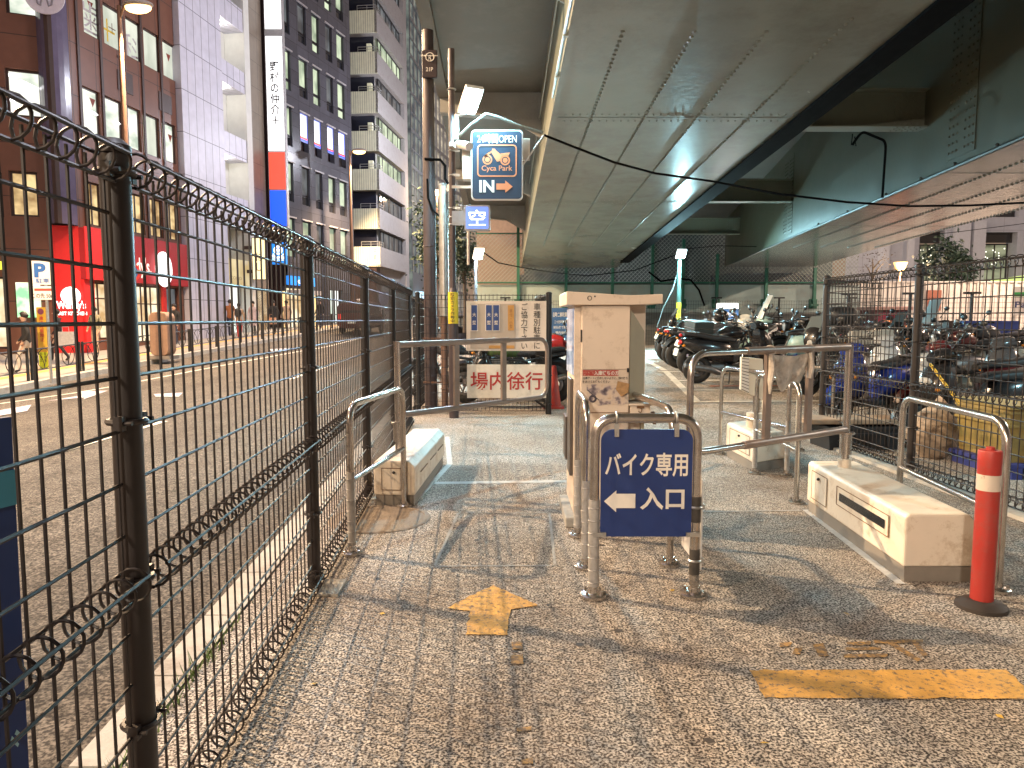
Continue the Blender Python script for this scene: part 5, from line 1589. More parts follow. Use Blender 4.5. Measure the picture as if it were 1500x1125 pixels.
# far info boards
def infob(u0, v0, u1, v1, Y, label, lit):
    t, fx, fz = board("info_board", label, u0, v0, u1, v1, Y, M("blue_info_face", (.05,.13,.30), .5, var=.15, vs=5))
    xm = (fx(u0)+fx(u1))/2; w = fx(u1)-fx(u0)
    k = 0
    for v, hh, mm in ((v0+(v1-v0)*.20, .14, m_wsign), (v0+(v1-v0)*.42, .09, m_wsign), (v0+(v1-v0)*.58, .08, m_wsign), (v0+(v1-v0)*.74, .08, m_wsign)):
        text(("自動二輪駐車場", "二十四時間営業", "前払機で精算", "場内徐行")[k], (xm, Y-.008, fz(v)), X, Z, w*(.86, .72, .8, .6)[k], hh, mm, t, bold=.015); k += 1
    mb = MB(); mb.box(fx(u0)+.05, fx(u0)+.11, Y+.03, Y+.09, 0, fz(v0)); mb.box(fx(u1)-.11, fx(u1)-.05, Y+.03, Y+.09, 0, fz(v0)); mb.build("leg", m_galv, t, smooth=False)
    if lit:
        mb = MB(); mb.box(fx(u0)+.06, fx(u1)-.06, Y-.16, Y-.06, fz(v0-1), fz(v0-8)); mb.build("tube_light", M("tube_light", (.9,.9,.9), .4, var=0, emit=(1,1,.97), es=4), t, smooth=False)
        mb = MB(); mb.box(fx(u0)+.04, fx(u1)-.04, Y-.05, Y+.03, fz(v0-1), fz(v0-9)); mb.build("light_hood", m_wsign, t, smooth=False)
        lamp("tube_glow", 'AREA', ((fx(u0)+fx(u1))/2, Y-.22, fz(v0-4)), 40, (1,1,.95), t, 1.2, aim=(0,-.6,-.8), size_y=.1)
    return t
infob(1047, 453, 1081, 492, 27.5, "blue parking information board lit by a fluorescent tube behind the motorcycles", True)
infob(808, 451, 836, 500, 20, "dark blue information board partly hidden left of the ticket machine", False)

# lot lamps outside the frame: one added on the right to brighten the scooters, one behind the viewpoint
for lab, x_, y_, z_, aim_, pw, col_ in (("unseen lamp post added to brighten the scooters, facing the end wall", 7.4, 5.2, 3.3, (-.1,.75,-.45), 260, LED),
                                   ("lamp post with a warm floodlight at the lot entrance", -2.6, -6.5, 4.6, (.42,1,-.50), 1000, (1,.85,.68))):
    t = thing("lamp_post", lab, "lamp post", (x_, y_, 0)); mb = MB(); mb.tube([(x_,y_+.1,0),(x_,y_+.1,z_)], .05, 10); mb.build("shaft", m_pole, t)
    flood("floodlight", (x_, y_, z_), .40, .40, aim_, t, pw, 0)
    if col_ is not LED: [setattr(o.data, "color", col_) for o in t.children if o.type == 'LIGHT']
# ================================================================ gate boxes and swing gates
m_boxc = M("cream_box_paint", (.75,.68,.575), .45, var=.07, vs=3, dirt=(.40,.29,.18), ds=5, dlo=.52, dhi=.74, bump=.04, bs=30)
m_base = M("grey_plinth", (.22,.20,.175), .7, var=.15, vs=5)
m_rustl = M("rust_line", (.17,.095,.05), .8, var=.3, vs=30)
def gate_box(name, label, fl, fr_, bl, ztop, slot=True, zbase=.085):
    """fl, fr_ front corners (x, y) nearest the camera, bl back-left corner"""
    fl, fr_, bl = Vector((fl[0],fl[1],0)), Vector((fr_[0],fr_[1],0)), Vector((bl[0],bl[1],0))
    w = (fr_-fl); d = (bl-fl); br = fr_ + d
    t = thing(name, label, "gate box", (fl+br)/2)
    xw, yd = w.normalized(), d.normalized()
    def q(a, b, z): return fl + w*a + d*b + Z*z
    ins = .012
    mb = MB(); mb.prism([q(0,0,-.01)+xw*ins+yd*ins, q(1,0,-.01)-xw*ins+yd*ins, q(1,1,-.01)-xw*ins-yd*ins, q(0,1,-.01)+xw*ins-yd*ins], (0,0,zbase+.01))
    mb.build("plinth", m_base, t, smooth=False)
    c = .05
    mb = MB(); prof = [(0,zbase+.002),(1,zbase+.002),(1,ztop-.002),(0,ztop-.002)]
    poly = [q(0,0,zbase+.002), q(1,0,zbase+.002), q(1,0,ztop-c), q(1,0,ztop)-xw*c, q(0,0,ztop)+xw*c*.4, q(0,0,ztop-c*.4)]
    mb.prism(poly, d)
    mb.build("body", m_boxc, t, smooth=False, bevel=.012)
    return t, q, w, d, xw, yd
def plate_on(q, t, face, a0, a1, z0, z1, name="access_panel", slot=False):
    mb = MB(); out = .004
    def pt(a, z, o=0): return (q(a, -o, z) if face == 'front' else q(-o, a, z))
    o_ = {'front': .004/1.3, 'left': .004/.4}[face]
    mb.add([pt(a0,z0,o_), pt(a1,z0,o_), pt(a1,z1,o_), pt(a0,z1,o_)], [(0,1,2,3)])
    f = mb.build(name, m_boxc, t, smooth=False)
    mb = MB(); k = .018 if face == 'left' else .022
    la, lz = (a1-a0)*.006+.0015, .0028
    for (x0,x1,y0,y1) in ((a0,a1,z0-lz,z0+lz),(a0,a1,z1-lz,z1+lz),(a0-la,a0+la,z0,z1),(a1-la,a1+la,z0,z1)):
        mb.add([pt(x0,y0,o_*1.6), pt(x1,y0,o_*1.6), pt(x1,y1,o_*1.6), pt(x0,y1,o_*1.6)], [(0,1,2,3)])
    mb.build("panel_gap", m_rustl, f, smooth=False)
    if slot:
        mb = MB(); da, dz = (a1-a0)*.06, (z1-z0)*.28
        mb.add([pt(a0+da,z0+dz,o_*2), pt(a1-da,z0+dz,o_*2), pt(a1-da,z1-dz,o_*2), pt(a0+da,z1-dz,o_*2)], [(0,1,2,3)])
        mb.build("sensor_slot", M("black_window", (.01,.01,.012), .12, var=0), f, smooth=False)
    else:
        mb = MB(); p = pt((a0+a1)/2, z1-(z1-z0)*.18, o_*3); mb.sph(p, .012, 8, 5); mb.build("lock", m_ink, f)
    return f
# right box
fl, fr_, bl = gr(1322, 853), gr(1427, 853), gr(1181, 748)
RBX, q, w, d, xw, yd = gate_box("gate_box", "large cream gate box with a black sensor slot beside the red bollard", fl, fr_, bl, .385)
plate_on(q, RBX, 'left', .12, .62, .20, .325, slot=True); plate_on(q, RBX, 'left', .74, .93, .13, .335)
mb = MB(); mb.cyl(at(1237,692,5.13), at(1237,672,5.13), .045, n=16); gp = mb.build("post_socket", m_boxc, RBX)
# left box
fl2, fr2, bl2 = gr(548, 741), gr(608, 742), gr(607, 682)
bl2 = Vector(fl2) + (gr(651, 680) - Vector(fr2))
LBX, q2, w2, d2, xw2, yd2 = gate_box("gate_box", "cream gate box with rust stains standing against the road fence", fl2, fr2, bl2, .36)
plate_on(q2, LBX, 'front', .2, .8, .13, .30)
mb = MB()
for a in (.15, .45, .72):
    p0, p1 = q2(1.012, a, .22), q2(1.012, a+.2, .22); mb.prism([p0, p1, p1+Z*.008, p0+Z*.008], (.004,0,0))
mb.build("panel_gap", m_rustl, LBX, smooth=False)
# small box behind the right gate with the hanging arm cover
c0_ = gr(1106, 690)
SBX, q3, w3, d3, xw3, yd3 = gate_box("gate_box", "small cream gate box behind the right swing gate", gr(1104,692), gr(1150,684), gr(1063,668), .36)
plate_on(q3, SBX, 'left', .15, .85, .14, .32)
def gate(label, base, zb_, ztop, end, zt_r, zl_r, zt_e, zl_e, bars, pipe, parent_label):
    t = thing("swing_gate", label, "gate", base)
    b = Vector((base.x, base.y, 0)); e_ = Vector((end.x, end.y, 0))
    mb = MB(); mb.lathe([(.027,zb_),(.027,ztop),(.001,ztop+.003)], b, 14); mb.lathe([(.042,zb_+.10),(.042,zb_+.24),(.06,zb_+.245),(.06,zb_+.26),(.03,zb_+.265)], b, 16)
    mb.build("post", m_steel, t)
    j = b.lerp(e_, .70)
    def zz(a, z0_, z1_): return z0_ + (z1_-z0_)*a
    up, lo = b.lerp(e_, .015), b.lerp(e_, .015)
    mb = MB(); mb.tube([b+Z*zt_r, j+Z*zz(.7,zt_r,zt_e)], .026, 10); mb.build("top_rail", m_gate, t)
    mb = MB(); mb.tube([b+Z*zl_r, j+Z*zz(.7,zl_r,zl_e)], .026, 10); mb.build("lower_rail", m_gate, t)
    mb = MB(); mb.tube(bend([j+Z*zz(.7,zt_r,zt_e), e_+Z*zt_e, e_+Z*zl_e, j+Z*zz(.7,zl_r,zl_e)], .14, 7), .020, 10); mb.build("end_loop", pipe, t)
    for a in bars:
        p = b.lerp(e_, a); dd = (e_-b).normalized(); nn = Vector((-dd.y, dd.x, 0))
        mb = MB(); zt, zl = zz(a,zt_r,zt_e)-.02, zz(a,zl_r,zl_e)+.02
        mb.prism([p+dd*.03+nn*.012+Z*zl, p-dd*.03+nn*.012+Z*zl, p-dd*.03-nn*.012+Z*zl, p+dd*.03-nn*.012+Z*zl], (0,0,zt-zl))
        mb.build("upright", m_gate, t, smooth=False)
    return t
rb = at(1237, 690, 5.13); rb.z = 0
RG = gate("brown steel swing gate on the right box with a dusty cloth tied on", rb, .38, 1.27, Vector((1.03, 4.12, 0)), 1.255, .66, 1.255, .67, (.29, .565), m_steel, "")
lb = at(584, 672, 5.85); lb.z = 0
LG = gate("brown grey swing gate opening away from the left box toward the boards", lb, .35, 1.27, Vector((.36, 7.35, 0)), 1.245, .665, 1.255, .66, (.34, .66), m_gate, "")
# dusty cloth tied to the right gate
ea, eb = rb.lerp(Vector((1.03,4.12,0)), .285), rb.lerp(Vector((1.03,4.12,0)), .585)
rc = random.Random(5)
mb = MB(); nx, nz = 16, 12
off = Vector((-.2,-.8,0)).normalized()*.035
for side in (0, 1):
    vs = []
    for i in range(nx+1):
        for j in range(nz+1):
            a = i/nx; s_ = j/nz
            drop = (.06 + .17*math.sin(math.pi*min(1, a*1.1))**.8 + .05*math.sin(9*a)) * s_
            p = eb.lerp(ea, .16+.78*a) + Z*(1.225 - drop - .012*(1-abs(2*a-1)))
            p += off*(1.0+.5*math.sin(a*14+s_*5)+.35*math.sin(s_*9+a*3)) + off*(-.25*side)
            vs.append(p)
    fs = []
    for i in range(nx):
        for j in range(nz): fs.append((i*(nz+1)+j, (i+1)*(nz+1)+j, (i+1)*(nz+1)+j+1, i*(nz+1)+j+1))
    mb.add(vs, fs)
for a in (.10, .95):
    p = eb.lerp(ea, a)
    mb.torus(p+Z*1.252, .030, .009, 'y', 12, 6)
    pts = [p+off*1.3+Z*1.23, p+off*1.5+Z*1.14+Vector((.01,0,0)), p+off*1.4+Z*1.06, p+off*1.5+Z*(.98 if a < .5 else 1.10)]
    mb.tube(pts, [.022,.035,.028,.010], 7, flat=.6)
cl = mb.build("dusty_cloth", M("dusty_cloth", (.52,.47,.42), .95, var=.22, vs=12, bump=.5, bs=30, dirt=(.20,.16,.135), ds=8, dlo=.52, dhi=.72))
tag(cl, "dusty grey brown cloth knotted on the top rail of the right gate", "cloth")
# arm cover standing on the small box
pb_ = at(1104, 630, 7.2)
t = thing("barrier_unit", "upright white gate arm with ruled stripes standing on the small box", "gate arm", (pb_.x, pb_.y, .36))
mb = MB(); mb.cyl((pb_.x,pb_.y,.362), (pb_.x,pb_.y,.51), .075, n=16); mb.build("socket", m_boxc, t)
mb = MB(); mb.box(pb_.x-.012, pb_.x+.012, pb_.y-.012, pb_.y+.012, .51, .72); mb.box(pb_.x+.03, pb_.x+.05, pb_.y-.012, pb_.y+.012, .51, .72); mb.build("stem", m_steel, t, smooth=False)
z1_, z0_ = at(1100,523,7.2).z, at(1100,583,7.2).z
mb = MB(); mb.prism([at(1086,523,7.15), at(1100,524,7.15), at(1118,526,7.15), at(1118,586,7.15), at(1100,578,7.15), at(1085,571,7.15)], (0,.05,0)); cv = mb.build("arm_cover", M("ivory_cover", (.68,.64,.55), .5, var=.05), t, smooth=False, bevel=.006)
mb = MB(); p0, p1, p2, p3_ = at(1087,525,7.14), at(1097,526,7.14), at(1097,575,7.14), at(1086,570,7.14)
mb.add([p0, p1, p2, p3_], [(0,1,2,3)]); st = mb.build("white_strip", m_wsign, cv, smooth=False)
mb = MB()
for i in range(11):
    a, b = p0.lerp(p3_, i/10), p1.lerp(p2, i/10); mb.add([a+Vector((0,-.003,.003)), b+Vector((0,-.003,.003)), b+Vector((0,-.003,-.003)), a+Vector((0,-.003,-.003))], [(0,1,2,3)])
mb.build("ruled_line", m_ink, st, smooth=False)
# ================================================================ U shaped guard rails
def urail(label, p0, p1, h, r=.021, low=None, wrap0=False, wrap1=False, group=None, cat="guard rail", bendr=.14, mat=None, name="guard_rail"):
    p0, p1 = Vector((p0[0],p0[1],0)), Vector((p1[0],p1[1],0))
    t = thing(name, label, cat, (p0+p1)/2, group=group)
    mb = MB(); mb.tube(bend([p0-Z*.01, p0+Z*h, p1+Z*h, p1-Z*.01], bendr, 8), r, 12); f = mb.build("pipe", mat or m_steel, t)
    if low: mb = MB(); mb.tube([p0+Z*low, p1+Z*low], r*.82, 10); mb.build("cross_bar", mat or m_steel, t)
    for p, wr in ((p0, wrap0), (p1, wrap1)):
        mb = MB(); mb.lathe([(r*2.9,0),(r*2.9,.018),(r*2.4,.026),(r*1.2,.028),(r*1.1,.05)], p, 20)
        for k in range(4):
            a = R(45+90*k); mb.cyl(p+Vector((math.cos(a),math.sin(a),0))*r*2.1+Z*.02, p+Vector((math.cos(a),math.sin(a),0))*r*2.1+Z*.042, .007, n=6)
        mb.build("foot_flange", m_steel, t)
        if wr:
            mb = MB(); mb.tube([p+Z*.06, p+Z*.52], r*1.13, 14)
            for k in range(7): mb.torus(p+Z*(.08+.066*k), r*1.15, .003, 'z', 14, 4)
            mb.build("tape_wrap", M("grey_reflective_tape", (.40,.39,.38), .45, .2, var=.15, vs=30), t)
    return t
# sign stand in front of the machine
S0, S1 = gr(869, 874), gr(1016, 873)
ST = urail("bent steel pipe stand holding the blue motorcycle entrance board", S0, S1, .945, .0255, None, True, False, None, "sign stand", .115, name="sign_stand")
p = Vector((S1.x,S1.y,0))
for z_ in (.40, .12):
    mb = MB(); mb.lathe([(.0275,z_),(.0277,z_+.01),(.0277,z_+.12),(.027,z_+.135)], p, 12); mb.build("scuff", M("scraped_dark_patch", (.05,.045,.04), .7, var=.3, vs=20), ST)
ys = S0.y - .012
BD = thing("entrance_board", "blue board with white Japanese letters and left arrow clamped in the pipe stand", "sign board", ((S0.x+S1.x)/2, ys, .34))
bx0, bx1 = at(880,700,ys).x, at(1014,700,ys).x; bz1, bz0 = at(948,629,ys).z, at(948,786,ys).z
bw, bh = bx1-bx0, bz1-bz0; bc = ((bx0+bx1)/2, (bz0+bz1)/2)
m_bblue = M("blue_board_face", (.014,.038,.17), .42, var=.10, vs=2, bump=.03, bs=20, dirt=(.025,.05,.16), ds=3)
out = []
for cx, cz, a0, rr in ((bw/2-.06, bh/2-.06, 0, .06), (-bw/2+.06, bh/2-.06, 90, .06)):
    for i in range(7): a = R(a0+15*i); out.append((cx+rr*math.cos(a), cz+rr*math.sin(a)))
out += [(-bw/2, -bh/2), (bw/2, -bh/2)]
mb = MB(); mb.prism([(bc[0]+x, ys, bc[1]+z) for x, z in out], (0,.008,0)); pnl = mb.build("panel", m_bblue, BD, smooth=False)
def bxp(u): return at(u, 700, ys).x
def bzp(v): return at(948, v, ys).z
m_let = M("white_sign_lettering", (.80,.76,.70), .5, var=.04, vs=8)
text("バイク専用", ((bxp(886)+bxp(1007))/2, ys-.004, (bzp(664)+bzp(697))/2), X, Z, bxp(1007)-bxp(886), bzp(663)-bzp(698), m_let, BD, bold=.019)
text("入口", ((bxp(938)+bxp(1003))/2, ys-.004, (bzp(714)+bzp(746))/2), X, Z, bxp(1003)-bxp(938), bzp(714)-bzp(747), m_let, BD, bold=.028)
mb = MB(); mb.add([(bxp(u), ys-.004, bzp(v)) for u, v in ((885,734),(903,718),(903,723),(931,723),(931,744),(903,744),(903,750))], [tuple(range(7))]); mb.build("arrow", m_let, BD, smooth=False)
for u, v, rz in ((902,627,.35),(989,627,0)):
    mb = MB(); p = Vector((bxp(u), ys, .945)); mb.torus(p+Vector((0,.012,0)), .031, .006, 'x', 12, 5)
    mb.box(p.x-.011, p.x+.011, ys-.022, ys-.005, bzp(639), bzp(620)); mb.sph((p.x, ys-.022, bzp(635)), .005, 6, 4); mb.build("clamp", m_galv, BD)
for u0, u1, v in ((868,888,782),(1006,1026,782)):
    mb = MB(); mb.box(bxp(u0), bxp(u1), ys-.02, ys-.005, bzp(v+3), bzp(v-3)); mb.sph((bxp(u1-5 if u0 < 900 else u0+5), ys-.02, bzp(v)), .005, 6, 4)
    mb.build("clamp", m_galv, BD)
mb = MB()
for z in (.48, .195): mb.torus((S1.x, S1.y, z), .030, .007, 'z', 14, 5); mb.box(S1.x+.02, S1.x+.045, S1.y-.01, S1.y+.03, z-.012, z+.012)
mb.build("hose_clip", m_galv, ST)
# small white board clipped behind the stand's right leg
t = thing("side_board", "plain white board clipped side-on to the right leg of the blue sign stand", "board", (S1.x+.03, S1.y+.2, .15))
mb = MB(); mb.prism([(S1.x+.032, S1.y, .14), (S1.x+.032, S1.y+.42, .14), (S1.x+.032, S1.y+.42, .62), (S1.x+.032, S1.y, .62)], (.006,0,0)); mb.build("panel", m_wsign, t, smooth=False)
# rails either side of the machine
a_ = gr(857, 832); urail("steel guard rail running back along the left side of the ticket machine", a_, (a_.x+.01, a_.y+.62, 0), .975, .021, None, True, True)
a_ = gr(981, 828); urail("steel guard rail running back along the right side of the ticket machine", a_, (a_.x-.10, a_.y+1.0, 0), .93, .021)
a_, b_ = gr(516, 812), gr(592, 742)
urail("steel guard rail in front of the left gate box by the fence", a_, b_, .93, .022, .46, True, False)
a_ = gr(1461, 866); urail("steel guard rail behind the right gate box near the bollard", a_, (at(1318,700,4.95).x, 4.95, 0), .915, .022, .42)
a_, b_ = gr(1166, 737), gr(1105, 694)
urail("steel guard rail standing behind the right swing gate", a_, b_, .945, .020, .42, False, True)
b2_ = gr(1152, 698); urail("steel guard rail beside the small cream gate box", b2_, (b2_.x-.30, b2_.y+1.1, 0), .94, .02, .46, True, False)
c1, c2 = gr(1168, 660), gr(1138, 655)
urail("cream painted hoop rail behind the small gate box", (c1.x, c1.y), (c2.x, c2.y+.45), .80, .026, None, bendr=.2, mat=M("cream_pipe", (.62,.56,.45), .4, var=.1))
a_, b_ = gr(1218, 640), gr(1190, 632); urail("steel hoop rail next to the blue scooter", a_, (a_.x-.65, a_.y+.5), .86, .024)
# ================================================================ ticket machine
TM = thing("ticket_machine", "tall cream ticket machine with peeling notices and an overhanging roof", "ticket machine", (.6, 5.1, 0))
Yc = 4.92
m_tm = M("ticket_machine_cream", (.75,.64,.535), .5, var=.06, vs=2.5, dirt=(.36,.26,.18), ds=4.5, dlo=.54, dhi=.80, bump=.05, bs=25)
tx = lambda u: at(u, 600, Yc).x
tz = lambda v: at(885, v, Yc).z
mb = MB(); mb.box(tx(850), tx(921), Yc, Yc+.62, .0, tz(446)); mb.build("cabinet", m_tm, TM, smooth=False, bevel=.008)
mb = MB(); mb.box(tx(921)+.002, tx(950), Yc+.16, Yc+.60, .25, tz(446)-.003); mb.build("rear_cabinet", m_tm, TM, smooth=False, bevel=.006)
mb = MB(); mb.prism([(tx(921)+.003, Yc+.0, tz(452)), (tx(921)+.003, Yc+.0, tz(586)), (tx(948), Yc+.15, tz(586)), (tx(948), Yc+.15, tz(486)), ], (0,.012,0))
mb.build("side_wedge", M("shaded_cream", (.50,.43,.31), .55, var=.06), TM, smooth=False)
mb = MB()
rp = [(tx(828),tz(447)),(tx(828),tz(427)),(tx(919),tz(433)),(tx(966),tz(431)),(tx(966),tz(445)),(tx(922),tz(447))]
mb.prism([(x, Yc-.05, z) for x, z in rp], (0,.75,0)); mb.build("roof", m_tm, TM, smooth=False, bevel=.006)
mb = MB(); mb.torus((tx(861),Yc-.053,tz(437)), .014, .002, n=16, k=4); mb.sph((tx(859),Yc-.052,tz(437)), .003, 6, 4); mb.sph((tx(868.5),Yc-.052,tz(434.5)), .006, 8, 5); mb.build("lock", m_ink, TM)
# door on the front with seam lines
mb = MB(); mb.box(tx(851.5), tx(920.5), Yc-.012, Yc-.002, tz(541), tz(447.5)); dr = mb.build("door", m_tm, TM, smooth=False, bevel=.003)
mb = MB(); mb.box(tx(849.4), tx(851.2), Yc-.016, Yc-.003, tz(501), tz(483)); mb.build("hinge", m_ink, dr, smooth=False)
mb = MB(); mb.box(tx(917), tx(920), Yc-.022, Yc-.013, tz(545), tz(539)); mb.build("lock", m_ink, dr, smooth=False)
mb = MB(); mb.box(tx(851), tx(921), Yc-.003, Yc-.001, tz(605), tz(604)); mb.build("seam", m_rustl, TM, smooth=False)
# operating face on the lane side (left)
mb = MB(); mb.box(tx(841), tx(850)-.001, Yc+.02, Yc+.62, .10, tz(447)); mb.build("lane_face", m_tm, TM, smooth=False)
mb = MB(); mb.box(tx(838.5), tx(841)-.001, Yc+.05, Yc+.55, tz(550), tz(452)); mb.build("display_panel", LIT("machine_display", (.30,.33,.42), (.75,.78,.85), .55, (4,4,9)), TM, smooth=False)
mb = MB(); mb.box(tx(836), tx(841)-.001, Yc+.06, Yc+.30, tz(700), tz(556)); mb.box(tx(834), tx(841)-.001, Yc+.34, Yc+.58, tz(688), tz(620)); mb.build("coin_unit", M("dark_coin_unit", (.10,.085,.075), .4, .2), TM, smooth=False, bevel=.006)
mb = MB(); mb.prism([(tx(829),Yc-.02,0),(tx(853),Yc-.02,0),(tx(853),Yc+.66,0),(tx(829),Yc+.66,0)], (0,0,.07)); mb.build("concrete_base", m_conc, TM, smooth=False, bevel=.01)
mb = MB(); mb.box(tx(850.5), tx(858), Yc-.012, Yc-.002, .08, tz(606)); mb.build("corner_trim", M("galvanised_trim", (.60,.55,.46), .4, .3), TM, smooth=False)
# peeling notices
m_notice = M("peeling_notice", (.66,.56,.47), .7, var=.08, vs=12, dirt=(.42,.33,.25), ds=14)
def sheet(u0, v0, u1, v1, mat, y, name, parent=TM):
    mb = MB(); mb.box(tx(u0), tx(u1), y-.001, y, tz(v1), tz(v0)); return mb.build(name, mat, parent, smooth=False)
n0 = sheet(852, 541, 919, 562, m_notice, Yc-.003, "notice")
n1 = sheet(853, 542, 905, 550.5, M("red_band", (.40,.06,.05), .6, var=.15, vs=30, dirt=(.6,.5,.42), ds=60, dlo=.56, dhi=.62), Yc-.0045, "red_band", n0)
text("入庫待ちの方", ((tx(870)+tx(905))/2, Yc-.007, tz(546.3)), X, Z, tx(905)-tx(869), tz(543)-tz(549.6), m_wlet, n0, bold=.02)
text("出庫ゲートに反応しないように、線の後ろ", ((tx(853)+tx(919))/2, Yc-.005, tz(553.8)), X, Z, tx(918)-tx(853), tz(551.8)-tz(555.8), m_ink, n0, bold=.02)
text("をあけてお待ちください", ((tx(853)+tx(893))/2, Yc-.005, tz(559)), X, Z, tx(893)-tx(853), tz(557)-tz(561), m_ink, n0, bold=.02)
pm = bpy.data.materials.new("torn_photo_print"); pm.use_nodes = True
nn, ll = pm.node_tree.nodes, pm.node_tree.links
bs_ = nn["Principled BSDF"]; bs_.inputs["Roughness"].default_value = .6
tcn = nn.new("ShaderNodeTexCoord"); nz = nn.new("ShaderNodeTexNoise"); nz.inputs["Scale"].default_value = 17; nz.inputs["Detail"].default_value = 5
crn = nn.new("ShaderNodeValToRGB")
for i, (ps_, c_) in enumerate(((.34,(.09,.075,.10,1)),(.44,(.30,.25,.27,1)),(.50,(.62,.52,.45,1)),(.62,(.66,.55,.45,1)),(.70,(.5,.33,.20,1)))):
    el = crn.color_ramp.elements[i] if i < 2 else crn.color_ramp.elements.new(ps_)
    el.position = ps_; el.color = c_
ll.new(tcn.outputs["Object"], nz.inputs["Vector"]); ll.new(nz.outputs["Fac"], crn.inputs[0]); ll.new(crn.outputs[0], bs_.inputs["Base Color"])
pp = MB(); pp.add([(tx(u), Yc-.004, tz(v)) for u, v in ((859,563),(917,563),(920,570),(915,584),(921,590),(908,594),(892,592),(876,594),(868,589),(862,590),(859,585))], [tuple(range(11))])
n2 = pp.build("torn_print", pm, TM, smooth=False)
mb = MB(); mb.torus((tx(868),Yc-.0065,tz(584)), .020, .008, n=16, k=5); mb.tube([(tx(860),Yc-.006,tz(571)),(tx(868),Yc-.006,tz(578)),(tx(877),Yc-.006,tz(586))], .010, 5, flat=.3)
mb.v = [(p[0], Yc-.0055-(Yc-.0055-p[1])*.15, p[2]) for p in mb.v]; mb.build("printed_motorcycle", M("print_dark", (.07,.06,.08), .6), n2)
pp = MB(); pp.add([(tx(904), Yc-.006, tz(558)), (tx(921), Yc-.006, tz(562)), (tx(919), Yc-.03, tz(574)), (tx(908), Yc-.05, tz(580)), (tx(901), Yc-.02, tz(570))], [(0,1,2,3,4)]); pp.build("peeled_flap", M("brown_tape", (.40,.24,.11), .6, var=.3, vs=25), n2, smooth=False)
# letter-box like tray on the right
mb = MB(); mb.box(tx(923), tx(953), Yc+.0, Yc+.15, tz(620), tz(594)); mb.box(tx(920)+.003, tx(956), Yc-.02, Yc+.15, tz(594)+.001, tz(591)); mb.build("drop_box", m_tm, TM, smooth=False, bevel=.004)
mb = MB(); mb.box(tx(930), tx(947), Yc+.17, Yc+.2, tz(660), tz(592)); mb.box(tx(941), tx(946), Yc+.05, Yc+.09, 0, tz(621)); mb.build("support_leg", M("olive_support", (.30,.26,.18), .6), TM, smooth=False)
mb = MB(); mb.tube([(tx(934),Yc-.008,tz(594)),(tx(938),Yc-.012,tz(597)),(tx(940),Yc-.01,tz(600)),(tx(938),Yc-.012,tz(605)),(tx(935),Yc-.01,tz(602))], .004, 6); mb.cbox((tx(938),Yc-.008,tz(596)), .05, .01, .018); mb.build("broken_latch", m_rustl, TM)
mb = MB(); mb.tube([(tx(958),Yc+.05,tz(605)),(tx(962),Yc+.02,tz(612)),(tx(960),Yc+.03,tz(622))], [.02,.012,.018], 6, flat=.5); tag(mb.build("rag", M("brown_rag", (.16,.10,.07), .9)), "small brown rag tied to the rail right of the ticket machine", "rag")
# ================================================================ bollard
BO = gr(1437, 890); t = thing("bollard", "red flexible traffic bollard with a scuffed white reflective band", "bollard", (BO.x, BO.y, 0))
m_boll = M("red_bollard_plastic", (.38,.034,.027), .45, var=.08, vs=5, bump=.05, bs=30, dirt=(.30,.07,.055), ds=11, dlo=.5, dhi=.72)
mb = MB(); mb.lathe([(.118,.0),(.116,.018),(.085,.038),(.062,.046),(.001,.047)], (BO.x,BO.y,0), 28); mb.build("base", M("black_rubber_base", (.035,.028,.025), .7, var=.2, vs=20), t)
mb = MB(); mb.lathe([(.052,.045),(.052,.60),(.0515,.604),(.0515,.688),(.052,.692),(.0535,.75),(.0535,.795),(.050,.805),(.020,.808),(.019,.822),(.001,.824)], (BO.x,BO.y,0), 28); mb.build("post", m_boll, t)
mb = MB(); mb.lathe([(.0528,.606),(.0528,.686)], (BO.x,BO.y,0), 28); mb.f = [f for f in mb.f if len(f) == 4]; mb.m = [0]*len(mb.f)
mb.build("reflective_band", M("scuffed_white_band", (.64,.56,.48), .5, var=.06, dirt=(.25,.16,.13), ds=22, dlo=.60, dhi=.66), t)
# flat rubber stub behind the bollard and foot of a removed rail
# ================================================================ near blue board at the left edge
p0 = Vector((-1.03, 1.50, 0)); p1 = Vector((-.99, 1.10, 0))
t = thing("blue_board", "dark blue board with a pale blue sticker leaning on the fence at the left edge", "board", p0)
a0 = at(14, 688, 1.46); a1 = at(36, 1125, 1.38)
e0, e1 = Vector((a0.x, a0.y, a0.z)), Vector((a1.x, a1.y, a1.z))
dn = (e1-e0).normalized(); eb_ = e0 + dn*((e0.z-.0)/(-dn.z)); et = e0 - dn*.11
bk = Vector((-.22,-.62,0))
mb = MB(); mb.prism([eb_, et, et+bk, eb_+bk], Vector((.012,-.004,0))); pn = mb.build("panel", M("dark_blue_board", (.014,.036,.14), .5, var=.08, vs=4), t, smooth=False)
nrm = (et-eb_).cross(bk).normalized()
if nrm.x < 0: nrm = -nrm
s0_, s1_ = at(12, 688, 1.46), at(20, 738, 1.45)
def onb(k, m_): return e0 + dn*k + bk*m_ + nrm*.016
mb = MB(); mb.add([onb(.0,.0), onb(.072,.0), onb(.072,.3), onb(.0,.3)], [(0,1,2,3)]); mb.build("pale_sticker", M("cyan_sticker", (.05,.25,.36), .5, var=.06), pn, smooth=False)
mb = MB(); mb.add([onb(.515,.035), onb(.53,.02), onb(.535,.024), onb(.522,.042)], [(0,1,2,3)]); mb.add([onb(.522,.05), onb(.545,.03), onb(.55,.034), onb(.53,.055)], [(0,1,2,3)]); mb.build("letter_fragment", M("pale_cyan_ink", (.3,.5,.55), .5), pn, smooth=False)
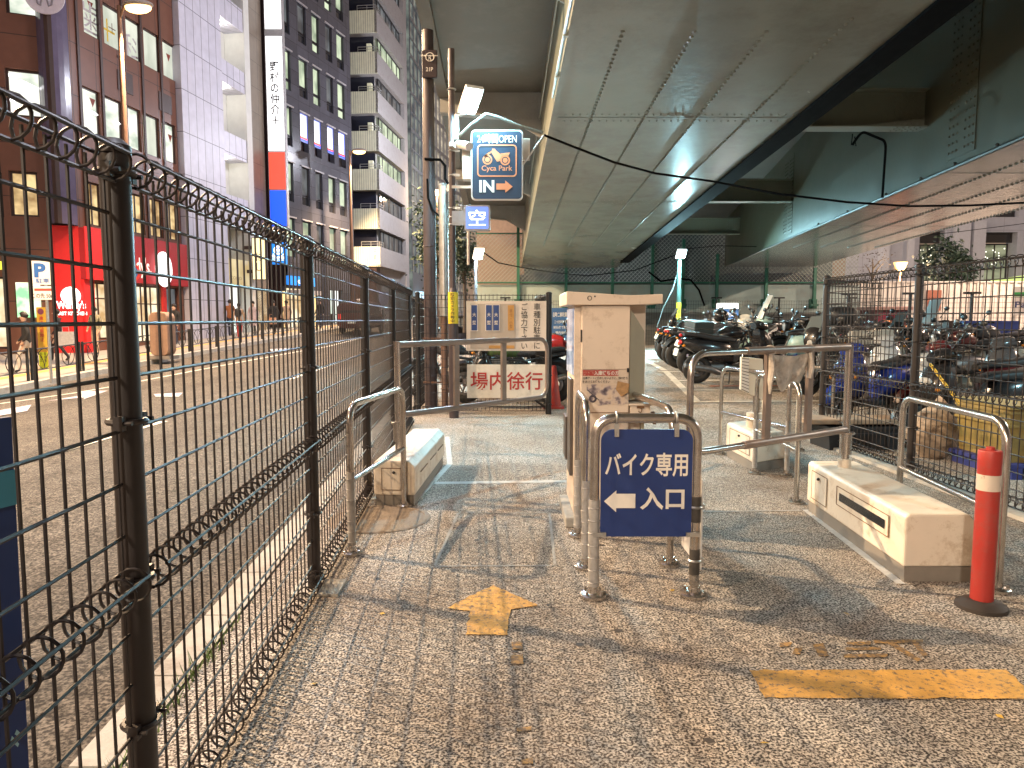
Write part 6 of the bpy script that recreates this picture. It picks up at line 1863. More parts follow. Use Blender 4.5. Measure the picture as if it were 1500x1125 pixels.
# ================================================================ goods behind the right fence
def crate(name, label, c, sx, sy, sz, rz, mat, cat="crate", lid=None, group=None):
    t = thing(name, label, cat, c, rz, group)
    mb = MB(); mb.prism([(-sx/2*.94,-sy/2*.94,0),(sx/2*.94,-sy/2*.94,0),(sx/2*.94,sy/2*.94,0),(-sx/2*.94,sy/2*.94,0)], (0,0,.002))
    o = [(-1,-1),(1,-1),(1,1),(-1,1)]
    vs = [(x*sx/2*.93, y*sy/2*.93, 0) for x, y in o] + [(x*sx/2, y*sy/2, sz) for x, y in o] + [(x*(sx/2-.02), y*(sy/2-.02), sz) for x, y in o] + [(x*(sx/2*.93-.02), y*(sy/2*.93-.02), .03) for x, y in o]
    fs = [(3,2,1,0),(12,13,14,15)]
    for i in range(4):
        j = (i+1)%4; fs += [(i,j,4+j,4+i),(4+i,4+j,8+j,8+i),(8+i,8+j,12+j,12+i)]
    mb = MB(); mb.add(vs, fs)
    for k in (.72, .97): 
        mb.box(-sx/2-.012, sx/2+.012, -sy/2-.012, -sy/2+.004, sz*k-.025, sz*k); mb.box(-sx/2-.012, -sx/2+.004, -sy/2, sy/2, sz*k-.025, sz*k)
        mb.box(sx/2-.004, sx/2+.012, -sy/2, sy/2, sz*k-.025, sz*k)
    for k in (-.3, .3): mb.box(sx*k-.015, sx*k+.015, -sy/2-.010, -sy/2+.01, sz*.05, sz*.72)
    mb.build("tub", mat, t, smooth=False, local=True)
    if lid:
        mb = MB(); mb.box(-sx/2-.02, sx/2+.02, -sy/2-.02, sy/2+.02, sz+.003, sz+.04); mb.build("lid", lid, t, smooth=False, local=True)
    return t
pc = at(1445, 662, 6.9)
t = thing("pallet", "low blue plastic pallet under the yellow bin on the right", "pallet", (5.08, 6.85, 0))
mb = MB()
for x in (-.55, -.05, .45): mb.box(x, x+.1, -.45, .45, 0, .10)
for i in range(7): mb.box(-.6, .6, -.45+.13*i, -.45+.13*i+.11, .103, .14)
mb.build("deck", M("blue_pallet_plastic", (.03,.045,.22), .5, var=.1), t, smooth=False, local=True)
m_yb = M("ochre_bin_plastic", (.27,.20,.06), .55, var=.12, vs=3, dirt=(.17,.125,.06), ds=4)
yb = crate("storage_bin", "large ochre yellow bin with worn label standing on the blue pallet", (5.08, 6.85, .142), 1.12, .80, .49, 0, m_yb, "bin", m_yb)
mb = MB(); mb.box(-.30, .38, -.428, -.424, .10, .42); lb_ = mb.build("label", M("dirty_label", (.40,.36,.32), .7, var=.2, vs=15, dirt=(.2,.17,.15), ds=9), yb, smooth=False, local=True)
mb = MB(); mb.box(-.25, .33, -.433, -.429, .30, .37); mb.build("red_stripe", M("red_band2", (.40,.05,.04), .6), lb_, smooth=False, local=True)
mb = MB(); mb.box(.0, .4, -.434, -.431, .425, .48); mb.build("blue_stripe", M("blue_strip", (.025,.065,.24)), lb_, smooth=False, local=True)
# bulging sack
sc_ = Vector((4.42, 7.35, 0)); r2 = random.Random(9); mb = MB(); mb.sph((0,0,.26), (.25,.2,.27), 22, 14)
mb.v = [(p[0]*(1+.10*math.sin(7*p[2]*4+p[1]*9))+.03*math.sin(p[2]*21), p[1]*(1+.10*math.sin(p[0]*17)), max(0, p[2]+.02*math.sin(p[0]*23+p[1]*17))) for p in mb.v]
mb.tube([(0,0,.47),(.02,0,.54),(.09,-.02,.60)], [.10,.05,.08], 10)
o = mb.build("sack", M("mottled_sack", (.40,.32,.25), .9, var=.25, vs=9, bump=.5, bs=25, dirt=(.12,.085,.06), ds=6, dlo=.5, dhi=.62)); o.location = (sc_.x, sc_.y+.1, 0); tag(o, "bulging dirty sack slumped against the yellow bin behind the fence", "sack")
kb_ = gr(1256, 662)
t = crate("storage_bin", "low black bin under a plank behind the right fence", (kb_.x+.12, kb_.y+.35, 0), .85, .5, .26, .05, M("black_bin_plastic", (.014,.016,.02), .5, var=.2), "bin")
mb = MB(); mb.prism([(x, z, .30) for x, z in rrect(1.15, .42, .1)], (0,0,.06)); o = mb.build("plank", M("worn_tan_plank", (.33,.24,.17), .8, var=.2, vs=6, dirt=(.2,.14,.1), ds=5), bevel=.012); o.location = (kb_.x+.10, kb_.y+.42, -.03); tag(o, "rounded tan plank lying across the low black bin", "plank")
# yellow chain
mb = MB(); a, b = at(1363,534,6.9), at(1405,590,6.4); k = 16
for i in range(k):
    p = a.lerp(b, (i+.5)/k); d = (b-a).normalized(); n1_ = d.cross(Z).normalized(); n2_ = d.cross(n1_) if i % 2 else n1_
    pts = [p + d*(.036*math.cos(t)) + n2_*(.014*math.sin(t)) for t in [2*math.pi*j/10 for j in range(10)]]; mb.tube(pts, .0045, 5, closed=True)
tag(mb.build("chain", M("yellow_chain", (.62,.42,.05), .5)), "yellow plastic chain hanging slack behind the right fence", "chain")
m_grey = M("grey_box_plastic", (.40,.41,.38), .6, var=.08)
crate("storage_bin", "pale grey bin at the back right beyond the scooters", (at(1455,505,13).x, 13, .15), .95, .6, .75, .1, m_grey, "bin", m_grey)
crate("storage_bin", "bright yellow bin stacked by the back fence on the right", (at(1413,478,17.5).x, 17.5, .9), .6, .5, .5, 0, M("bright_yellow_bin", (.62,.46,.03), .5), "bin")
crate("storage_bin", "wide blue bin by the back fence on the right", (at(1441,480,17.0).x, 17, .82), 1.25, .6, .6, 0, M("blue_bin", (.025,.05,.22), .5), "bin")
crate("storage_bin", "dark brown bin left of the bright yellow one", (at(1397,480,17.2).x, 17.2, .8), .55, .5, .62, 0, M("brown_bin", (.07,.045,.035), .6), "bin")
for nm, lab, u, Y, w_, d_, h_ in (("shelf", "low grey shelf carrying the bins by the back fence", 1420, 17.2, 3.2, .7, .8),):
    t = thing("shelf", lab, "shelf", (at(u,480,Y).x, Y, 0)); mb = MB(); mb.box(-w_/2,w_/2,-d_/2,d_/2,h_-.03,h_)
    for x in (-w_/2+.04, 0, w_/2-.04):
        for y in (-d_/2+.04, d_/2-.04): mb.box(x-.03,x+.03,y-.03,y+.03,0,h_-.031)
    mb.build("frame", m_galv, t, smooth=False, local=True)
# red and white traffic cone beside the left boards
cp = gr(813, 603); t = thing("traffic_cone", "slim red traffic cone standing behind the right end of the boards", "traffic cone", (cp.x, cp.y+.5, 0))
mb = MB(); mb.box(-.17,.17,-.17,.17,0,.03); mb.build("base", m_boll, t, smooth=False, local=True)
mb = MB(); mb.lathe([(.13,.031),(.05,.68),(.04,.70),(.001,.70)], (0,0,0), 18); mb.build("body", m_boll, t, local=True)
# ================================================================ motorcycles and scooters (local frame: +x forward, origin on the ground under the middle)
m_tyre = M("tyre_rubber", (.016,.015,.015), .75, var=.2, vs=20)
m_alloy = M("wheel_alloy", (.20,.20,.21), .35, .8, var=.1)
m_chrome = M("chrome", (.62,.62,.62), .14, 1.0, var=.05)
m_engine = M("engine_metal", (.17,.17,.175), .42, .7, var=.25, vs=14)
m_plast = M("black_bike_plastic", (.017,.018,.020), .38, var=.15)
m_seat = M("seat_vinyl", (.014,.013,.014), .55, var=.15, vs=20)
m_tail = M("tail_lens", (.42,.015,.015), .2, var=0)
m_amber = M("amber_lens", (.62,.24,.03), .25, var=0)
m_hlens = M("headlight_glass", (.55,.58,.60), .08, .3, var=0)
m_plate = M("number_plate_white", (.66,.68,.62), .5, var=.05)
m_screen = M("smoked_screen", (.10,.12,.13), .08, var=0, spec=.8)
m_frameb = M("bike_frame_black", (.02,.02,.022), .35, .3)
def paintm(name, col, coat=.6): return M("bike_paint_"+name, col, .25, var=.06, coat=coat)
def wheel(t, x, r, w, rim=True, disc=True, mat=None):
    mb = MB(); mb.torus((x,0,r), r-w*.5, w*.52, 'y', 30, 10); tw = mb.build("wheel", m_tyre, t, local=True)
    mb = MB(); mb.torus((x,0,r), r-w*1.05, w*.16, 'y', 30, 6, sq=2.2); mb.cyl((x,-.06,r), (x,.06,r), .045, n=12)
    for k in range(5):
        a = 2*math.pi*k/5; c, s = math.cos(a), math.sin(a)
        mb.tube([(x+.03*c,0,r+.03*s), (x+(r-w*1.05)*c,0,r+(r-w*1.05)*s)], [.02,.014], 6)
    mb.build("rim", mat or m_alloy, tw, local=True)
    if disc:
        mb = MB()
        for y in (-.075, .075):
            mb.torus((x,y,r), r*.42, .022, 'y', 24, 4, sq=.12)
        mb.build("brake_disc", m_chrome, tw, local=True)
def mirrors(t, x, z, y=.36, rr=.06):
    for s in (-1, 1):
        mb = MB(); mb.tube([(x,s*y*.62,z-.16),(x-.02,s*y*.85,z-.05),(x-.03,s*y,z)], .007, 6)
        mb.sph((x-.04,s*y,z+.02), (.022,rr*1.25,rr*.8), 12, 6); mb.build("mirror", m_plast, t, local=True)
def plate(t, x, z, tilt=.25):
    T = Matrix.Translation((x,0,z)) @ Matrix.Rotation(tilt, 4, 'Y')
    mb = MB(); mb.box(-.004,.004,-.11,.11,-.065,.065,0,T); mb.build("number_plate", m_plate, t, smooth=False, local=True)
def lights(t, xf, zf, xr, zr, w=.13):
    mb = MB()
    for s in (-1,1):
        mb.sph((xf,s*(w+.08),zf), (.03,.035,.025), 8, 5); mb.cyl((xf,s*w*.5,zf),(xf,s*(w+.08),zf),.008,n=6)
        mb.sph((xr,s*(w+.03),zr-.03), (.03,.035,.025), 8, 5)
    mb.build("indicator", m_amber, t, local=True)
def topbox(t, x, z, w=.44, h=.30, l=.40, mat=None, square=False):
    mb = MB()
    if square: mb.box(x-l/2, x+l/2, -w/2, w/2, z, z+h)
    else: mb.loft([(x-l/2, 0, z+h*.50, w*.36, h*.36), (x-l*.42, 0, z+h*.5, w*.45, h*.46), (x, 0, z+h*.5, w*.5, h*.5), (x+l*.38, 0, z+h*.48, w*.46, h*.47), (x+l/2, 0, z+h*.45, w*.36, h*.36)], 18, 3.4)
    b = mb.build("top_box", mat or m_plast, t, local=True, bevel=.012 if square else 0)
    mb = MB(); mb.box(x-l/2-.006, x+l/2+.006, -w/2-.004, w/2+.004, z+h*.48, z+h*.51) if square else mb.box(x-l/2-.004, x-l/2+.04, -.12, .12, z+h*.42, z+h*.52)
    mb.build("lid_seam" if square else "reflector", m_tail if not square else m_chrome, b, smooth=False, local=True)
def naked(label, col, name="motorcycle", tank=None, wind=False, box=None, fat=1.0, exh=1, white_tail=False, seat=None, boxx=-.88, platec=None, group="motorcycles parked in the lot"):
    t = thing(name, label, "motorcycle", group=group)
    cp = col
    wheel(t, .71, .31, .12); wheel(t, -.71, .315, .16*fat)
    # forks, yokes, bars
    mb = MB()
    for s in (-1,1):
        mb.tube([(.71,s*.10,.31),(.52,s*.10,.72),(.43,s*.10,.94)], [.030,.026,.022], 10); mb.cbox((.70,s*.10,.33), .08,.05,.12)
    mb.box(.41,.49,-.14,.14,.90,.94); mb.box(.47,.55,-.14,.14,.76,.80); mb.build("front_fork", m_chrome, t, local=True)
    mb = MB(); mb.tube(bend([(.33,-.40,1.03),(.40,-.22,1.04),(.43,0,.98),(.40,.22,1.04),(.33,.40,1.03)], .08, 4), .013, 8)
    for s in (-1,1): mb.tube([(.34,s*.36,1.035),(.31,s*.47,1.02)], .02, 8); mb.tube([(.40,s*.32,1.04),(.40,s*.46,1.03)], .007, 5)
    for s in (-1,1): mb.tube([(.40,s*.30,1.03),(.52,s*.20,1.02),(.54,s*.10,.90),(.40,s*.06,.80),(.20,s*.12,.70)], .006, 5); mb.tube([(.42,s*.28,1.04),(.58,s*.14,.92),(.62,s*.11,.62),(.70,s*.10,.36)], .005, 5)
    mb.build("handlebar", m_frameb, t, local=True)
    mb = MB(); mb.loft([(.50,0,.86,.07,.08),(.56,0,.87,.10,.10),(.62,0,.865,.105,.105),(.645,0,.86,.09,.09)], 16, 2.2); hl = mb.build("headlight", m_frameb, t, local=True)
    mb = MB(); mb.sph((.640,0,.86), (.025,.088,.088), 16, 8); mb.build("lens", m_hlens, hl, local=True)
    mb = MB(); mb.sph((.46,0,1.0), (.03,.06,.05), 12, 6); mb.build("meter", m_plast, t, local=True)
    # mudguards
    mb = MB(); mb.torus((.71,0,.31), .335, .055, 'y', 14, 6, a0=R(35), a1=R(155), sq=1.0); mb.build("front_mudguard", cp, t, local=True)
    mb = MB(); mb.torus((-.71,0,.32), .36, .07, 'y', 12, 6, a0=R(20), a1=R(150)); mb.build("rear_mudguard", m_plast, t, local=True)
    # tank, seat, tail
    mb = MB(); mb.loft([(.36,0,.83,.06,.07),(.30,0,.86,.15,.12),(.16,0,.875,.185,.145),(0,0,.855,.165,.125),(-.12,0,.82,.11,.09),(-.17,0,.80,.07,.06)], 18, 2.3); tk = mb.build("fuel_tank", tank or cp, t, local=True)
    mb = MB(); mb.cyl((.14,0,1.012),(.14,0,1.03),.035,n=14); mb.build("filler_cap", m_chrome, tk, local=True)
    mb = MB(); mb.loft([(-.12,0,.79,.09,.04),(-.25,0,.785,.14,.05),(-.45,0,.80,.155,.055),(-.62,0,.84,.13,.055),(-.82,0,.87,.11,.045),(-.90,0,.87,.07,.03)], 16, 2.8); mb.build("seat", seat or m_seat, t, local=True)
    mb = MB(); mb.loft([(-.35,0,.70,.10,.05),(-.60,0,.745,.125,.06),(-.85,0,.80,.10,.055),(-.98,0,.83,.06,.035)], 14, 2.4); mb.build("tail_cowl", cp, t, local=True)
    mb = MB(); mb.sph((-.985,0,.82), (.03,.07,.035), 10, 6); mb.build("tail_light", m_tail, t, local=True)
    if platec is not False: plate(t, -1.03, .66, .45)
    mb = MB(); mb.tube([(-.92,0,.78),(-1.02,0,.70),(-1.03,0,.60)], .018, 6); mb.build("plate_bracket", m_plast, t, local=True)
    lights(t, .56, .80, -.98, .77)
    # frame, engine, swingarm, exhaust
    mb = MB()
    for s in (-1,1):
        mb.tube([(.42,s*.04,.86),(.10,s*.15,.72),(-.28,s*.14,.66),(-.34,s*.12,.42)], .026, 8); mb.tube([(.42,s*.04,.80),(.30,s*.12,.40),(.10,s*.14,.25),(-.30,s*.13,.28)], .02, 8)
        mb.tube([(-.25,s*.13,.68),(-.60,s*.11,.74),(-.90,s*.08,.80)], .016, 7); mb.tube([(-.34,s*.12,.42),(-.72,s*.11,.32)], [.032,.024], 8)
        mb.tube([(-.55,s*.13,.74),(-.68,s*.13,.36)], .028, 8)
    mb.build("frame", m_frameb, t, local=True)
    mb = MB(); mb.loft([(.30,0,.40,.10,.08),(.22,0,.42,.17,.14),(-.02,0,.42,.20,.16),(-.24,0,.42,.18,.14),(-.32,0,.44,.12,.09)], 14, 3.0)
    for k in range(6): mb.cbox((.10+.012*k,0,.56+.028*k), .26,.28,.014)
    mb.cyl((-.06,-.24,.40),(-.06,.24,.40),.10,n=18); mb.cyl((.14,-.22,.36),(.14,.22,.36),.06,n=14); mb.build("engine", m_engine, t, local=True)
    mb = MB()
    for s in ((-1,) if exh == 1 else (-1,1)):
        mb.tube(bend([(.28,s*.08,.58),(.38,s*.10,.50),(.30,s*.14,.24),(-.1,s*.19,.23),(-.40,s*.20,.30)], .10, 4), .021, 8); mb.tube([(-.38,s*.20,.29),(-.48,s*.205,.32),(-.88,s*.22,.44),(-.92,s*.22,.45)], [.024,.05,.055,.04], 12)
    mb.build("exhaust", m_chrome, t, local=True)
    mb = MB(); mb.tube([(-.10,.16,.30),(-.16,.30,.27)], .012, 6); mb.tube([(-.10,-.16,.30),(-.16,-.30,.27)], .012, 6); mb.tube([(-.05,.16,.22),(-.16,.28,.012)], .011, 6); mb.build("footpeg_and_stand", m_frameb, t, local=True)
    mirrors(t, .38, 1.20)
    if wind:
        mb = MB(); mb.loft([(.50,0,.98,.16,.05),(.56,0,1.02,.15,.10),(.60,0,.95,.15,.12),(.66,0,.88,.11,.10)], 14, 2.4); mb.build("fairing", cp, t, local=True)
        mb = MB()
        for i in range(2): mb.quad((.60,-.15,1.03),(.60,.15,1.03),(.42,.11,1.30),(.42,-.11,1.30))
        mb.v[4:] = [(p[0]-.006, p[1], p[2]) for p in mb.v[4:]]; mb.build("windscreen", m_screen, t, smooth=False, local=True)
    if box: topbox(t, boxx, .84, *box)
    return t
def scooter(label, col, name="scooter", size=1.0, box=None, screen=False, wh=.235, inner=None, seatm=None, boxz=.86, group="motorcycles parked in the lot", basket=False):
    t = thing(name, label, "scooter", group=group)
    L = .62*size
    wheel(t, L, wh, .11); wheel(t, -L, wh, .13, disc=False)
    mb = MB()
    for s in (-1,1): mb.tube([(L,s*.085,wh),(L-.10,s*.085,wh+.30)], .024, 8)
    mb.tube([(L-.10,0,wh+.30),(L-.27,0,.93*size)], .03, 10); mb.build("front_fork", m_chrome, t, local=True)
    mb = MB(); mb.torus((L,0,wh), wh+.03, .07, 'y', 14, 6, a0=R(10), a1=R(150)); mb.build("front_mudguard", col, t, local=True)
    h = size
    # leg shield, front cowl
    mb = MB(); mb.loft([(L-.30,0,.62*h,.20,.30*h),(L-.22,0,.62*h,.23,.29*h),(L-.12,0,.60*h,.20,.24*h),(L-.03,0,.58*h,.12,.15*h),(L+.02,0,.56*h,.06,.08*h)], 18, 2.4); mb.build("front_shield", col, t, local=True)
    mb = MB(); mb.loft([(L-.38,0,.94*h,.16,.06),(L-.27,0,.96*h,.17,.075),(L-.16,0,.93*h,.12,.07),(L-.12,0,.92*h,.08,.05)], 16, 2.4); mb.build("handlebar_cowl", col, t, local=True)
    mb = MB()
    for s in (-1,1): mb.tube([(L-.30,s*.14,.98*h),(L-.36,s*.34,.99*h)], .02, 8); mb.tube([(L-.25,s*.18,.99*h),(L-.28,s*.34,1.0*h)], .007, 5)
    mb.build("handlebar", m_frameb, t, local=True)
    mb = MB(); mb.sph((L-.05,0,.68*h), (.05,.13,.06), 14, 8); mb.build("headlight", m_hlens, t, local=True)
    # floor, rear body, seat
    mb = MB(); mb.loft([(L-.22,0,.30,.16,.06),(L-.40,0,.27,.19,.05),(-.05,0,.27,.19,.055),(-.20,0,.32,.19,.08)], 14, 3.2); mb.build("floorboard", inner or m_plast, t, local=True)
    mb = MB(); mb.loft([(-.05*size,0,.42*h,.10,.12*h),(-.14*size,0,.50*h,.17,.20*h),(-.36*size,0,.54*h,.20,.20*h),(-.62*size,0,.60*h,.18,.14*h),(-.82*size,0,.66*h,.12,.09*h),(-.93*size,0,.68*h,.06,.05)], 18, 2.5); mb.build("rear_body", col, t, local=True)
    mb = MB(); mb.loft([(-.02*size,0,.70*h,.09,.04),(-.15*size,0,.73*h,.15,.055),(-.40*size,0,.745*h,.165,.06),(-.60*size,0,.79*h,.15,.06),(-.80*size,0,.815*h,.12,.045),(-.87*size,0,.81*h,.07,.03)], 16, 2.8); mb.build("seat", seatm or m_seat, t, local=True)
    mb = MB(); mb.sph((-.925*size,0,.68*h), (.03,.11,.045), 12, 6); mb.build("tail_light", m_tail, t, local=True)
    lights(t, L-.08, .60*h, -.90*size, .66*h, .11)
    plate(t, -.99*size, .52*h); mb = MB(); mb.tube([(-.86*size,0,.60*h),(-.98*size,0,.54*h),(-1.0*size,0,.44*h)], .03, 6, flat=.4); mb.build("plate_bracket", m_plast, t, local=True)
    mb = MB(); mb.loft([(-.10,.02,.30,.10,.09),(-.30,.04,.28,.13,.11),(-L-.02,.08,wh,.06,.09)], 12, 2.8); mb.cyl((-.28,.12,.27),(-.28,.185,.27),.095,n=18); mb.build("engine", m_engine, t, local=True)
    mb = MB(); mb.tube([(-.20,-.10,.18),(-.36,-.17,.22),(-.50,-.19,.28),(-L-.30,-.20,.36)], [.018,.05,.06,.045], 12); mb.build("exhaust", m_engine, t, local=True)
    mb = MB(); mb.tube([(-.72*size,-.15,.84*h),(-.92*size,-.12,.86*h),(-.97*size,0,.86*h),(-.92*size,.12,.86*h),(-.72*size,.15,.84*h)], .014, 7); mb.build("grab_rail", m_chrome, t, local=True)
    mb = MB(); mb.tube([(-.12,.12,.22),(-.16,.20,.012)], .012, 6); mb.tube([(-.12,-.12,.22),(-.16,-.20,.012)], .012, 6); mb.build("stand", m_frameb, t, local=True)
    mirrors(t, L-.28, 1.20*h, .33, .055)
    if screen:
        mb = MB(); n_ = 8
        for i in range(n_):
            a, b = -1+2*i/n_, -1+2*(i+1)/n_
            def q(k, z_, w_): return (L-.12-.20*z_-.05*k*k, k*w_, .98*h+.46*z_)
            mb.quad(q(a,0,.17), q(b,0,.17), q(b,1,.16), q(a,1,.16))
        mb.build("windscreen", M("clear_screen", (.50,.54,.54), .1, var=0), t, smooth=True, local=True)
    if box: topbox(t, -.92*size, boxz*h, *box)
    if basket:
        mb = MB()
        for k in range(8):
            x = L+.02+.03*k; mb.tube([(x,-.16,.92),(x,-.14,.72),(x,.14,.72),(x,.16,.92)], .004, 4)
        for z in (.74,.80,.86,.92): mb.tube([(L,-.15,z),(L+.25,-.15,z),(L+.25,.15,z),(L,.15,z)], .005, 4, closed=True)
        mb.build("basket", m_chrome, t, local=True)
    return t
def park(t, x, y, heading, lean=0.0, s=1.0, z=0.0):
    t.location = (x, y, z); t.rotation_euler = (R(lean), 0, R(heading)); t.scale = (s, s, s)
    return t
def pk(t, u, v, Y, heading, **k):
    """park with the middle of the machine near this image column at depth Y"""
    x = at(u, 480, Y).x
    return park(t, x, Y, heading, z=lot_z(x, Y), **k)
K_black, K_char = paintm("black", (.014,.014,.016)), paintm("charcoal", (.05,.052,.058))
K_white, K_blue = paintm("white", (.60,.62,.60)), paintm("blue", (.012,.032,.21))
K_mint, K_mar = paintm("mint", (.40,.58,.54)), paintm("maroon", (.085,.014,.016))
K_red, K_orlit = paintm("red", (.35,.02,.02)), paintm("orange", (.40,.10,.03))
K_green, K_silver = paintm("green", (.08,.14,.05)), paintm("silver", (.38,.39,.40))
m_case = M("dark_green_case", (.035,.042,.040), .45, var=.1)
# middle row, rear wheels on the stall line, noses to the right
pk(scooter("big matt black maxi scooter nearest in the middle row with low long body", K_black, size=1.12, wh=.27, screen=False), 1076, 0, 13.2, 5, lean=4, s=1.0)
pk(naked("black motorcycle with a large square dark case over its rear wheel", K_black, box=(.46,.26,.42,m_case,True), boxx=-.60, fat=1.15), 1060, 0, 14.3, 13, lean=6, s=.98)
pk(naked("charcoal motorcycle second behind the one with the square case", K_char, fat=1.1, exh=2, platec=False, wind=True), 1042, 0, 15.6, 3, lean=4, s=.98)
pk(naked("black motorcycle with orange light put into its paint near the ticket machine", K_orlit, tank=K_orlit, exh=2, platec=False), 1026, 0, 16.7, 17, lean=7, s=.98)  # orange body colour stands in for orange light on a dark bike
pk(naked("dark motorcycle with a smoked screen farthest left in the middle row", K_char, wind=True, fat=1.1), 1018, 0, 18.2, 6, lean=3, s=.98)
# facing rows to the right
pk(scooter("white and mint scooter with a round black top box and blue rear panels", K_mint, size=1.1, box=(.50,.36,.48), screen=True, inner=K_blue, wh=.26), 1150, 0, 14.6, 174, lean=-4, s=1.03)
pk(naked("white faired motorcycle facing the camera with a tall screen", K_white, wind=True, exh=2), 1112, 0, 15.8, 228, lean=4, s=1.05)
pk(naked("black motorcycle with round mirrors raised behind the white faired one", K_black, exh=2, wind=True), 1140, 0, 17.0, 208, lean=4, s=1.05)
pk(naked("silver tanked motorcycle parked in front of the blue information board", K_silver, wind=True), 1082, 0, 17.6, 200, lean=4, s=1.05)
pk(naked("dark motorcycle beside the green lamp post with a clear round screen", K_black, tank=K_char, wind=True), 1016, 0, 19.6, 185, lean=4, s=1.05)
pk(naked("black motorcycle with long seat at the end of the facing row by the right fence", K_black, fat=1.1), 1196, 0, 15.6, 178, lean=4, s=1.05)
# behind the right fence
pk(scooter("bright blue scooter with a wire basket just behind the fence corner", K_blue, size=1.05, basket=True), 1285, 0, 9.6, 207, lean=4)
pk(scooter("delivery scooter with a huge grey box and a black lid", K_silver, size=1.05, box=(.60,.50,.58,M("pale_delivery_box", (.36,.335,.29), .5, var=.08),True), boxz=.60), 1296, 0, 10.9, 252, lean=3)
pk(naked("black motorcycle with chrome headlight between the blue and the delivery scooter", K_black, exh=2), 1262, 0, 12.4, 205, lean=4)
pk(naked("dark motorcycle with an orange indicator behind the fence post", K_char, wind=True), 1240, 0, 15.0, 200, lean=4)
pk(naked("black motorcycle parked deepest behind the fence before the hoarding", K_black, fat=1.1), 1310, 0, 15.8, 196, lean=4)
pk(scooter("maroon scooter with a long dark seat behind the yellow chain", K_mar, size=1.1), 1432, 0, 9.4, 172, lean=4)
pk(scooter("silver and black scooter with mirror stalks left of the maroon one", K_silver, size=1.0, inner=K_black), 1378, 0, 8.9, 236, lean=4)
pk(scooter("black scooter low behind the ochre bin with a broad seat", K_black, size=1.1, wh=.25), 1440, 0, 8.1, 184, lean=3)
pk(scooter("dark scooter with tall round mirrors at the right edge", K_char, size=1.08), 1508, 0, 10.2, 200, lean=4)
pk(naked("black motorcycle with red tail light beyond the maroon scooter", K_black, tank=K_mar), 1420, 0, 12.6, 188, lean=4)
pk(naked("black motorcycle with chrome twin pipes behind the delivery scooter", K_black, exh=2, wind=True), 1352, 0, 13.4, 200, lean=4)
pk(scooter("grey scooter squeezed between black motorcycles near the brown bin", K_silver, size=1.05, screen=True), 1392, 0, 14.6, 192, lean=4)
pk(naked("charcoal motorcycle with a wide bar deep in the fenced row", K_char, exh=2), 1455, 0, 14.2, 186, lean=4)
pk(naked("black motorcycle just inside the fence corner with its nose to the lane", K_black, exh=2, wind=True), 1226, 0, 12.0, 214, lean=4)
pk(naked("black motorcycle in the gap behind the mint scooter", K_char, exh=2), 1176, 0, 18.2, 190, lean=4)
# beside the lane-end boards
park(naked("old motorcycle with an olive green tank behind the two white boards", K_black, tank=K_green, exh=2), -.05, 12.4, 176, lean=4, s=1.08)
park(naked("dark touring motorcycle with a red flash right of the lane-end boards", K_black, tank=K_red, wind=True, fat=1.1), at(800,480,14.2).x, 14.2, -8, lean=3, s=1.15)
park(naked("dark motorcycle glimpsed left under the white boards", K_char), at(668,480,13.6).x, 13.6, 182, lean=4, s=1.05)
# loose helmet on a bike of the middle row
hp = at(1056, 463, 16.0)
t = thing("helmet", "glossy black crash helmet resting on a motorcycle in the middle row", "helmet", hp)
mb = MB(); mb.sph((0,0,0), (.17,.14,.15), 18, 12); mb.build("shell", paintm("black", (.014,.014,.016)), t, local=True)
mb = MB(); mb.sph((.03,0,-.01), (.15,.125,.07), 16, 8); mb.build("visor", m_screen, t, local=True)
# ================================================================ street furniture across the road
m_rail = M("black_street_rail", (.03,.028,.028), .4, .3, var=.1)
m_lampp = M("street_lamp_pole", (.20,.115,.075), .45, .4, var=.12)
def street_lamp(label, x, y, on_power):
    z0_ = walk_z(y)
    t = thing("street_lamp", label, "street lamp", (x, y, z0_))
    H = 10.9
    mb = MB(); mb.tube([(x,y,z0_),(x,y,z0_+2),(x,y,z0_+H)], [.12,.11,.065], 14); mb.tube([(x,y,z0_+H-.4),(x+.15,y-.03,z0_+H-.05),(x+.5,y-.05,z0_+H+.05)], .045, 8); mb.build("pole", m_lampp, t)
    c = Vector((x+.62, y-.08, z0_+H-.02))
    mb = MB(); mb.sph(c+Z*.03, (.46,.24,.12), 16, 8); mb.build("lamp_head", M("lamp_head_shell", (.35,.30,.26), .5), t)
    mb = MB(); mb.sph(c-Z*.06, (.40,.20,.17), 16, 8); mb.build("lamp_lens", M("sodium_lens", (.9,.7,.4), .3, var=0, emit=(1,.60,.20), es=4.5), t)
    lamp("sodium_light", 'SPOT', c-Z*.30, on_power, SODIUM, t, .10, aim=(.55,0,-1))
    return t
yl = 22.7; street_lamp("tall sodium street lamp glowing orange in front of the brown building", at(199, 535, yl).x, yl, P_STREET)
street_lamp("street lamp on the pavement opposite the ticket machine", kx(9)-.5, 9.0, P_STREET*1.1)
street_lamp("street lamp on the pavement before the brown building", kx(-7)-.5, -7.0, P_STREET*.5)
street_lamp("distant street lamp far up the road beyond the clothes shop", kx(46)-.5, 46.0, P_STREET*1.15)
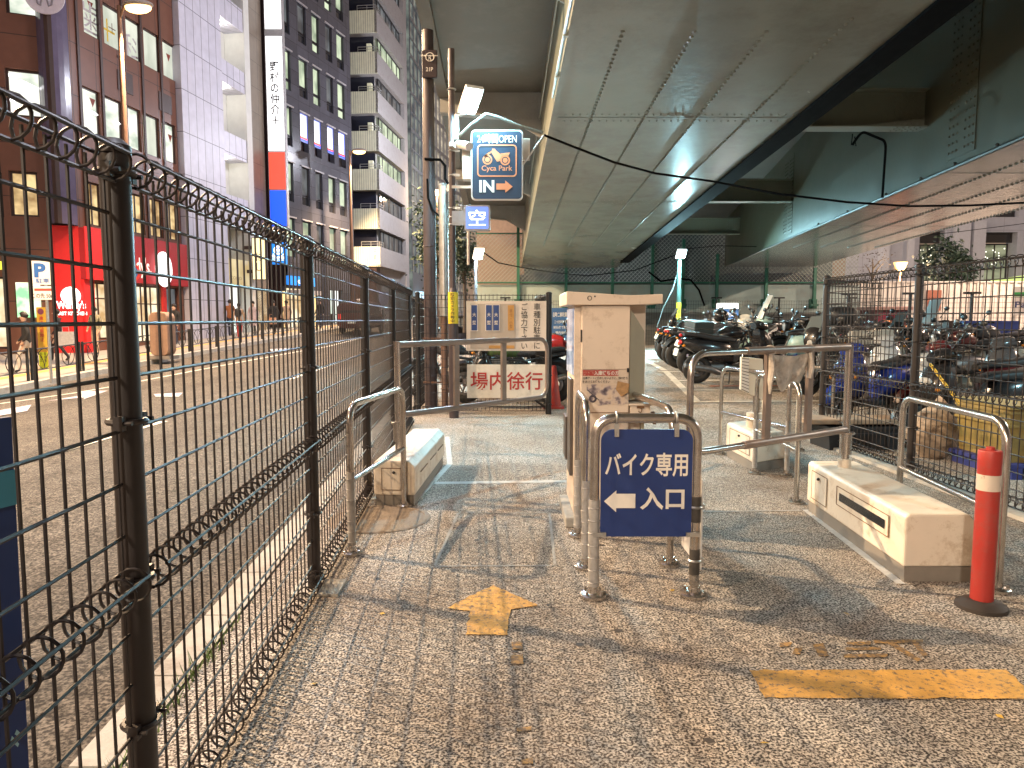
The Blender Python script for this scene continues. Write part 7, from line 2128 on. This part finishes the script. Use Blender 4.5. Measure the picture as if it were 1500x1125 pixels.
# small distant glowing lamps
for lab, u, v, Y, base in (("small orange street lamp glowing in front of the grey hall", 1319, 388, 40, 0), ("small orange street lamp glowing far down the road between the poles", 640, 281, 62, 1)):
    p = at(u, v, Y); t = thing("street_lamp", lab, "street lamp", (p.x, Y, 1.6*base))
    mb = MB(); mb.tube([(p.x,Y,1.6*base),(p.x,Y,p.z-.3)], .07, 8); mb.build("pole", m_lampp, t)
    mb = MB(); mb.lathe([(.18,-.30),(.36,.12),(.33,.15),(.001,.17)], p, 14); mb.build("lamp_lens", M("small_sodium_lens", (.9,.6,.3), .4, var=0, emit=(1,.50,.13), es=1.7), t)
    lamp("sodium_light", 'POINT', p-Z*.6+Vector((0,-.5,0)), 450, SODIUM, t, .15)
# guard rail with ring pattern on the kerb
GX = lambda y: kx(y) - .32
y = 14.5; i = 0
segs = []
while y < 66:
    if not (60 < y < 61): segs.append((y, y+2.0))
    y += 2.15
for k, (a, b) in enumerate(segs):
    pa, pb = Vector((GX(a), a, walk_z(a))), Vector((GX(b), b, walk_z(b)))
    lab = "black ring patterned pavement railing panel, one of the row along the kerb"
    t = thing("railing_panel", lab, "railing", pa.lerp(pb, .5), group="railing panels along the kerb")
    d = pb-pa
    for p in (pa, pb): mb = MB(); mb.tube([p, p+Z*.86], .038, 8); mb.build("post", m_rail, t)
    mb = MB(); mb.tube([pa+Z*.80, pb+Z*.80], .022, 6); mb.tube([pa+Z*.24, pb+Z*.24], .016, 6)
    for q_ in (.25, .75):
        c = pa + d*q_ + Z*.52; dd = d.normalized()
        mb.tube([c + dd*(.27*math.cos(2*math.pi*j/22)) + Z*(.27*math.sin(2*math.pi*j/22)) for j in range(22)], .011, 5, closed=True)
    for q_ in (0, .5, 1.0):
        c = pa + d*q_ + Z*.24; dd = d.normalized()
        mb.tube([c + dd*(.5*math.cos(R(90+s_*8)))*(1) + Z*(.54*math.sin(R(90+s_*8))) for s_ in range(-11, 12) if (0 < q_ < 1) or (q_ == 0 and s_ <= 0) or (q_ == 1.0 and s_ >= 0)], .009, 5)
    mb.build("ring_infill", m_rail, t)
# signs on the pavement
def gw(u, v):                                   # point on the far pavement for this pixel
    d = ray(u, v); t = 5.0
    while t < 120:
        p = d*t
        if CAM_H + p.z <= walk_z(p.y): break
        t += .05
    return Vector((p.x, p.y, walk_z(p.y)))
Yp = 17.0
xp = at(64, 450, Yp).x; xp = min(xp, kx(Yp)-.35)
Yp = 18.2; c = at(58, 412, Yp)
t = thing("parking_sign", "square white and blue parking sign with a distance plate below", "road sign", (c.x+.1, Yp, walk_z(Yp)))
mb = MB(); mb.tube([(c.x+.12,Yp+.05,walk_z(Yp)),(c.x+.12,Yp+.05,at(58,380,Yp).z)], .035, 10); mb.build("pole", m_galv, t)
x0, x1 = at(42,400,Yp).x, at(78,400,Yp).x; z1_, z0_ = at(58,382,Yp).z, at(58,417,Yp).z
mb = MB(); mb.prism([((x0+x1)/2+x, Yp, (z0_+z1_)/2+z) for x, z in rrect(x1-x0, z1_-z0_, .05)], (0,.02,0)); f = mb.build("parking_plate", m_wsign, t, smooth=False)
text("P", ((x0+x1)/2-.02, Yp-.006, z1_-(z1_-z0_)*.40), X, Z, .30, .36, M("sign_blue", (.03,.13,.42), .5), f, bold=.05)
text("駐車", ((x0+x1)/2+.03, Yp-.006, z0_+.10), X, Z, .34, .12, M("sign_blue", (.03,.13,.42)), f, bold=.01)
x0, x1 = at(45,430,Yp).x, at(81,430,Yp).x; z1_, z0_ = at(58,419,Yp).z, at(58,439,Yp).z
mb = MB(); mb.box(x0, x1, Yp, Yp+.02, z0_, z1_); f = mb.build("distance_plate", m_wsign, t, smooth=False)
mb = MB(); mb.box(x0+.10, x1-.08, Yp-.006, Yp-.002, z1_-.12, z1_-.06); mb.build("red_arrow_bar", M("sign_red_bar", (.40,.07,.05), .5), f, smooth=False)
text("この先 50m", ((x0+x1)/2, Yp-.006, z0_+.10), X, Z, x1-x0-.06, .13, m_ink, f, bold=.01)
# yellow no-parking post sign
g_ = gw(66, 541); Yy = g_.y
t = thing("warning_sign", "tall narrow yellow no parking sign standing at the kerb railing", "road sign", g_)
x0, x1 = at(57,500,Yy).x, at(70,500,Yy).x; z1_, z0_ = at(64,450,Yy).z, at(64,541,Yy).z
mb = MB(); mb.tube([((x0+x1)/2,Yy+.05,g_.z),((x0+x1)/2,Yy+.05,z1_)], .05, 10); mb.build("pole", m_galv, t)
mb = MB(); mb.box(x0, x1, Yy-.04, Yy-.02, z0_, z1_, 0); mb.box(x0, x1, Yy-.042, Yy-.0405, z0_, z0_+(z1_-z0_)*.28, 1)
f = mb.build("board", [M("amber_yellow_board", (.62,.38,.04), .5, var=.06), M("fluorescent_yellow", (.68,.80,.03), .5, var=.05)], t, smooth=False)
mb = MB(); mb.lathe([(.001,0),(.09,0),(.09,.004),(.001,.004)], ((x0+x1)/2, Yy-.046, z1_-.13), 20, 0, Matrix.Rotation(R(90), 4, 'X')); mb.build("round_symbol", M("dull_purple_red", (.20,.05,.10), .5), f)
text("違法駐車禁止", ((x0+x1)/2, Yy-.046, z1_-.27-(z1_-z0_)*.20), X, Z, .13, (z1_-z0_)*.40, M("red_ink", (.45,.05,.04), .5), f, vertical=True, bold=.02)
text("新宿区", ((x0+x1)/2-.06, Yy-.046, z0_+(z1_-z0_)*.20), X, Z, .07, .28, m_ink, f, vertical=True)
text("警察署", ((x0+x1)/2+.06, Yy-.046, z0_+(z1_-z0_)*.20), X, Z, .07, .28, m_ink, f, vertical=True)
# round no-stopping sign on the lamp pole line
Yr = 21.9; c = at(191, 399, Yr)
t = thing("no_stopping_sign", "round red and blue no stopping sign half hidden by the near fence post", "road sign", (c.x, Yr, walk_z(Yr)))
def disc(cx, cz, r, y, mat, name, par):
    mb = MB(); mb.lathe([(.001,0),(r,0),(r,.006),(.001,.006)], (cx, y, cz), 28, 0, Matrix.Rotation(R(90), 4, 'X')); return mb.build(name, mat, par)
f = disc(c.x, c.z, .30, Yr, M("sign_red", (.52,.03,.03), .5), "disc", t); disc(c.x, c.z, .23, Yr-.009, M("sign_blue", (.03,.13,.42)), "blue_field", f)
for a in (45, 135): 
    mb = MB(); mb.cbox((c.x, Yr-.020, c.z), .50, .004, .06, 0, 0, Matrix.Rotation(R(a), 4, 'Y')); mb.build("cross_bar", M("sign_red", (.52,.03,.03)), f, smooth=False)
mb = MB(); mb.tube([(c.x,Yr+.05,walk_z(Yr)),(c.x,Yr+.05,c.z+.3)], .035, 10); mb.build("pole", m_lampp, t)
# blue shield road sign farther along
Ys = 40; c = at(562, 437, Ys)
t = thing("route_sign", "small blue grey shield sign on a thin pole far along the kerb", "road sign", (c.x, Ys, road_z(c.x, Ys)))
mb = MB(); mb.tube([(c.x,Ys+.05,road_z(c.x,Ys)),(c.x,Ys+.05,at(562,415,Ys).z)], .035, 8); mb.build("pole", m_galv, t)
mb = MB(); mb.prism([(c.x+x, Ys, c.z+z) for x, z in ((-.28,.36),(.28,.36),(.30,.0),(.2,-.30),(0,-.42),(-.2,-.30),(-.30,0))], (0,.02,0)); mb.build("shield", M("shield_blue", (.22,.24,.38), .5), t, smooth=False)
# utility cabinet
c = gw(240, 526); t = thing("utility_cabinet", "rounded top brown utility cabinet on the pavement by the red shop", "utility cabinet", c)
w_ = .62; H = at(240, 457, c.y).z - c.z
mb = MB(); mb.prism([(c.x+x, c.y-.3, c.z+.12+H/2-.06+z) for x, z in rrect(w_, H-.12, .2)], (0,.6,0)); mb.build("cabinet", M("tan_cabinet", (.30,.185,.125), .55, var=.1), t, smooth=False, bevel=.03)
mb = MB(); mb.cbox((c.x, c.y, c.z+.06), w_+.1, .7, .115); mb.build("plinth", m_base, t, smooth=False)
# trees
m_bark = M("bark", (.10,.08,.06), .9, var=.3, vs=12, bump=.5, bs=20)
m_leafd = M("dark_leaves", (.03,.05,.022), .6, var=.45, vs=3)
def tree(label, base, h, cw, ch, seed, n=900, leaf=.16, mat=None, lift=.45):
    r = random.Random(seed); t = thing("tree", label, "tree", base); b = Vector(base)
    mb = MB(); mb.tube([b, b+Vector((.05,.03,h*.25)), b+Vector((-.05,.05,h*.55)), b+Vector((0,0,h*.9))], [.16,.13,.09,.03], 9)
    tips = []
    for i in range(16):
        z = h*r.uniform(lift, .85); a = r.uniform(0, 6.28); L = cw*r.uniform(.45, .95)
        p = b+Z*z; q = p + Vector((math.cos(a)*L, math.sin(a)*L, h*r.uniform(.05,.22))); tips.append(q)
        mb.tube([p, p.lerp(q,.5)+Z*.15, q], [.05,.03,.01], 5)
    mb.build("trunk", m_bark, t)
    mb = MB(); tips.append(b+Z*h*.95)
    for i in range(n):
        c = r.choice(tips) + Vector((r.gauss(0,1)*cw*.24, r.gauss(0,1)*cw*.24, r.gauss(0,1)*ch*.16))
        u_ = Vector((r.gauss(0,1), r.gauss(0,1), r.gauss(0,.6))).normalized(); v_ = u_.cross(Vector((r.gauss(0,1),r.gauss(0,1),r.gauss(0,1)))).normalized()
        s_ = leaf*r.uniform(.6,1.3); mb.add([c-u_*s_, c+v_*s_*.45, c+u_*s_, c-v_*s_*.45], [(0,1,2,3)])
    mb.build("crown", mat or m_leafd, t, smooth=False)
    return t
tree("street tree with dark leaves standing between the far poles", (at(646,480,48).x, 48, 1.0), 7.2, 1.5, 3.6, 4, 2600, .15)
tree("second street tree with sparse leaves right of the warning sticker pole", (at(681,480,46).x, 46, .6), 6.6, 1.1, 3.6, 8, 1700, .14)
tree("dark evergreen tree in front of the grey hall above the hoarding", (at(1384,480,38).x, 38, 0), 5.2, 1.15, 2.0, 6, 1900, .14, M("evergreen_leaves", (.02,.042,.024), .6, var=.45, vs=3), .5)
tree("bare twiggy tree left of the grey hall columns", (at(1275,480,40).x, 40, 0), 5.0, 1.3, 2.0, 12, 260, .07, m_bark, .45)
# ================================================================ people on the pavement
m_skin = M("skin", (.52,.33,.24), .55, var=.06)
m_hair = M("dark_hair", (.02,.015,.013), .55, var=.2, vs=30)
def person(label, base, heading, coat, legs, long_coat=False, stride=.25, h=1.68, hat=None, bag=None, seed=0):
    base = Vector(base); s = h/1.7; r = random.Random(seed)
    t = thing("person", label, "person", base, R(heading))
    me = bpy.data.meshes.new("body")
    st = stride
    J = {"pel":(0,0,.93),"wai":(0,0,1.08),"che":(.02,0,1.30),"nek":(.03,0,1.46),"hd0":(.05,0,1.54),"hd1":(.06,0,1.66),
         "hl":(0,.09,.90),"kl":(st*.55+.04,.09,.50),"al":(st*.75-.04,.09,.09),"tl":(st*.75+.10,.09,.04),
         "hr":(0,-.09,.90),"kr":(-st*.20+.05,-.09,.50),"ar":(-st*.85,-.09,.12),"tr":(-st*.85+.12,-.09,.04),
         "sl":(.01,.17,1.40),"el":(-st*.35,.23,1.13),"wl":(-st*.2+.10,.22,.90),"fl":(-st*.1+.14,.21,.80),
         "sr":(.01,-.17,1.40),"er":(st*.30,-.23,1.13),"wr":(st*.5+.10,-.22,.92),"fr":(st*.6+.13,-.21,.83)}
    rad = {"pel":(.15,.13),"wai":(.13,.105),"che":(.165,.12),"nek":(.055,.055),"hd0":(.075,.085),"hd1":(.085,.10),"hl":(.095,.10),"kl":(.062,.065),"al":(.045,.048),"tl":(.04,.03),
           "hr":(.095,.10),"kr":(.062,.065),"ar":(.045,.048),"tr":(.04,.03),"sl":(.068,.068),"el":(.05,.05),"wl":(.034,.034),"fl":(.03,.022),"sr":(.068,.068),"er":(.05,.05),"wr":(.034,.034),"fr":(.03,.022)}
    ks = list(J); E = [("pel","wai"),("wai","che"),("che","nek"),("nek","hd0"),("hd0","hd1"),("pel","hl"),("hl","kl"),("kl","al"),("al","tl"),("pel","hr"),("hr","kr"),("kr","ar"),("ar","tr"),("che","sl"),("sl","el"),("el","wl"),("wl","fl"),("che","sr"),("sr","er"),("er","wr"),("wr","fr")]
    me.from_pydata([Vector(J[k])*s for k in ks], [(ks.index(a), ks.index(b)) for a, b in E], [])
    o = bpy.data.objects.new("body", me); COL.objects.link(o)
    md = o.modifiers.new("skin", 'SKIN'); sv = me.skin_vertices[0].data
    for i, k in enumerate(ks):
        sv[i].radius = (rad[k][0]*s, rad[k][1]*s); sv[i].use_root = (k == "pel")
    o.modifiers.new("sub", 'SUBSURF').levels = 1
    dg = bpy.context.evaluated_depsgraph_get(); dg.update()
    nm = bpy.data.meshes.new_from_object(o.evaluated_get(dg))
    bpy.data.objects.remove(o)
    nm.materials.clear()
    for mm in (m_skin, coat, legs, m_ink): nm.materials.append(mm)
    for p in nm.polygons:
        c = p.center/s; p.use_smooth = True
        if c.z > 1.475: mi = 0
        elif c.z < .09: mi = 3
        elif abs(c.y) > .155 and c.z < .90: mi = 0
        elif c.z > .90 or (abs(c.y) > .17): mi = 1
        else: mi = 2
        p.material_index = mi
    b = bpy.data.objects.new("body", nm); COL.objects.link(b); b.parent = t
    mb = MB(); mb.sph((.045*s,0,1.655*s), (.105*s,.092*s,.105*s), 12, 8); mb.v = [(p[0]-(.025 if p[2] < 1.66*s else 0), p[1], p[2]+.012) for p in mb.v]
    mb.f = [f for f in mb.f if not all(mb.v[i][2] < 1.60*s and mb.v[i][0] > .06 for i in f)]; mb.m = [0]*len(mb.f)
    mb.build("hair", hat or m_hair, t, local=True)
    mb = MB(); mb.sph((.145*s,0,1.60*s), (.022,.016,.02), 6, 4); mb.build("nose", m_skin, t, local=True)
    if long_coat:
        mb = MB(); mb.loft([(0,0,0,.1,.1)], 3)
        mb = MB(); n_ = 16; rings = []
        for z, rx, ry in ((1.15,.14,.17),(1.0,.16,.19),(.75,.19,.21),(.52,.22,.23)):
            rings += [(rx*math.cos(2*math.pi*j/n_)*s, ry*math.sin(2*math.pi*j/n_)*s, z*s) for j in range(n_)]
        mb.add(rings, [(i*n_+j, i*n_+(j+1)%n_, (i+1)*n_+(j+1)%n_, (i+1)*n_+j) for i in range(3) for j in range(n_)])
        mb.build("coat_skirt", coat, t, local=True)
    if bag == "back":
        mb = MB(); mb.loft([(-.30,0,1.20,.10,.14),(-.24,0,1.22,.15,.20),(-.14,0,1.24,.15,.20)], 14, 3.2); mb.build("backpack", m_plast, t, local=True)
    return t
def cloth(n, c): return M("cloth_"+n, c, .85, var=.15, vs=14)
def ped(label, u, v, heading, coat, legs, **k): 
    g = gw(u, v); return person(label, g, heading, coat, legs, **k)
Cblk, Cden, Cor, Cred, Cpink, Cbeige, Cgr = cloth("black",(.02,.02,.022)), cloth("navy",(.03,.035,.06)), cloth("rust_orange",(.30,.11,.04)), cloth("red",(.42,.03,.03)), cloth("pale_pink",(.50,.40,.40)), cloth("beige",(.48,.34,.24)), cloth("olive_camouflage",(.22,.20,.13))
ped("person in black coat and pale trousers walking left beside the yellow no parking sign", 42, 546, 200, Cblk, cloth("cream",(.55,.50,.44)), stride=.3, seed=1)
ped("person in dark clothes with a white bag in front of the red corner wall", 88, 530, 195, Cblk, Cblk, stride=.3, seed=2)
ped("person in an olive camouflage jacket by the shop door near the fence post", 142, 520, 260, Cgr, Cbeige, stride=.1, seed=3)
ped("person in a dark jumper standing in the doorway right of the red shop", 258, 505, 250, Cblk, Cden, stride=.1, seed=4)
ped("person in a rust orange jacket seen from behind outside the white lit shop", 338, 493, 95, Cor, Cden, stride=.2, h=1.76, seed=5)
ped("person with a black backpack and bright red trousers walking away", 351, 496, 100, Cbeige, Cred, stride=.3, bag="back", h=1.62, seed=6)
ped("person in a long pale pink coat near the cream lantern sign", 372, 492, 270, Cpink, Cblk, long_coat=True, stride=.15, seed=7)
ped("person in a black coat carrying an orange bag outside the blue sign shop", 402, 490, 265, Cblk, Cblk, long_coat=True, stride=.2, seed=8)
ped("person in a long beige coat by the lit shop window", 421, 489, 255, Cbeige, Cbeige, long_coat=True, stride=.2, seed=9)
ped("person in a dark coat far along the pavement by the railing", 470, 483, 250, Cblk, Cden, stride=.2, seed=10)
def bag(label, u, v, mat, w=.38, h=.34, up=.30):
    g = gw(u, v); t = thing("shopping_bag", label, "bag", g + Z*up)
    mb = MB(); mb.prism([(-w/2,-.06,0),(w/2,-.06,0),(w/2*.96,-.06,h),(-w/2*.96,-.06,h)], (0,.12,0)); mb.build("body", mat, t, smooth=False, local=True)
    mb = MB(); mb.tube([(-w*.22,-.05,h),(-w*.2,-.05,h+.16),(w*.2,-.05,h+.16),(w*.22,-.05,h)], .008, 5); mb.build("handle", mat, t, local=True)
bag("white paper shopping bag held by the person in front of the red corner wall", 100, 531, cloth("white_paper",(.62,.60,.58)), .5, .45, .55)
bag("orange bag held by the black coated person outside the blue sign shop", 399, 491, cloth("orange_bag",(.55,.30,.18)), .42, .34, .55)
# ================================================================ dark van parked far along the kerb
vb = rd(531, 489)
t = thing("van", "dark maroon van parked at the far kerb beyond the third fence post", "van", vb, R(86))
K_van = paintm("van_maroon", (.075,.030,.030))
mb = MB(); mb.loft([(-2.2,0,.95,.78,.55),(-2.15,0,1.05,.84,.72),(-1.2,0,1.12,.86,.80),(.6,0,1.12,.86,.80),(1.1,0,1.0,.85,.68),(1.6,0,.78,.82,.42),(2.15,0,.66,.74,.32),(2.25,0,.62,.6,.22)], 22, 4.5); mb.build("body", K_van, t, local=True)
mb = MB(); mb.prism([(-2.19,-.62,1.22),(-2.19,.62,1.22),(-2.12,.58,1.68),(-2.12,-.58,1.68)], (-.03,0,0)); mb.build("rear_window", p_dark, t, smooth=False, local=True)
for s in (-1,1):
    mb = MB(); mb.prism([(-1.9,s*.855,1.2),(.5,s*.855,1.2),(.9,s*.855,1.2),(.45,s*.825,1.65),(-1.85,s*.825,1.65)], (0,s*.014,0)); mb.build("side_window", p_dark, t, smooth=False, local=True)
    mb = MB(); mb.box(-2.24,-2.16,s*.66-.08,s*.66+.08,.85,1.15); mb.build("tail_light", M("tail_glow", (.5,.03,.03), .3, var=0, emit=(.8,.03,.02), es=.35), t, smooth=False, local=True)
    for x in (-1.4, 1.4):
        mb = MB(); mb.torus((x,s*.76,.31), .22, .09, 'y', 22, 8); mb.cyl((x,s*.70,.31),(x,s*.83,.31),.15,n=14); mb.build("wheel", m_tyre, t, local=True)
mb = MB(); mb.box(-2.24,-2.18,-.22,.22,.62,.76); mb.build("number_plate", m_plate, t, smooth=False, local=True)
mb = MB(); mb.loft([(-.35,0,1.99,.12,.04),(-.1,0,2.0,.30,.055),(.1,0,2.0,.30,.055),(.3,0,1.98,.12,.03)], 12, 3); mb.build("roof_light", M("pale_roof_light", (.6,.55,.5), .4, emit=(1,.85,.7), es=.5), t, local=True)
# ================================================================ red kiosk trailer in front of the hoarding
kp = at(1312, 480, 26.5); t = thing("food_kiosk", "red roofed kiosk stall with an orange lit counter behind the fence", "kiosk", (kp.x, 26.5, 0))
x0, x1 = at(1280,470,26.5).x, at(1329,470,26.5).x; zt = at(1300,450,26.5).z
mb = MB(); mb.box(x0, x1, 26.5, 27.6, .3, zt-.1); mb.build("body", M("kiosk_maroon", (.10,.02,.025), .5, var=.15), t, smooth=False)
mb = MB(); mb.box(x0-.1, x1+.1, 26.3, 27.7, zt-.1, zt+.02); mb.build("roof", M("kiosk_roof", (.55,.30,.24), .5), t, smooth=False, bevel=.02)
mb = MB()
for k in range(5): xx = x0+.1+(x1-x0-.2)*k/5; mb.box(xx, xx+(x1-x0)/7, 26.47, 26.495, zt-.75, zt-.2)
mb.build("curtain", M("kiosk_curtain", (.28,.03,.06), .8, var=.2), t, smooth=False)
mb = MB(); mb.prism([(x0+.5,26.44,at(1300,482,26.5).z),(x1-.05,26.44,at(1300,485,26.5).z),(x1-.05,26.44,at(1300,476,26.5).z),(x0+.9,26.44,at(1300,478,26.5).z),(x0+.55,26.44,at(1300,468,26.5).z),(x0+.35,26.44,at(1300,468,26.5).z)], (0,.03,0)); mb.build("lit_counter", M("orange_lit_counter", (.6,.2,.06), .5, emit=(1,.32,.10), es=.7), t, smooth=False)

# unseen lamps added right of the frame to brighten hoarding and girder underside
for x_, y_ in ((24.0, 27.0), (21.5, 13.0)):
    t = thing("street_lamp", "unseen lamp added to light the white hoarding from the side, %s one" % ("farther" if y_ > 20 else "nearer"), "street lamp", (x_, y_, 0))
    mb = MB(); mb.tube([(x_,y_,0),(x_,y_,7.6),(x_-.7,y_,7.9)], .07, 8); mb.build("pole", m_lampp, t)
    mb = MB(); mb.sph((x_-.8,y_,7.85), (.3,.16,.09), 12, 6); mb.build("lamp_lens", M("sodium_lens", (.9,.7,.4)), t)
    lamp("sodium_light", 'POINT', (x_-.8,y_,7.55), 3800, (1,.74,.55), t, .12)
